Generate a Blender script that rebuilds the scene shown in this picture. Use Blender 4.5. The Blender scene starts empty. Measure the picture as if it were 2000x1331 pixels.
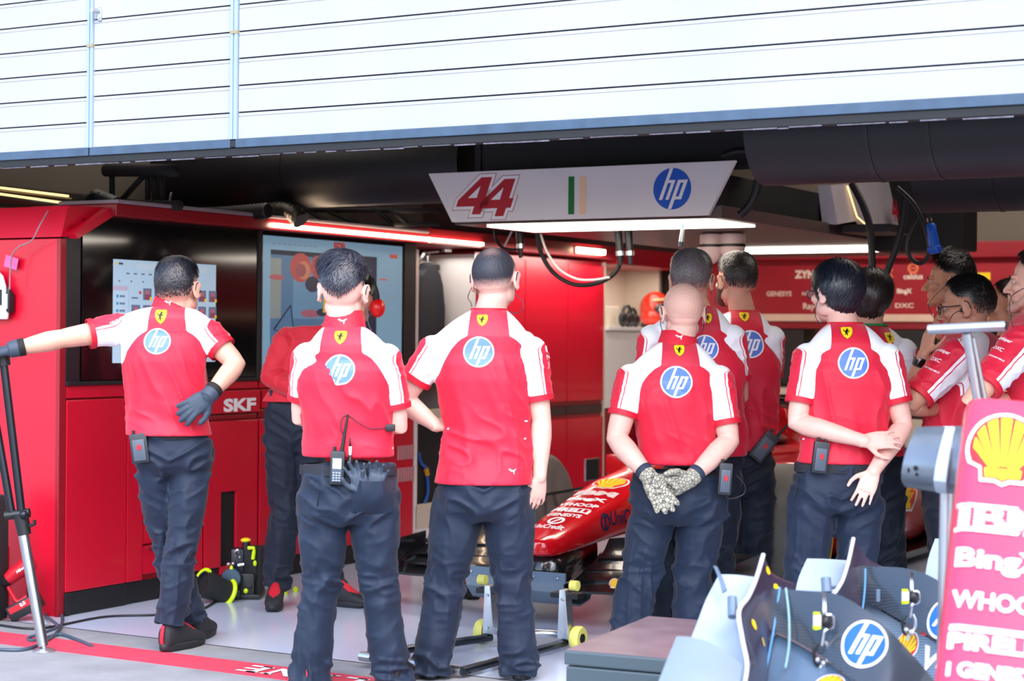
import bpy, bmesh, math, random
import numpy as np
from mathutils import Vector, Matrix, Euler
from mathutils.bvhtree import BVHTree

random.seed(7)
RNG = np.random.default_rng(11)
SC = bpy.context.scene
COL = SC.collection
R = math.radians

# ------------------------------------------------------------------ camera
FPX = 3554.0                      # focal length in pixels of the 2000 px wide frame
cam_d = bpy.data.cameras.new('camera')
cam = bpy.data.objects.new('camera', cam_d)
COL.objects.link(cam)
cam_d.sensor_width = 36.0
cam_d.lens = FPX / 2000.0 * 36.0
cam_d.clip_end = 200
CAM_POS = Vector((0, 0, 1.43))
CAM_ROT = Matrix.Rotation(R(90 - 0.185), 3, 'X') @ Matrix.Rotation(R(0.52), 3, 'Z')
cam.matrix_world = Matrix.Translation(CAM_POS) @ CAM_ROT.to_4x4()
cam_d.dof.use_dof = True
cam_d.dof.focus_distance = 7.7
cam_d.dof.aperture_fstop = 2.8
SC.camera = cam

# ------------------------------------------------------------------ sky, sun, exposure
world = bpy.data.worlds.new('sky')
SC.world = world
world.use_nodes = True
wn = world.node_tree
wn.nodes.clear()
w_out = wn.nodes.new('ShaderNodeOutputWorld')
w_bg = wn.nodes.new('ShaderNodeBackground')
w_sky = wn.nodes.new('ShaderNodeTexSky')
w_sky.sky_type = 'NISHITA'
w_sky.sun_disc = False
w_sky.sun_elevation = R(58)
w_sky.sun_rotation = R(150)
w_sky.air_density = 1.0
w_sky.dust_density = 2.0
w_bg.inputs['Strength'].default_value = 0.40
wn.links.new(w_sky.outputs['Color'], w_bg.inputs['Color'])
wn.links.new(w_bg.outputs['Background'], w_out.inputs['Surface'])

sun_d = bpy.data.lights.new('sun', 'SUN')
sun_d.energy = 1.5
sun_d.angle = R(40)
sun_d.color = (1.0, 0.96, 0.92)
sun = bpy.data.objects.new('sun', sun_d)
COL.objects.link(sun)
sun.rotation_euler = Euler((R(60), 0, R(-17)))      # soft, from behind the photographer

SC.view_settings.view_transform = 'Standard'
SC.view_settings.look = 'None'
SC.view_settings.gamma = 1.0
SC.view_settings.use_curve_mapping = False
SC.view_settings.exposure = 0.8

# ------------------------------------------------------------------ pixel and garage frames
def ray(px, py):
    d = CAM_ROT @ Vector(((px - 1000.0) / FPX, -(py - 665.5) / FPX, -1.0))
    return d
def W(px, py, Y):                 # point at depth Y seen at a pixel
    d = ray(px, py)
    return CAM_POS + d * (Y / d.y)
def G(px, py, z=0.0):
    d = ray(px, py)
    return CAM_POS + d * ((z - CAM_POS.z) / d.z)
TH = R(30)
O2 = Vector((-2.38, 8.47, 0))
UU = Vector((math.cos(TH), -math.sin(TH), 0))
NN = Vector((math.sin(TH), math.cos(TH), 0))
GROT = -TH
def F(u, w, z=0.0):               # garage frame -> world
    return O2 + UU * u + NN * w + Vector((0, 0, z))
def toF(p):
    d = Vector(p) - O2
    return Vector((d.dot(UU), d.dot(NN), p[2]))
def FW(px, py, w):                # pixel on the plane w = const -> (u, z)
    d = ray(px, py); n = NN
    t = (w - (CAM_POS - O2).dot(n)) / d.dot(n)
    p = toF(CAM_POS + d * t)
    return p.x, p.z
def FU(px, py, u):                # pixel on the plane u = const -> (w, z)
    d = ray(px, py); n = UU
    t = (u - (CAM_POS - O2).dot(n)) / d.dot(n)
    p = toF(CAM_POS + d * t)
    return p.y, p.z
def FG(px, py, z=0.0):
    p = toF(G(px, py, z)); return p.x, p.y

# ------------------------------------------------------------------ materials
MATS = {}
def lin(c):
    def f(x):
        x /= 255.0
        return x / 12.92 if x <= 0.04045 else ((x + 0.055) / 1.055) ** 2.4
    return tuple(f(x) for x in c) + (1.0,)
def mat(name, rgb, rough=0.5, metal=0.0, var=0.08, vscale=6.0, bump=0.0, bscale=120.0,
        emit=0.0, ecol=None, coat=0.0, spec=0.5, bstretch=None, sheen=0.0):
    """procedural principled material, rgb in sRGB 0-255"""
    if name in MATS: return MATS[name]
    m = bpy.data.materials.new(name); m.use_nodes = True
    nt = m.node_tree; b = nt.nodes['Principled BSDF']
    c = lin(rgb)
    tc = nt.nodes.new('ShaderNodeTexCoord')
    if var > 0:
        n = nt.nodes.new('ShaderNodeTexNoise'); n.inputs['Scale'].default_value = vscale
        n.inputs['Detail'].default_value = 4.0
        nt.links.new(tc.outputs['Object'], n.inputs['Vector'])
        r = nt.nodes.new('ShaderNodeValToRGB')
        r.color_ramp.elements[0].position = 0.3; r.color_ramp.elements[1].position = 0.7
        r.color_ramp.elements[0].color = tuple(x * (1 - var) for x in c[:3]) + (1,)
        r.color_ramp.elements[1].color = tuple(min(1, x * (1 + var)) for x in c[:3]) + (1,)
        nt.links.new(n.outputs['Fac'], r.inputs['Fac'])
        nt.links.new(r.outputs['Color'], b.inputs['Base Color'])
    else:
        b.inputs['Base Color'].default_value = c
    b.inputs['Roughness'].default_value = rough
    b.inputs['Metallic'].default_value = metal
    b.inputs['Specular IOR Level'].default_value = spec
    b.inputs['Coat Weight'].default_value = coat
    b.inputs['Coat Roughness'].default_value = 0.08
    if sheen: b.inputs['Sheen Weight'].default_value = sheen
    if bump > 0:
        n2 = nt.nodes.new('ShaderNodeTexNoise'); n2.inputs['Scale'].default_value = bscale
        n2.inputs['Detail'].default_value = 3.0
        if bstretch:
            mp = nt.nodes.new('ShaderNodeMapping'); mp.inputs['Scale'].default_value = bstretch
            nt.links.new(tc.outputs['Object'], mp.inputs['Vector']); nt.links.new(mp.outputs['Vector'], n2.inputs['Vector'])
        else:
            nt.links.new(tc.outputs['Object'], n2.inputs['Vector'])
        bp = nt.nodes.new('ShaderNodeBump'); bp.inputs['Strength'].default_value = bump
        bp.inputs['Distance'].default_value = 0.01
        nt.links.new(n2.outputs['Fac'], bp.inputs['Height']); nt.links.new(bp.outputs['Normal'], b.inputs['Normal'])
    if emit > 0:
        b.inputs['Emission Color'].default_value = lin(ecol or rgb)
        b.inputs['Emission Strength'].default_value = emit
    MATS[name] = m
    return m
def carbon(name, rgb=(34, 38, 44), scale=170.0, rough=0.35):
    if name in MATS: return MATS[name]
    m = mat(name, rgb, rough, coat=0.6, var=0)
    nt = m.node_tree; b = nt.nodes['Principled BSDF']
    tc = nt.nodes.new('ShaderNodeTexCoord')
    wv = nt.nodes.new('ShaderNodeTexWave'); wv.wave_type = 'BANDS'; wv.bands_direction = 'DIAGONAL'
    wv.inputs['Scale'].default_value = scale / 6.28
    nt.links.new(tc.outputs['Object'], wv.inputs['Vector'])
    r = nt.nodes.new('ShaderNodeValToRGB')
    c = lin(rgb)
    r.color_ramp.elements[0].color = tuple(x * 0.7 for x in c[:3]) + (1,)
    r.color_ramp.elements[1].color = tuple(x * 1.5 for x in c[:3]) + (1,)
    nt.links.new(wv.outputs['Fac'], r.inputs['Fac']); nt.links.new(r.outputs['Color'], b.inputs['Base Color'])
    return m
def vcol_mat(name, emit=0.0, rough=0.4):
    """colour from the mesh attribute 'Col' (flat print or a lit screen)"""
    if name in MATS: return MATS[name]
    m = bpy.data.materials.new(name); m.use_nodes = True
    nt = m.node_tree; b = nt.nodes['Principled BSDF']
    a = nt.nodes.new('ShaderNodeAttribute'); a.attribute_name = 'Col'
    nt.links.new(a.outputs['Color'], b.inputs['Base Color'])
    b.inputs['Roughness'].default_value = rough
    if emit:
        nt.links.new(a.outputs['Color'], b.inputs['Emission Color'])
        b.inputs['Emission Strength'].default_value = emit
    MATS[name] = m
    return m

M_RED = mat('red lacquer', (206, 4, 42), 0.38, var=0.05, vscale=2.0, coat=0.15)
M_REDDK = mat('dark red lacquer', (146, 6, 28), 0.42, var=0.05, coat=0.1)
M_BLACK = mat('black plastic', (22, 23, 27), 0.45, var=0.12)
M_BLACKM = mat('matte black', (15, 16, 20), 0.75, var=0.12)
M_GLOSSBLK = mat('glossy black', (10, 11, 14), 0.08, var=0, coat=0.6)
M_WHITE = mat('white lacquer', (236, 234, 236), 0.35, var=0.02)
M_CREAM = mat('cream laminate', (214, 203, 186), 0.5, var=0.03)
M_STEEL = mat('brushed steel', (196, 200, 205), 0.28, 1.0, var=0.06, vscale=30, bump=0.05, bscale=200)
M_ALU = mat('satin aluminium', (205, 210, 216), 0.4, 1.0, var=0.04)
M_RUBBER = mat('black rubber', (26, 27, 30), 0.7, var=0.1, bump=0.1)
M_CARB = carbon('carbon fibre weave')
M_PRINTW = mat('white print', (248, 248, 250), 0.55, var=0)
M_PRINTR = mat('red print', (186, 16, 42), 0.5, var=0)
M_PRINTB = mat('blue print', (10, 92, 205), 0.5, var=0)
M_PRINTK = mat('black print', (12, 12, 14), 0.5, var=0)
M_PRINTY = mat('yellow print', (252, 212, 20), 0.5, var=0)
M_PRINTG = mat('green print', (8, 120, 44), 0.5, var=0)
M_NEON = mat('neon yellow plastic', (214, 245, 20), 0.4, var=0)
M_FLUO = mat('pale yellow urethane', (222, 216, 110), 0.45, var=0.05)

# ------------------------------------------------------------------ object helpers
def tag(o, label=None, cat=None, group=None, kind=None):
    if label: o['label'] = label
    if cat: o['category'] = cat
    if group: o['group'] = group
    if kind: o['kind'] = kind
    return o
def empty(name, label, cat, loc, rz=GROT, group=None):
    o = bpy.data.objects.new(name, None); COL.objects.link(o)
    o.empty_display_size = 0.1
    o.location = loc; o.rotation_euler = (0, 0, rz)
    tag(o, label, cat, group)
    return o
def link(name, me, mats, parent=None, smooth=True, loc=None, rz=None):
    o = bpy.data.objects.new(name, me); COL.objects.link(o)
    if mats is not None:
        for m in (mats if isinstance(mats, (list, tuple)) else [mats]): me.materials.append(m)
    if parent is not None: o.parent = parent
    if loc is not None: o.location = loc
    if rz is not None: o.rotation_euler = (0, 0, rz)
    if smooth:
        me.polygons.foreach_set('use_smooth', [True] * len(me.polygons))
    return o
class MB:
    """collects simple shapes into one mesh"""
    def __init__(s): s.bm = bmesh.new(); s.mi = 0
    def _take(s, ret):
        if s.mi:
            for f in {f for v in ret for f in v.link_faces}: f.material_index = s.mi
        return ret
    def box(s, x0, x1, y0, y1, z0, z1, bev=0.0, M=None):
        mt = Matrix.Translation(((x0 + x1) / 2, (y0 + y1) / 2, (z0 + z1) / 2)) @ Matrix.Diagonal((abs(x1 - x0), abs(y1 - y0), abs(z1 - z0), 1))
        if M is not None: mt = M @ mt
        r = bmesh.ops.create_cube(s.bm, size=1, matrix=mt)['verts']
        s._take(r)
        if bev > 0:
            e = {e for v in r for e in v.link_edges}
            bmesh.ops.bevel(s.bm, geom=list(e), offset=bev, segments=2, affect='EDGES', profile=0.6)
        return s
    def prism(s, poly, d0, d1, M=None, bev=0.0):
        """polygon in local xy extruded along local z from d0 to d1"""
        M = M or Matrix()
        a = [s.bm.verts.new(M @ Vector((x, y, d0))) for x, y in poly]
        b = [s.bm.verts.new(M @ Vector((x, y, d1))) for x, y in poly]
        n = len(poly)
        fs = [s.bm.faces.new(a[::-1]), s.bm.faces.new(b)]
        for i in range(n):
            fs.append(s.bm.faces.new((a[i], a[(i + 1) % n], b[(i + 1) % n], b[i])))
        for f in fs: f.material_index = s.mi
        if bev > 0:
            e = {e for v in a + b for e in v.link_edges}
            bmesh.ops.bevel(s.bm, geom=list(e), offset=bev, segments=2, affect='EDGES', profile=0.6)
        return s
    def cyl(s, p0, p1, r0, r1=None, n=20):
        return s.tube([p0, p1], [r0, r0 if r1 is None else r1], n)
    def tube(s, pts, r, n=10, caps=True, flat=1.0):
        pts = [Vector(p) for p in pts]
        rs = r if isinstance(r, (list, tuple)) else [r] * len(pts)
        rings = []; prev = None
        for i, p in enumerate(pts):
            t = (pts[min(i + 1, len(pts) - 1)] - pts[max(i - 1, 0)])
            if t.length < 1e-9: t = Vector((0, 0, 1))
            t.normalize()
            if prev is None:
                a = t.orthogonal().normalized()
                if abs(t.z) < 0.9: a = Vector((0, 0, 1)).cross(t).normalized()
            else:
                a = (prev - t * prev.dot(t))
                a = a.normalized() if a.length > 1e-6 else t.orthogonal().normalized()
            prev = a; b = t.cross(a)
            rings.append([s.bm.verts.new(p + (a * math.cos(2 * math.pi * k / n) + b * math.sin(2 * math.pi * k / n) * flat) * rs[i]) for k in range(n)])
        for i in range(len(rings) - 1):
            for k in range(n):
                f = s.bm.faces.new((rings[i][k], rings[i][(k + 1) % n], rings[i + 1][(k + 1) % n], rings[i + 1][k])); f.material_index = s.mi
        if caps:
            f = s.bm.faces.new(rings[0][::-1]); f.material_index = s.mi
            f = s.bm.faces.new(rings[-1]); f.material_index = s.mi
        return s
    def lathe(s, prof, n=24, M=None):
        M = M or Matrix(); rings = []
        for r, z in prof:
            r = max(r, 1e-4)
            rings.append([s.bm.verts.new(M @ Vector((r * math.cos(2 * math.pi * k / n), r * math.sin(2 * math.pi * k / n), z))) for k in range(n)])
        for i in range(len(rings) - 1):
            for k in range(n):
                f = s.bm.faces.new((rings[i][k], rings[i][(k + 1) % n], rings[i + 1][(k + 1) % n], rings[i + 1][k])); f.material_index = s.mi
        f = s.bm.faces.new(rings[0][::-1]); f.material_index = s.mi
        f = s.bm.faces.new(rings[-1]); f.material_index = s.mi
        return s
    def grid(s, P, thick=0.0, close_u=False):
        """P[i][j] points -> quad sheet, optionally thickened along its normals"""
        nu, nv = len(P), len(P[0])
        V = [[s.bm.verts.new(Vector(P[i][j])) for j in range(nv)] for i in range(nu)]
        fs = []
        for i in range(nu - (0 if close_u else 1)):
            for j in range(nv - 1):
                try: fs.append(s.bm.faces.new((V[i][j], V[(i + 1) % nu][j], V[(i + 1) % nu][j + 1], V[i][j + 1])))
                except ValueError: pass
        for f in fs: f.material_index = s.mi
        if thick:
            s.bm.normal_update()
            bmesh.ops.solidify(s.bm, geom=fs, thickness=thick)
        return s
    def ball(s, c, r, u=16, v=10):
        r = r if isinstance(r, (tuple, list)) else (r, r, r)
        mt = Matrix.Translation(c) @ Matrix.Diagonal((r[0], r[1], r[2], 1))
        s._take(bmesh.ops.create_uvsphere(s.bm, u_segments=u, v_segments=v, radius=1, matrix=mt)['verts'])
        return s
    def build(s, name, mats, parent=None, smooth=False, loc=None, rz=None, angle=35):
        bmesh.ops.recalc_face_normals(s.bm, faces=s.bm.faces[:])
        me = bpy.data.meshes.new(name)
        if smooth:
            for e in s.bm.edges:
                if len(e.link_faces) == 2 and e.calc_face_angle(0) > R(angle): e.smooth = False
        s.bm.to_mesh(me); s.bm.free()
        return link(name, me, mats, parent, smooth, loc, rz)
def bez(pts, n=10):
    """Catmull-Rom through the points"""
    P = [Vector(p) for p in pts]; out = []
    for i in range(len(P) - 1):
        p0 = P[max(i - 1, 0)]; p1 = P[i]; p2 = P[i + 1]; p3 = P[min(i + 2, len(P) - 1)]
        for k in range(n):
            t = k / n
            out.append(0.5 * ((2 * p1) + (p2 - p0) * t + (2 * p0 - 5 * p1 + 4 * p2 - p3) * t * t + (3 * p1 - p0 - 3 * p2 + p3) * t ** 3))
    out.append(P[-1]); return out

# ------------------------------------------------------------------ flat lettering and emblems
_tc = {}
def text2d(txt, bold=0.0, shear=0.0, space=1.0):
    key = (txt, bold, shear, space)
    if key in _tc: return _tc[key]
    cu = bpy.data.curves.new('lettering', 'FONT'); cu.body = txt; cu.size = 1.0
    cu.offset = bold; cu.shear = shear; cu.space_character = space; cu.resolution_u = 3
    cu.fill_mode = 'FRONT'
    ob = bpy.data.objects.new('lettering', cu); COL.objects.link(ob)
    dg = bpy.context.evaluated_depsgraph_get()
    me = bpy.data.meshes.new_from_object(ob.evaluated_get(dg))
    vs = [(v.co.x, v.co.y) for v in me.vertices]; fs = [tuple(p.vertices) for p in me.polygons]
    bpy.data.objects.remove(ob); bpy.data.curves.remove(cu); bpy.data.meshes.remove(me)
    xs = [v[0] for v in vs]; ys = [v[1] for v in vs]
    x0, x1, y0, y1 = min(xs), max(xs), min(ys), max(ys)
    # normalise: centred, width 1 -> keep aspect
    w = x1 - x0; cx, cy = (x0 + x1) / 2, (y0 + y1) / 2
    vs = [((x - cx) / w, (y - cy) / w) for x, y in vs]
    _tc[key] = (vs, fs, (y1 - y0) / w)
    return _tc[key]
class Print:
    """flat 2D artwork: a list of coloured polygons, in layers"""
    def __init__(s): s.items = []           # (verts2d, faces, material index, layer)
    def poly(s, pts, mi, layer=0): s.items.append((list(pts), [tuple(range(len(pts)))], mi, layer)); return s
    def disc(s, cx, cy, r, mi, layer=0, n=40, ry=None):
        ry = r if ry is None else ry
        return s.poly([(cx + r * math.cos(2 * math.pi * k / n), cy + ry * math.sin(2 * math.pi * k / n)) for k in range(n)], mi, layer)
    def ring(s, cx, cy, r0, r1, mi, layer=0, n=40):
        v = []; f = []
        for k in range(n):
            c, q = math.cos(2 * math.pi * k / n), math.sin(2 * math.pi * k / n)
            v += [(cx + r0 * c, cy + r0 * q), (cx + r1 * c, cy + r1 * q)]
        for k in range(n):
            a, b = 2 * k, 2 * ((k + 1) % n); f.append((a, a + 1, b + 1, b))
        s.items.append((v, f, mi, layer)); return s
    def rect(s, x0, x1, y0, y1, mi, layer=0): return s.poly([(x0, y0), (x1, y0), (x1, y1), (x0, y1)], mi, layer)
    def text(s, txt, cx, cy, width, mi, layer=1, bold=0.0, shear=0.0, height=None, space=1.0):
        vs, fs, asp = text2d(txt, bold, shear, space)
        sy = width if height is None else height / asp
        s.items.append(([(cx + x * width, cy + y * sy) for x, y in vs], fs, mi, layer)); return s
    def add(s, other, cx=0, cy=0, k=1.0, layer=0, mimap=None):
        for v, f, mi, l in other.items:
            s.items.append(([(cx + x * k, cy + y * k) for x, y in v], f, mi if mimap is None else mimap[mi], l + layer))
        return s
def apply_print(pr, name, mats, parent, frame, mapf=None, bvh=None, off=0.0012, step=0.02, up=0.05, dist=0.25):
    """put artwork on a plane frame (origin,right,up,normal), or project it on a surface (bvh)"""
    o, rx, uy, nz = frame
    bm = bmesh.new()
    for v, f, mi, layer in pr.items:
        vv = [bm.verts.new((x, y, layer)) for x, y in v]
        for q in f:
            try: ff = bm.faces.new([vv[i] for i in q]); ff.material_index = mi
            except ValueError: pass
    if bvh is not None or mapf is not None:
        bmesh.ops.triangulate(bm, faces=[f for f in bm.faces if len(f.verts) > 4])
        xs = [v.co.x for v in bm.verts]; ys = [v.co.y for v in bm.verts]
        for ax, lo, hi in ((0, min(xs), max(xs)), (1, min(ys), max(ys))):
            n = int((hi - lo) / step)
            for i in range(1, n + 1):
                c = [0, 0, 0]; nn = [0, 0, 0]; c[ax] = lo + i * step; nn[ax] = 1
                bmesh.ops.bisect_plane(bm, geom=bm.verts[:] + bm.edges[:] + bm.faces[:], plane_co=c, plane_no=nn, dist=1e-6)
    bad = []
    for v in bm.verts:
        x, y, l = v.co
        if mapf is not None:
            p, n = mapf(x, y); v.co = p + n * (off * (1 + l * 0.6)); continue
        p = o + rx * x + uy * y
        if bvh is not None:
            h = bvh.ray_cast(p + nz * up, -nz, dist + up)
            if h[0] is None: bad.append(v); continue
            n = h[1]
            if n.dot(nz) < 0: n = -n
            v.co = h[0] + n * (off * (1 + l * 0.6))
        else:
            v.co = p + nz * (off * (1 + l * 0.6))
    if bad: bmesh.ops.delete(bm, geom=bad, context='VERTS')
    if not bm.faces:
        bm.free(); return None
    me = bpy.data.meshes.new(name); bm.to_mesh(me); bm.free()
    return link(name, me, mats, parent, False)

def art_round_logo(ring=True):
    """blue disc with slanted ascending and descending letters; mats: 0 blue 1 white"""
    p = Print(); sh = lambda x, y: (x + 0.38 * y, y)
    if ring: p.disc(0, 0, 1.0, 1, 0); p.disc(0, 0, 0.9, 0, 1); k = 0.9
    else: p.disc(0, 0, 1.0, 0, 0); k = 1.0
    def bar(x0, x1, y0, y1): p.poly([(a * k, b * k) for a, b in (sh(x0, y0), sh(x1, y0), sh(x1, y1), sh(x0, y1))], 1, 2)
    bar(-0.50, -0.32, -0.52, 0.99)                     # h stem
    bar(-0.32, 0.02, 0.28, 0.42); bar(-0.15, 0.02, -0.52, 0.28)
    bar(0.16, 0.34, -0.97, 0.42)                       # p stem
    bar(0.34, 0.68, 0.28, 0.42); bar(0.50, 0.68, -0.52, 0.28); bar(0.34, 0.50, -0.52, -0.38)
    return p
LOGO_RING = art_round_logo(True); LOGO_DISC = art_round_logo(False)
def art_shield():
    """yellow shield with a rearing horse; mats 0 yellow 1 black 2 rim"""
    p = Print()
    def sh(k): 
        pts = [(-0.36, 0.46), (-0.18, 0.50), (0, 0.475), (0.18, 0.50), (0.36, 0.46), (0.39, 0.2), (0.35, -0.08), (0.22, -0.34), (0, -0.52), (-0.22, -0.34), (-0.35, -0.08), (-0.39, 0.2)]
        return [(x * k, y * k) for x, y in pts]
    p.poly(sh(1.0), 2, 0); p.poly(sh(0.93), 0, 1)
    p.poly([(-0.02, 0.26), (0.03, 0.33), (0.06, 0.27), (0.14, 0.22), (0.12, 0.18), (0.06, 0.19), (0.07, 0.10), (0.17, 0.13), (0.20, 0.08), (0.17, 0.06), (0.15, 0.09), (0.07, 0.04), (0.02, -0.04), (-0.02, -0.10), (-0.10, -0.07), (-0.13, 0.02), (-0.10, 0.10), (-0.05, 0.16)], 1, 2)
    p.poly([(-0.12, 0.02), (-0.03, -0.08), (0.02, -0.05), (0.06, -0.14), (0.01, -0.22), (0.06, -0.28), (0.01, -0.29), (-0.04, -0.21), (-0.02, -0.14), (-0.09, -0.10)], 1, 3)
    p.poly([(-0.12, 0.00), (-0.09, -0.10), (-0.13, -0.18), (-0.18, -0.20), (-0.16, -0.23), (-0.08, -0.20), (-0.04, -0.10)], 1, 3)
    p.poly([(-0.12, 0.04), (-0.20, 0.06), (-0.22, 0.18), (-0.16, 0.24), (-0.18, 0.14), (-0.12, 0.10)], 1, 3)
    p.poly([(0.05, 0.11), (0.15, 0.02), (0.12, -0.03), (0.10, 0.01), (0.03, 0.04)], 1, 3)
    return p
SHIELD = art_shield()
def art_cat():
    p = Print()
    p.poly([(-0.5, 0.12), (-0.36, 0.26), (-0.26, 0.20), (-0.1, 0.08), (0.12, 0.06), (0.30, 0.18), (0.5, 0.24), (0.34, 0.06), (0.22, -0.12), (0.2, -0.42), (0.12, -0.42), (0.08, -0.16), (-0.08, -0.10), (-0.3, -0.08), (-0.22, 0.04), (-0.40, 0.06)], 0, 0)
    return p
CAT = art_cat()
def art_shell():
    """scallop; mats 0 yellow 1 red 2 white"""
    p = Print()
    def outline(k, dy=0):
        pts = []
        for i in range(25):
            a = R(-25 + i * 230 / 24.0); pts.append((k * math.cos(a), k * 0.98 * math.sin(a) + dy))
        pts += [(-0.62 * k, -0.55 * k + dy), (-0.58 * k, -0.88 * k + dy), (-0.2 * k, -0.88 * k + dy), (0, -0.97 * k + dy), (0.2 * k, -0.88 * k + dy), (0.58 * k, -0.88 * k + dy), (0.62 * k, -0.55 * k + dy)]
        return pts
    p.poly(outline(1.0), 2, 0); p.poly(outline(0.91), 1, 1)
    # yellow ribs
    n = 7
    for i in range(n):
        a0 = R(-8 + (i + 0.12) * 196 / n); a1 = R(-8 + (i + 0.88) * 196 / n)
        b0 = (0.28 * math.cos(a0), -0.62 + 0.14 * math.sin(a0)); b1 = (0.28 * math.cos(a1), -0.62 + 0.14 * math.sin(a1))
        arc = [(0.80 * math.cos(a0 + (a1 - a0) * t / 4), 0.02 + 0.80 * math.sin(a0 + (a1 - a0) * t / 4)) for t in range(5)]
        p.poly([b0] + arc + [b1], 0, 2)
    p.poly([(-0.48, -0.55), (-0.45, -0.77), (-0.14, -0.77), (0, -0.84), (0.14, -0.77), (0.45, -0.77), (0.48, -0.55)], 0, 2)
    return p
SHELL = art_shell()
M_LOGO = [M_PRINTB, M_PRINTW]
M_SHIELD = [M_PRINTY, M_PRINTK, mat('gold rim print', (150, 130, 40), 0.5, var=0)]
M_SHELL = [M_PRINTY, mat('shell red print', (222, 30, 40), 0.5, var=0), M_PRINTW]
def plane_frame(o, right, up):
    rx = Vector(right).normalized(); uy = Vector(up).normalized()
    return (Vector(o), rx, uy, rx.cross(uy))
# ================================================================== the setting
def gbox(name, u0, u1, w0, w1, z0, z1, m, kind='structure', bev=0.0):
    o = MB().box(u0, u1, w0, w1, z0, z1, bev).build(name, m, None, False, O2, GROT)
    o['kind'] = kind
    return o
def floor_mat(name, rgb, rough, var, vscale, spec=0.5, bump=0.0, specks=False):
    m = mat(name, rgb, rough, var=var, vscale=vscale, spec=spec, bump=bump, bscale=60)
    return m
M_CONC = floor_mat('pit lane concrete', (136, 138, 142), 0.85, 0.16, 3.5, 0.3, 0.25)
M_EPOXY = mat('grey epoxy floor', (198, 208, 228), 0.18, var=0.05, vscale=1.2, spec=0.5)
M_LINE = mat('red floor paint', (208, 62, 84), 0.6, var=0.1, vscale=9)
M_SHUT = mat('white door panel', (166, 167, 171), 0.5, var=0.035, vscale=3.0, bump=0.05, bscale=40)
M_RAIL = mat('door aluminium', (160, 180, 204), 0.45, 0.25, var=0.05)
M_RAILB = mat('weathered blue grey rail', (66, 86, 108), 0.5, 0.2, var=0.16, vscale=12)
M_WALLBEIGE = mat('beige plaster', (122, 114, 102), 0.8, var=0.06, vscale=1.5)
M_CEIL = mat('dark ceiling', (58, 54, 52), 0.9, var=0.1)
M_FAB = mat('black duct fabric', (15, 17, 23), 0.5, var=0.15, vscale=2.5, bump=0.08, bscale=240)

gbox('ground', -30, 30, -25, 0.36, -0.2, 0.0, M_CONC)
gbox('floor', -3.0, 7.5, 0.37, 8.4, -0.2, 0.0, M_EPOXY)
gbox('trim_1', -30, 30, -0.135, 0.105, 0.0, 0.002, M_LINE)
gbox('trim_2', -3.0, 7.5, 0.36, 0.37, -0.2, 0.001, M_RUBBER)
# white serif lettering on the red line, reads from inside the garage
pl = Print()
for ch, px, wd in (('E', 545, .105), ('N', 605, .125), ('A', 668, .12), ('L', 735, .1), ('T', 838, .1), ('I', 890, .05), ('P', 935, .1)):
    u, w = FG(px, {545: 1297, 605: 1304, 668: 1311, 735: 1318, 838: 1329, 890: 1334, 935: 1339}[px])
    q = Print().text(ch, 0, 0, wd, 0, 0, bold=0.02, height=0.135)
    hw = wd / 2
    sv = .012
    if ch in 'EL': q.rect(-hw - .01, -hw + .05, -.0675, -.05, 0); q.rect(-hw - .01, -hw + .05, .05, .0675, 0)
    if ch in 'TIP': q.rect(-.035 if ch != 'P' else -hw - .015, .035 if ch != 'P' else -hw + .045, -.0675, -.05, 0)
    if ch == 'A': q.rect(-hw - .02, -hw + .04, -.0675, -.052, 0); q.rect(hw - .04, hw + .02, -.0675, -.052, 0)
    if ch == 'N': q.rect(-hw - .02, -hw + .035, -.0675, -.052, 0); q.rect(hw - .035, hw + .02, .052, .0675, 0)
    for v, f, mi, l in q.items: pl.items.append(([(-x + u, -y) for x, y in v], f, mi, l))
tp = apply_print(pl, 'trim_3', [mat('worn white floor paint', (232, 226, 228), 0.7, var=0.08)], None, (F(0, -.015, .0035), UU, NN, Vector((0, 0, 1))))
tp['kind'] = 'structure'

gbox('wall_left', -1.5, -1.3, 0.3, 8.2, 0, 3.4, M_WALLBEIGE)
gbox('wall_back', -1.5, 7.4, 8.2, 8.4, 0, 3.4, M_WALLBEIGE)
gbox('wall_right', 7.2, 7.4, 0.3, 8.2, 0, 3.4, M_WALLBEIGE)
gbox('ceiling', -1.5, 7.4, 0.3, 8.4, 3.4, 3.6, M_CEIL)
gbox('wall_front', -16, -1.62, 0.2, 0.5, 0, 3.6, M_SHUT)
gbox('wall_front', 7.4, 16, 0.2, 0.5, 0, 3.6, M_SHUT)
gbox('wall_front', -16, 16, 0.2, 0.5, 3.45, 7.0, M_SHUT)

# ------------------------------------------------------------------ sectional door (raised)
uA, zA = FW(0, 322, .12); uB, zB = FW(2000, 208, .12)
ZB = (zA + zB) / 2
ROW = 0.1175
um1, _ = FW(178, 150, .12); um2, _ = FW(459, 150, .12)
door = bpy.data.objects.new('door_1', None); COL.objects.link(door)
door.location = F(0, .12, 0); door.rotation_euler = (0, 0, GROT); door['kind'] = 'structure'
def panel_mesh(u0, u1):
    mb = MB()
    prof = [(0.0, 0.0), (0.0, ROW - .023), (.0035, ROW - .0225), (.0035, ROW - .0205), (.001, ROW - .0195), (.001, ROW - .0065), (.014, ROW - .0065), (.014, 0.0)]
    # profile in (depth, z): the lip at the top is recessed, a dark joint stays open above it
    M = Matrix(((0, 0, 1, 0), (1, 0, 0, 0), (0, 1, 0, 0), (0, 0, 0, 1)))
    mb.prism(prof, u0, u1, M)
    bmesh.ops.recalc_face_normals(mb.bm, faces=mb.bm.faces[:])
    me = bpy.data.meshes.new('panel'); mb.bm.to_mesh(me); mb.bm.free(); me.materials.append(M_SHUT)
    return me
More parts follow.
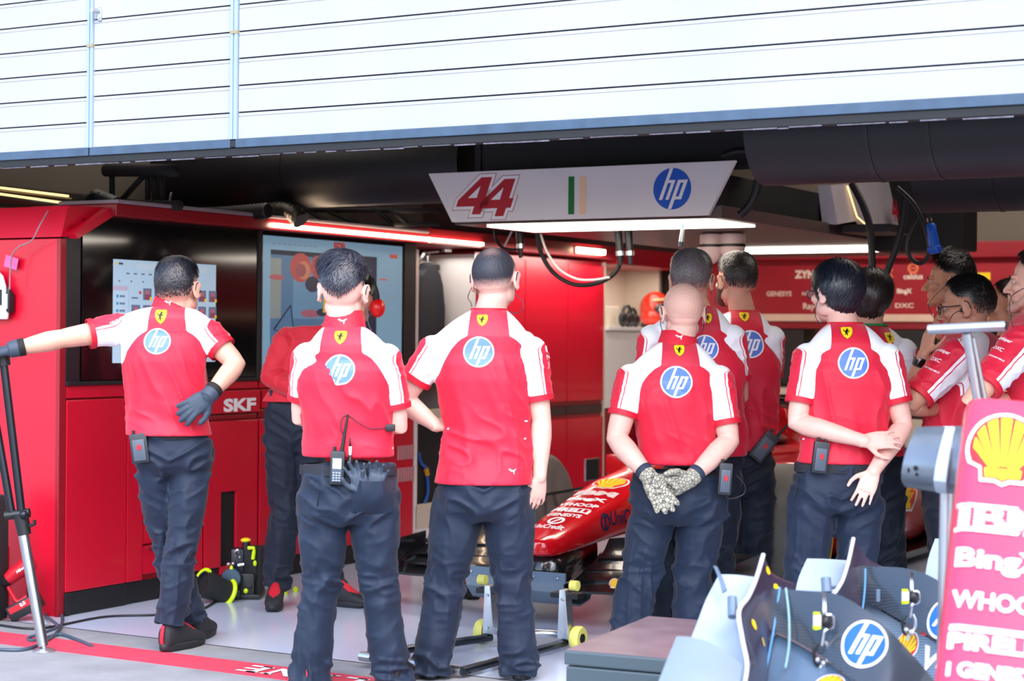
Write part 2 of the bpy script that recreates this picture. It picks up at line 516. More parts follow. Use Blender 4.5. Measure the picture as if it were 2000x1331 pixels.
for (a, b) in ((-1.75, um1 - .017), (um1 + .017, um2 - .019), (um2 + .021, 7.42)):
    me = panel_mesh(a, b)
    for k in range(11):
        o = bpy.data.objects.new('panel', me); COL.objects.link(o); o.parent = door
        o.location = (0, 0, ZB + .052 + k * ROW)
bk = MB().box(-1.75, 7.42, .016, .05, ZB, ZB + 11.2 * ROW).build('door_core', mat('door core', (40, 52, 70), .7), door)
for um, hw in ((um1, .015), (um2, .018)):
    mb = MB()
    for x0, x1, dy in ((-hw, -hw * .25, -.012), (-hw * .2, hw * .25, -.006), (hw * .35, hw, -.012)):
        mb.box(um + x0, um + x1, dy, .02, ZB + .05, ZB + 11 * ROW)
    mb.build('mullion', M_RAIL, door)
    z0 = ZB + .052 + 4 * ROW
    MB().box(um - hw - .002, um + hw + .002, -.014, .01, z0 - .012, z0 + .002).build('joint_clip', mat('dirty clip', (150, 140, 110), .6), door)
MB().box(-1.75, um1 - .006, -.012, .03, ZB + .012, ZB + .05, .003).build('bottom_rail', M_RAILB, door)
MB().box(um1 + .004, um2 - .016, -.012, .03, ZB + .012, ZB + .05, .003).build('bottom_rail', M_RAILB, door)
MB().box(um2 + .014, 7.42, -.012, .03, ZB + .012, ZB + .05, .003).build('bottom_rail', M_RAILB, door)
MB().box(um2 - .016, um2 + .014, -.010, .02, ZB + .015, ZB + .045, .002).build('hinge_block', M_BLACK, door)
MB().box(-1.75, 7.42, -.004, .05, ZB - .022, ZB + .012, .004).build('rubber_seal', M_RUBBER, door)
# ragged lighter lip of the seal
mb = MB(); u = -1.2
while u < 7.3:
    l = random.uniform(.04, .2); z = ZB - .023 - random.uniform(0, .004)
    mb.box(u, u + l, -.006, .0, z - random.uniform(.001, .004), z + .002); u += l + random.uniform(-.01, .06)
mb.build('seal_lip', mat('frayed seal lip', (92, 90, 102), .7, var=.5, vscale=30), door)
ul, zl = FW(190, 26, .1)
mb = MB(); mb.box(ul - .012, ul + .012, -.008, .004, zl - .034, zl + .030, .008)
lk = mb.build('lock_plate', M_ALU, door, True)
mb = MB(); mb.cyl((ul - .002, -.004, zl + .012), (ul - .012, -.045, zl + .012), .011, .012); mb.cyl((ul, -.009, zl - .018), (ul, -.012, zl - .018), .006)
mb.build('lock_knob', M_STEEL, lk, True)

# ================================================================== left cabinet run
UC = -0.176
Mg = None
def cab(name, label, cat, w0, w1, group=None):
    e = empty(name, label, cat, F(UC, (w0 + w1) / 2, 0), GROT, group)
    e['_o'] = (w0 + w1) / 2
    return e
def CB(e, y0, y1, d0, d1, z0, z1, name, m, bev=.004, parent=None):
    """box on the cabinet line: y along w (absolute), d outwards from the front plane (positive = proud)"""
    off = e['_o']
    return MB().box(d0, d1, y0 - off, y1 - off, z0, z1, bev).build(name, m, parent or e)
wa, zt = FU(122, 455, UC)
ZS0 = FU(300, 745, UC)[1]              # underside of the screens
ZTOP = 1.965
edges = [.614, 1.07, 1.683, 2.17, 2.66, 3.22, 3.80]
M_KICK = mat('black plinth', (18, 18, 22), .5)
# side cheek of the run facing the pit lane, with its slanted hood
e = empty('cabinet_end_panel', 'tall red end panel of the cabinet run with slanted hood, behind the tripod', 'cabinet', F(UC, .6, 0))
MB().box(-1.05, -.012, -.02, .012, .0, ZTOP - .075, .005).build('panel', M_RED, e)
MB().box(-.030, -.004, -.028, .02, .0, ZTOP - .075, .004).build('corner_trim', M_REDDK, e)
mb = MB(); mb.prism([(-.03, ZTOP - .068), (.0, ZTOP - .068), (.28, ZTOP + .075), (.28, ZTOP + .10), (.02, ZTOP + .09)], -1.05, .0, Matrix(((0, 0, 1, 0), (1, 0, 0, 0), (0, 1, 0, 0), (0, 0, 0, 1))))
mb.build('hood', M_RED, e)
mb = MB(); mb.box(-1.05, -.35, -.027, -.02, .0, .33, .003); mb.build('lower_panel', M_RED, e)
mb = MB(); mb.prism([(0.0, ZTOP - .05), (.26, ZTOP + .095), (.66, ZTOP + .125), (.66, ZTOP + .09), (.3, ZTOP + .06), (.03, ZTOP - .075)], -.01, .06, Matrix(((0, 0, 1, 0), (1, 0, 0, 0), (0, 1, 0, 0), (0, 0, 0, 1))))
mb.build('hood_edge', M_RED, e)
# white round-cornered board at the very left
uw, zw = FW(-6, 585, .52)
mb = MB(); mb.box(uw - .2, uw + .062, -.02, .0, zw - .11, zw + .13, .0)
wb = empty('notice_board', 'white round cornered board on the red end panel at the left edge', 'board', F(0, .53, 0))
mb = MB(); mb.prism([(uw - .25, zw - .10), (uw + .055, zw - .10), (uw + .06, zw - .07), (uw + .04, zw + .07), (uw + .02, zw + .12), (uw - .02, zw + .15), (uw - .25, zw + .16)], 0, .015, Matrix(((1, 0, 0, 0), (0, 0, 1, 0), (0, 1, 0, 0), (0, 0, 0, 1))), .004)
mb.build('board', M_WHITE, wb)
MB().box(uw - .2, uw + .025, -.004, .002, zw - .03, zw + .05, .003).build('dark_window', M_BLACK, wb)

labels = ['red cabinet nearest the pit lane with one tall plain door, under the black screen',
          'red cabinet with a stack of drawers behind the leaning mechanic',
          'red cabinet with white lettered flap and a black cable slot in its door',
          'red cabinet behind the long-sleeved engineer, right of the slotted door',
          'red cabinet between the two men with crossed and bent arms, third from the gap',
          'red cabinet at the end of the run with two ventilation grilles, beside the white rack']
M_GAP = mat('cabinet shadow gap', (70, 6, 14), .6, var=0)
for i in range(6):
    w0, w1 = edges[i], edges[i + 1]
    e = cab('tool_cabinet', labels[i], 'cabinet', w0, w1, 'red tool cabinets along the left wall')
    CB(e, w0 + .002, w1 - .002, -.6, -.022, .10, ZS0 - .01, 'carcass', M_REDDK)
    CB(e, w0 + .002, w1 - .002, -.5, -.012 if i else .0, 0, .115, 'plinth', M_KICK)
    g = .008
    if i == 0:
        CB(e, w0 + g, w1 - g, -.02, 0, .118, ZS0 - .085, 'door', M_RED)
        CB(e, w0 + g, w1 - g, -.02, -.004, ZS0 - .075, ZS0 - .012, 'top_rail', M_RED)
        CB(e, w0 + .0, w0 + .03, -.018, .012, .0, .115, 'corner_foot', M_BLACK)
    elif i == 1:
        CB(e, w0 + .0, w0 + .12, -.02, 0, .118, ZS0 - .085, 'side_stile', M_RED)
        CB(e, w1 - .12, w1 - .004, -.02, 0, .118, ZS0 - .085, 'side_stile', M_RED)
        CB(e, w0 + g, w1 - g, -.02, -.004, ZS0 - .075, ZS0 - .012, 'top_rail', M_RED)
        zz = [.14, .30, .42, .53, .62, .71, .80, .89, .98, ZS0 - .09]
        for k in range(len(zz) - 1):
            dr = CB(e, w0 + .13, w1 - .13, -.02, -.004, zz[k] + .006, zz[k + 1] - .006, 'drawer', M_RED)
            CB(e, w0 + .15, w1 - .15, -.006, .012, zz[k + 1] - .026, zz[k + 1] - .012, 'drawer_handle', M_REDDK, .003, dr)
    elif i == 2:
        CB(e, w0 + g, w1 - g, -.02, -.004, ZS0 - .055, ZS0 - .012, 'top_rail', M_RED)
        fl = CB(e, w0 + .03, w1 - .006, -.02, .012, ZS0 - .19, ZS0 - .065, 'flap', M_RED)
        wS, zS = FU(465, 791, UC)
        pr = Print().text('SKF', 0, 0, .29, 0, 0, bold=.045, height=.075)
        apply_print(pr, 'flap_lettering', [M_PRINTW], fl, (Vector((.0125, wS - e['_o'], zS)), Vector((0, 1, 0)), Vector((0, 0, 1)), Vector((1, 0, 0))))
        CB(e, w0 + g, w1 - g, -.02, -.010, ZS0 - .225, ZS0 - .20, 'rail', M_REDDK)
        ws0, zs0 = FU(432, 962, UC); ws1, zs1 = FU(461, 1118, UC)
        d0, d1, dz0, dz1 = w0 + .012, w1 - .008, .118, ZS0 - .235
        mb = MB(); off = e['_o']
        mb.box(-.02, 0, d0 - off, ws0 - off, dz0, dz1, .003); mb.box(-.02, 0, ws1 - off, d1 - off, dz0, dz1, .003)
        mb.box(-.02, 0, ws0 - off, ws1 - off, zs0, dz1, 0); mb.box(-.02, 0, ws0 - off, ws1 - off, dz0, zs1, 0)
        dr = mb.build('door', M_RED, e)
        CB(e, ws0, ws1, -.021, -.016, zs1, zs0, 'cable_slot', M_BLACKM, 0, dr)
    else:
        CB(e, w0 + g, w1 - g, -.02, -.004, ZS0 - .055, ZS0 - .012, 'top_rail', M_RED)
        CB(e, w0 + .02, w1 - g, -.02, .006, ZS0 - .17, ZS0 - .065, 'flap', M_RED)
        CB(e, w0 + g, w1 - g, -.02, -.010, ZS0 - .225, ZS0 - .18, 'rail', M_REDDK)
        if i < 5:
            CB(e, w0 + .012, w1 - .008, -.02, 0, .118, ZS0 - .235, 'door', M_RED)
        else:
            d = CB(e, w0 + .012, w1 - .008, -.02, 0, .5, ZS0 - .235, 'door', M_RED)
            CB(e, w0 + .012, w1 - .008, -.02, 0, .118, .492, 'door', M_RED)
            for py in (884, 927):
                wg, zg = FU(793, py, UC)
                mb = MB()
                for q in range(7):
                    mb.box(0, .004, wg - .10 + q * .029 - e['_o'], wg - .10 + q * .029 + .018 - e['_o'], zg - .045, zg + .045)
                mb.build('vent_grille', mat('pink grey grille', (196, 150, 158), .5), d)
# black ledge under the screens, screens and their frame
e = empty('screen_frame', 'black framed glass front holding the two wall screens above the cabinets', 'frame', F(UC, 0, 0))
mb = MB(); mb.box(-.1, .012, .612, 3.80, ZS0 - .012, ZS0 + .008, .003); mb.build('bottom_ledge', M_BLACK, e)
mb = MB(); mb.box(-.55, -.02, .64, 3.8, ZS0, ZTOP + .06, .003); mb.build('back_box', M_BLACKM, e)
mb = MB(); mb.box(-.02, .0, .612, FU(157, 600, UC)[0], ZS0, ZTOP + .0, .003); mb.build('corner_panel', mat('black anodised', (26, 28, 34), .3), e)
wm = FU(506, 600, UC)[0]; wz = FU(788, 600, UC)[0]; w_s0 = FU(160, 600, UC)[0]
mb = MB(); mb.box(-.02, .008, wm - .018, wm + .018, ZS0, ZTOP + .05, .003); mb.build('mullion', M_BLACK, e)
mb = MB(); mb.box(-.02, .006, wz, 3.80, ZS0, ZTOP + .05, .003); mb.build('end_panel', M_BLACK, e)
mb = MB(); mb.box(-.5, .10, .86, 3.8, ZTOP + .052, ZTOP + .115, .006); mb.build('canopy', M_REDDK, e)
mb = MB(); mb.box(-.3, .106, .86, 3.8, ZTOP + .116, ZTOP + .135, .004); mb.build('canopy_cap', mat('grey canopy trim', (150, 140, 152), .5), e)
M_LED = mat('warm led tube', (255, 226, 190), .4, var=0, emit=11.0, ecol=(255, 224, 186))
M_PANEL = mat('light panel diffuser', (255, 244, 226), .4, var=0, emit=5.2, ecol=(255, 243, 226))
wl0 = FU(527, 440, UC + .1)[0]; wl1 = FU(940, 476, UC + .1)[0]
lt = empty('light_strip', 'glowing warm led strip along the top edge of the cabinets', 'light', F(UC, 0, 0))
MB().box(.098, .122, wl0, wl1 , ZTOP + .066, ZTOP + .088, .005).build('tube', M_LED, lt)
MB().box(.085, .099, wl0, wl1, ZTOP + .054, ZTOP + .100, .002).build('housing', M_ALU, lt)
lt2 = empty('light_strip', 'short glowing strip on the red canopy right of the shaven-headed man', 'light', F(UC, 0, 0))
wq0 = FU(1122, 490, UC + .1)[0]; wq1 = FU(1174, 493, UC + .1)[0]; zq = FU(1150, 491, UC + .1)[1]
MB().box(.112, .140, wq0, wq1, zq - .02, zq + .018, .004).build('tube', M_LED, lt2)
MB().box(.101, .113, wq0, wq1, zq - .026, zq + .026, .002).build('housing', M_ALU, lt2)

# ---- the two screens
def screen_art(items):
    me_v, me_f, cols = [], [], []
    for depth, (y0, y1, z0, z1), rgb in items:
        b = len(me_v); me_v += [(depth, y0, z0), (depth, y1, z0), (depth, y1, z1), (depth, y0, z1)]
        me_f.append((b, b + 1, b + 2, b + 3)); cols += [lin(rgb)] * 4
    return me_v, me_f, cols
def vmesh(name, v, f, cols, m, parent):
    me = bpy.data.meshes.new(name); me.from_pydata(v, [], f)
    a = me.color_attributes.new('Col', 'FLOAT_COLOR', 'POINT')
    a.data.foreach_set('color', np.array(cols, dtype=np.float32).ravel())
    return link(name, me, m, parent, False)
M_SCR = vcol_mat('lit screen', 0.27, .25)
def scr_rect(x0, y0, x1, y1):
    a = FU(x0, (y0 + y1) / 2, UC)[0]; b = FU(x1, (y0 + y1) / 2, UC)[0]
    return a, b, FU((x0 + x1) / 2, y1, UC)[1], FU((x0 + x1) / 2, y0, UC)[1]
s1 = empty('display_screen', 'large black glass screen showing a pale window of thumbnails, behind the leaning mechanic', 'screen', F(UC, 0, 0))
MB().box(-.018, .0, w_s0, wm - .018, ZS0 + .012, ZTOP + .035, .002).build('glass', M_GLOSSBLK, s1)
a0, a1, zb0, zb1 = scr_rect(220, 512, 421, 690); zb0 -= .05
it = [(.0008, (a0, a1, zb0, zb1), (168, 196, 216))]
dw, dz = a1 - a0, zb1 - zb0
def R1(x0, x1, y0, y1, c, d=.0012): it.append((d, (a0 + x0 * dw, a0 + x1 * dw, zb1 - y1 * dz, zb1 - y0 * dz), c))
R1(0, .14, .27, 1, (176, 200, 218)); R1(0, .135, .255, .30, (178, 168, 190), .0016); R1(.14, .143, .25, 1, (140, 170, 196), .0016)
R1(.22, .9, .03, .09, (180, 200, 216)); R1(.02, .04, .03, .05, (226, 190, 60), .0016); R1(.05, .09, .03, .05, (60, 70, 90), .0016)
for k in range(8): R1(.05 + k * .11, .065 + k * .11, .20, .215, (90, 110, 136), .0016)
for k in range(5): R1(.12 + k * .07, .15 + k * .07, .125, .14, (90, 110, 136), .0016)
for k in range(7): 
    R1(.03, .05, .34 + k * .07, .37 + k * .07, (40, 150, 196), .0016); R1(.06, .11, .345 + k * .07, .365 + k * .07, (96, 120, 150), .0016)
for r in range(4):
    for c in range(8):
        x = .17 + c * .108; y = .27 + r * .165
        if r == 0 and c == 0: R1(x + .07, x + .09, y + .03, y + .06, (190, 60, 50), .0016); R1(x, x + .06, y + .09, y + .105, (90, 110, 130), .0016); continue
        R1(x, x + .08, y, y + .115, (92, 110, 140), .0016)
        R1(x + .02, x + .06, y + .02, y + .06, (170, 100, 110), .002); R1(x + .015, x + .065, y + .06, y + .115, (130, 70, 90), .002)
        R1(x + .062, x + .082, y + .085, y + .118, (226, 190, 40), .0024)
v, f, c = screen_art(it); vmesh('display_image', v, f, c, M_SCR, s1)
s2 = empty('display_screen', 'wall screen with a pale border and dark picture, behind the man with the undercut', 'screen', F(UC, 0, 0))
MB().box(-.018, .0, wm + .018, wz, ZS0 + .012, ZTOP + .045, .002).build('glass', M_GLOSSBLK, s2)
a0, a1 = wm + .03, wz - .02; zb0, zb1 = ZS0 + .03, ZTOP + .025
dw, dz = a1 - a0, zb1 - zb0
it = [(.0008, (a0, a1, zb0, zb1), (120, 160, 186))]
R1(.05, .80, .10, .92, (74, 112, 146)); R1(.05, .80, .10, .135, (34, 44, 60), .0016); R1(.60, .80, .13, .92, (34, 46, 66), .0016)
R1(.05, .12, .16, .60, (126, 138, 138), .0016); R1(.20, .42, .16, .60, (92, 134, 166), .0016)
R1(.48, .56, .01, .06, (170, 34, 50), .0016)
R1(.90, .96, .07, .10, (180, 80, 70), .0016); R1(.82, .88, .27, .28, (190, 80, 80), .0016)
for k in range(9): R1(.06 + k * .035, .08 + k * .035, .05, .06, (110, 130, 150), .0016)
for k in range(8): R1(.64, .76, .2 + k * .05, .22 + k * .05, (58, 74, 98), .002)
v, f, c = screen_art(it)
# round red shapes, a yellow bar and dark lines of the picture
def blob(cx, cy, rx, ry, rgb, d=.002, n=14):
    b = len(v)
    for k in range(n):
        v.append((d, a0 + (cx + rx * math.cos(2 * math.pi * k / n)) * dw, zb1 - (cy + ry * math.sin(2 * math.pi * k / n)) * dz)); c.append(lin(rgb))
    f.append(tuple(range(b, b + n)))
blob(.25, .22, .075, .11, (158, 74, 76)); blob(.27, .24, .045, .07, (176, 112, 88), .0024); blob(.25, .24, .035, .05, (132, 72, 80), .0028)
blob(.36, .21, .04, .09, (150, 72, 78), .0024); blob(.09, .30, .05, .02, (156, 84, 90)); blob(.33, .34, .05, .06, (40, 50, 66), .0024)
blob(.32, .56, .07, .03, (150, 90, 110)); blob(.40, .55, .04, .03, (40, 52, 76), .0024); blob(.16, .78, .1, .1, (90, 124, 150), .0018); blob(.09, .86, .04, .05, (150, 100, 80), .0018)
b = len(v)
for (x, y) in ((.415, .26), (.435, .26), (.425, .55), (.405, .55)): v.append((.0026, a0 + x * dw, zb1 - y * dz)); c.append(lin((206, 176, 50)))
f.append((b, b + 1, b + 2, b + 3))
for (x0, y0, x1, y1) in ((.07, .68, .18, .50), (.18, .50, .20, .68), (.07, .68, .2, .72)):
    b = len(v)
    for (x, y) in ((x0, y0), (x1, y1), (x1 + .006, y1 + .004), (x0 + .006, y0 + .008)): v.append((.0028, a0 + x * dw, zb1 - y * dz)); c.append(lin((20, 28, 44)))
    f.append((b, b + 1, b + 2, b + 3))
vmesh('display_image', v, f, c, M_SCR, s2)
apply_print(Print().text('17:45:17', 0, 0, .068 * dw, 0, 0, bold=.02), 'clock_digits', [M_PRINTW], s2, (Vector((.0025, a0 + .52 * dw, zb1 - .035 * dz)), Vector((0, 1, 0)), Vector((0, 0, 1)), Vector((1, 0, 0))))

# ================================================================== white rack in the gap of the run
w0, w1 = 3.82, 4.56
e = empty('parts_rack', 'white recessed rack with cut-outs between the red cabinets, left of the shaven-headed man', 'rack', F(UC, 0, 0))
MB().box(-.62, -.60, w0, w1, 0, 2.0).build('back_panel', M_CREAM, e)
MB().box(-.6, -.0, w0 - .015, w0 + .02, .0, 1.98).build('side_panel', M_WHITE, e)
MB().box(-.6, -.0, w1 - .02, w1, .0, 1.98).build('side_panel', M_WHITE, e)
MB().box(-.6, .0, w0, w1, .05, .15).build('base', M_WHITE, e)
zs = FU(850, 800, UC)[1]
MB().box(-.6, -.0, w0, w1, 1.12, 1.17).build('shelf', M_CREAM, e)
mb = MB(); mb.box(-.06, -.0, w0, w1, .84, .93, .004); mb.build('worktop', M_CREAM, e)
mb = MB(); mb.box(-.5, -.03, w0 + .03, w1 - .03, .30, .84); mb.build('dark_bay', M_BLACKM, e)
mb = MB(); mb.box(-.2, -.0, w0, w1, .15, .31, .004); mb.build('lower_panel', M_CREAM, e)
# slanted white carrier with holes
mb = MB(); mb.box(-.33, -.31, w0 + .03, w1 - .02, 1.42, 1.93, .004); bp = mb.build('hanger_plate', mat('pale grey panel', (170, 162, 164), .5), e)
for px, py in ((858, 530), (884, 517)):
    ww, zz = FU(px, py, UC - .3)
    MB().cyl((-.312, ww, zz), (-.305, ww, zz), .03, n=20).build('hole', M_BLACKM, bp)
mb = MB(); ww, zz = FU(875, 500, UC - .28); mb.prism([(-.06, .08), (.0, .09), (.035, .03), (.10, -.16), (.07, -.18), (.0, -.02), (-.05, .0)], -.30, -.27, Matrix(((0, 0, 1, 0), (1, 0, 0, ww), (0, 1, 0, zz), (0, 0, 0, 1))), .004); mb.build('bracket', M_WHITE, e)
mb = MB(); mb.box(-.31, -.26, w0 + .08, w1 - .05, 1.87, 1.91, .004); mb.build('rail', M_BLACK, e)
bag = empty('garment_bag', 'dark garment bag hanging in the white rack', 'bag', F(UC, 0, 0))
ww, zz = FU(835, 590, UC - .2)
prof = [(-.17, -.30), (.16, -.30), (.17, -.05), (.14, .12), (.10, .20), (.03, .23), (.02, .27), (-.02, .27), (-.04, .22), (-.13, .18), (-.17, .05)]
mb = MB(); mb.prism(prof, -.26, -.17, Matrix(((0, 0, 1, 0), (1, 0, 0, ww + .02), (0, 1, 0, zz), (0, 0, 0, 1))), .02); mb.build('bag', mat('dark cloth', (34, 36, 46), .8, bump=.2, bscale=30), bag)
mb = MB(); mb.tube([(-.215, ww + .02, zz + .26), (-.215, ww + .02, zz + .31), (-.215, ww + .04, zz + .33), (-.215, ww + .055, zz + .31)], .005, 6); mb.build('hook', M_STEEL, bag)
# gas strut of the flap
st = empty('flap_strut', 'small folding steel strut under the red canopy, above the garment bag', 'strut', F(UC, 0, 0))
p1 = FU(815, 520, UC - .02); p2 = FU(829, 494, UC - .02); p3 = FU(856, 491, UC - .02)
mb = MB(); mb.tube([(-.02, p1[0], p1[1]), (-.02, p2[0], p2[1])], .008); mb.tube([(-.02, p2[0], p2[1]), (-.02, p3[0], p3[1])], .007); mb.ball((-.02, p2[0], p2[1]), .013); mb.build('strut_arm', M_STEEL, st, True)
# blue and yellow air hose in the bay
hs = [FU(x, y, UC - .02) for x, y in ((818, 885), (822, 905), (832, 918), (836, 960), (828, 985))]
mb = MB(); mb.tube(bez([(-.02, a, b) for a, b in hs], 6), .011, 8); ho = mb.build('air_hose', mat('blue hose', (30, 90, 170), .4), None, True, F(UC, 0, 0), GROT); tag(ho, 'blue air hose with a yellow joint hanging in the dark rack bay', 'hose')
mb = MB(); a, b = FU(833, 921, UC - .02); mb.cyl((-.02, a - .01, b + .02), (-.02, a + .012, b - .025), .016); mb.build('hose_joint', mat('amber fitting', (214, 150, 30), .4), ho, True)

# ================================================================== tall red cabinets further in, and the second niche
c_edges = [4.58, 5.25, 5.9, 6.5]
lb = ['tall red cabinet beside the white rack, mostly behind the shaven-headed man', 'tall red cabinet in the middle of three, right behind the shaven-headed man', 'tall red cabinet with a small framed opening low down, left of the cream niche']
for i in range(3):
    w0, w1 = c_edges[i], c_edges[i + 1]
    e = cab('tall_cabinet', lb[i], 'cabinet', w0, w1, 'tall red cabinets deep in the garage')
    CB(e, w0, w1, -.6, -.02, 0, 2.0, 'carcass', M_REDDK)
    CB(e, w0 + .006, w1 - .006, -.02, 0, .93, 1.97, 'upper_door', M_RED)
    CB(e, w0 + .006, w1 - .006, -.02, 0, .12, .80, 'lower_door', M_RED)
    CB(e, w0 + .006, w1 - .006, -.02, -.008, .83, .90, 'grip_rail', mat('dark handle rail', (60, 30, 34), .4))
    CB(e, w0, w1, -.05, -.018, 0, .11, 'plinth', M_KICK)
    if i == 2:
        wq, zq = FU(1157, 917, UC)
        fr = CB(e, wq - .13, wq + .11, -.01, .008, zq - .085, zq + .085, 'opening_frame', M_STEEL)
        CB(e, wq - .115, wq + .07, .0, .010, zq - .075, zq + .078, 'opening', M_BLACKM, 0, fr)
e = empty('canopy_beam', 'dark red canopy beam running along the top of the tall cabinets', 'canopy', F(UC, 0, 0))
MB().box(-.5, .10, 3.82, 7.9, 2.02, 2.12, .006).build('beam', M_REDDK, e)
MB().box(-.5, .04, 3.82, 7.9, 2.12, 2.30, .006).build('upper_beam', mat('dark brown beam', (58, 40, 40), .6), e)
MB().box(-.5, .098, 6.52, 7.9, 1.985, 2.02, .004).build('soffit', M_REDDK, e)
# niche with helmet
e = empty('cream_niche', 'cream lined recessed niche with a white counter, at the end of the tall red cabinets', 'niche', F(UC, 0, 0))
MB().box(-.55, -.53, 6.5, 8.0, 0, 2.0).build('back_panel', M_CREAM, e)
MB().box(-.55, -.22, 7.95, 8.0, 0, 2.0).build('side_panel', M_CREAM, e)
MB().box(-.55, .0, 6.5, 6.52, 0, 2.0).build('side_panel', M_CREAM, e)
zc = FU(1240, 640, UC - .2)[1]
MB().box(-.55, .03, 6.52, 7.95, zc - .03, zc, .004).build('counter', M_WHITE, e)
MB().box(-.5, .0, 6.52, 7.2, .86, zc - .035, .004).build('front', M_WHITE, e)
MB().box(-.5, .0, 7.21, 7.94, .86, zc - .035, .004).build('front', M_WHITE, e)
MB().box(-.5, -.02, 6.52, 7.94, .0, .85, .004).build('base', M_REDDK, e)
def helmet():
    w, z = FU(1280, 605, UC - .2)
    h = empty('racing_helmet', 'red racing helmet with black visor on the cream niche counter', 'helmet', F(UC - .2, w, zc), GROT)
    zz = .16
    mb = MB(); mb.ball((0, 0, zz), (.13, .15, .15), 24, 16); mb.ball((.0, -.03, zz - .07), (.115, .14, .09), 20, 12)
    mb.build('shell', mat('helmet red', (226, 52, 34), .2, coat=.5), h, True)
    mb = MB(); mb.ball((.055, .0, zz), (.088, .136, .082), 20, 12); mb.build('visor', M_GLOSSBLK, h, True)
    mb = MB(); mb.tube([(.10 * math.cos(a) + .02, .14 * math.sin(a), zz + .085 - .015 * abs(math.sin(a))) for a in [R(x) for x in range(-80, 81, 16)]], .012, 8); mb.build('visor_band', mat('cream helmet band', (226, 190, 140), .4), h, True)
    mb = MB(); mb.lathe([(.10, 0), (.12, .0), (.125, .03), (.11, .05)], 20); mb.build('base_ring', M_BLACK, h, True)
helmet()
for (px, py, rr, lab) in ((1218, 640, .085, 'dark rounded headset case at the left of the niche counter'), (1228, 612, .075, 'dark headset leaning on the cream box in the niche')):
    w, z = FU(px, py, UC - .15)
    h = empty('headset', lab, 'headset', F(UC - .12, w, zc))
    mb = MB(); mb.ball((0, -.07, rr * .75), (.03, .06, rr * .75)); mb.ball((.0, .07, rr * .75), (.03, .06, rr * .75)); mb.build('ear_cups', M_BLACK, h, True)
    mb = MB(); mb.tube([(0, .085 * math.cos(R(a)), rr * .8 + rr * 1.25 * math.sin(R(a))) for a in range(0, 181, 15)], .014, 8); mb.build('band', M_BLACK, h, True)
w, z = FU(1216, 605, UC - .1)
o = MB().box(-.08, .08, -.13, .13, 0, .17, .006).build('cream_box', M_CREAM, None, False, F(UC - .3, w + .05, zc), GROT); tag(o, 'small cream cardboard box on the niche counter behind the headsets', 'box')

# ================================================================== back banner, counter
e = empty('sponsor_banner', 'long red banner wall with pale sponsor lettering across the back of the garage', 'banner', F(0, 7.9, 0))
wB = 7.88
u0, zt = FW(1312, 505, wB); u1 = 7.15
ztop = FW(1600, 478, wB)[1]; zbot = FW(1600, 628, wB)[1]
zmid = FW(1600, 508, wB)[1]; zst = FW(1600, 614, wB)[1]
MB().box(u0, u1, -.02, .05, zst, zmid, .004).build('panel', mat('banner red', (160, 10, 34), .55), e)
MB().box(u0, u1, -.10, .05, zmid, ztop, .006).build('top_valance', M_REDDK, e)
MB().box(u0, u1, -.04, .05, zbot, zst, .004).build('white_stripe', mat('warm white strip', (226, 196, 176), .5), e)
MB().box(u0, u1, -.02, .05, zbot - .06, zbot, .002).build('dark_edge', M_REDDK, e)
BW = []
def bt(txt, px, py, hpx, bold=.02, mi=0, wpx=None):
    u, z = FW(px, py, wB - .02); k = FW(px + 10, py, wB - .02)[0] - u
    vs, fs, asp = text2d(txt, bold)
    BW.append(Print().text(txt, u, z, (wpx * k / 10 if wpx else hpx * k / 10 / asp), mi, 0, bold=bold, height=hpx * k / 10))
bt('ZYN', 1570, 536, 15, .06); bt('GENESYS', 1520, 574, 9); bt('RICHARD', 1582, 574, 6); bt('Ray-Ban', 1592, 600, 15)
bt('X', 1735, 534, 16, .05, 1); bt('BingX', 1765, 570, 12, .05); bt('DXC', 1765, 597, 9, .02, 0, 36); bt('celsius', 1782, 540, 11, .03)
u, z = FW(1782, 524, wB - .02); pr = Print(); pr.ring(u, z, .025, .045, 1); BW.append(pr); pr.rect(u - .02, u + .02, z - .006, z + .006, 1)
u, z = FW(1918, 540, wB - .02); pr = Print(); BW.append(pr); pr.rect(u - .05, u + .06, z - .03, z + .03, 2)
for pr in BW: apply_print(pr, 'lettering', [mat('warm white print', (240, 220, 206), .5, var=0), mat('orange print', (236, 120, 80), .5, var=0), M_PRINTY], e, (Vector((0, -.021, 0)), Vector((1, 0, 0)), Vector((0, 0, 1)), Vector((0, -1, 0))))
e = empty('back_counter', 'black fronted counter with a cream top under the red banner', 'counter', F(0, 7.9, 0))
MB().box(u0 + .2, u1, -.6, .0, 0, .98, .004).build('front', M_BLACKM, e)
zc2 = FW(1560, 690, 7.3)[1]
MB().box(u0 + .2, u1, -.64, .0, .98, 1.02, .004).build('top', M_CREAM, e)
MB().box(u0 + .3, u1, -.62, -.60, .60, .95, .004).build('cream_panel', M_CREAM, e)
mb = MB()
for k in range(12): mb.box(u0 + .3 + k * .5, u0 + .7 + k * .5, -.05, -.03, 1.05, zbot - .07, .004)
mb.build('dark_pigeonholes', M_BLACK, e)
for px, lab in ((1345, 'cream fronted cupboard on the back counter'), ):
    pass

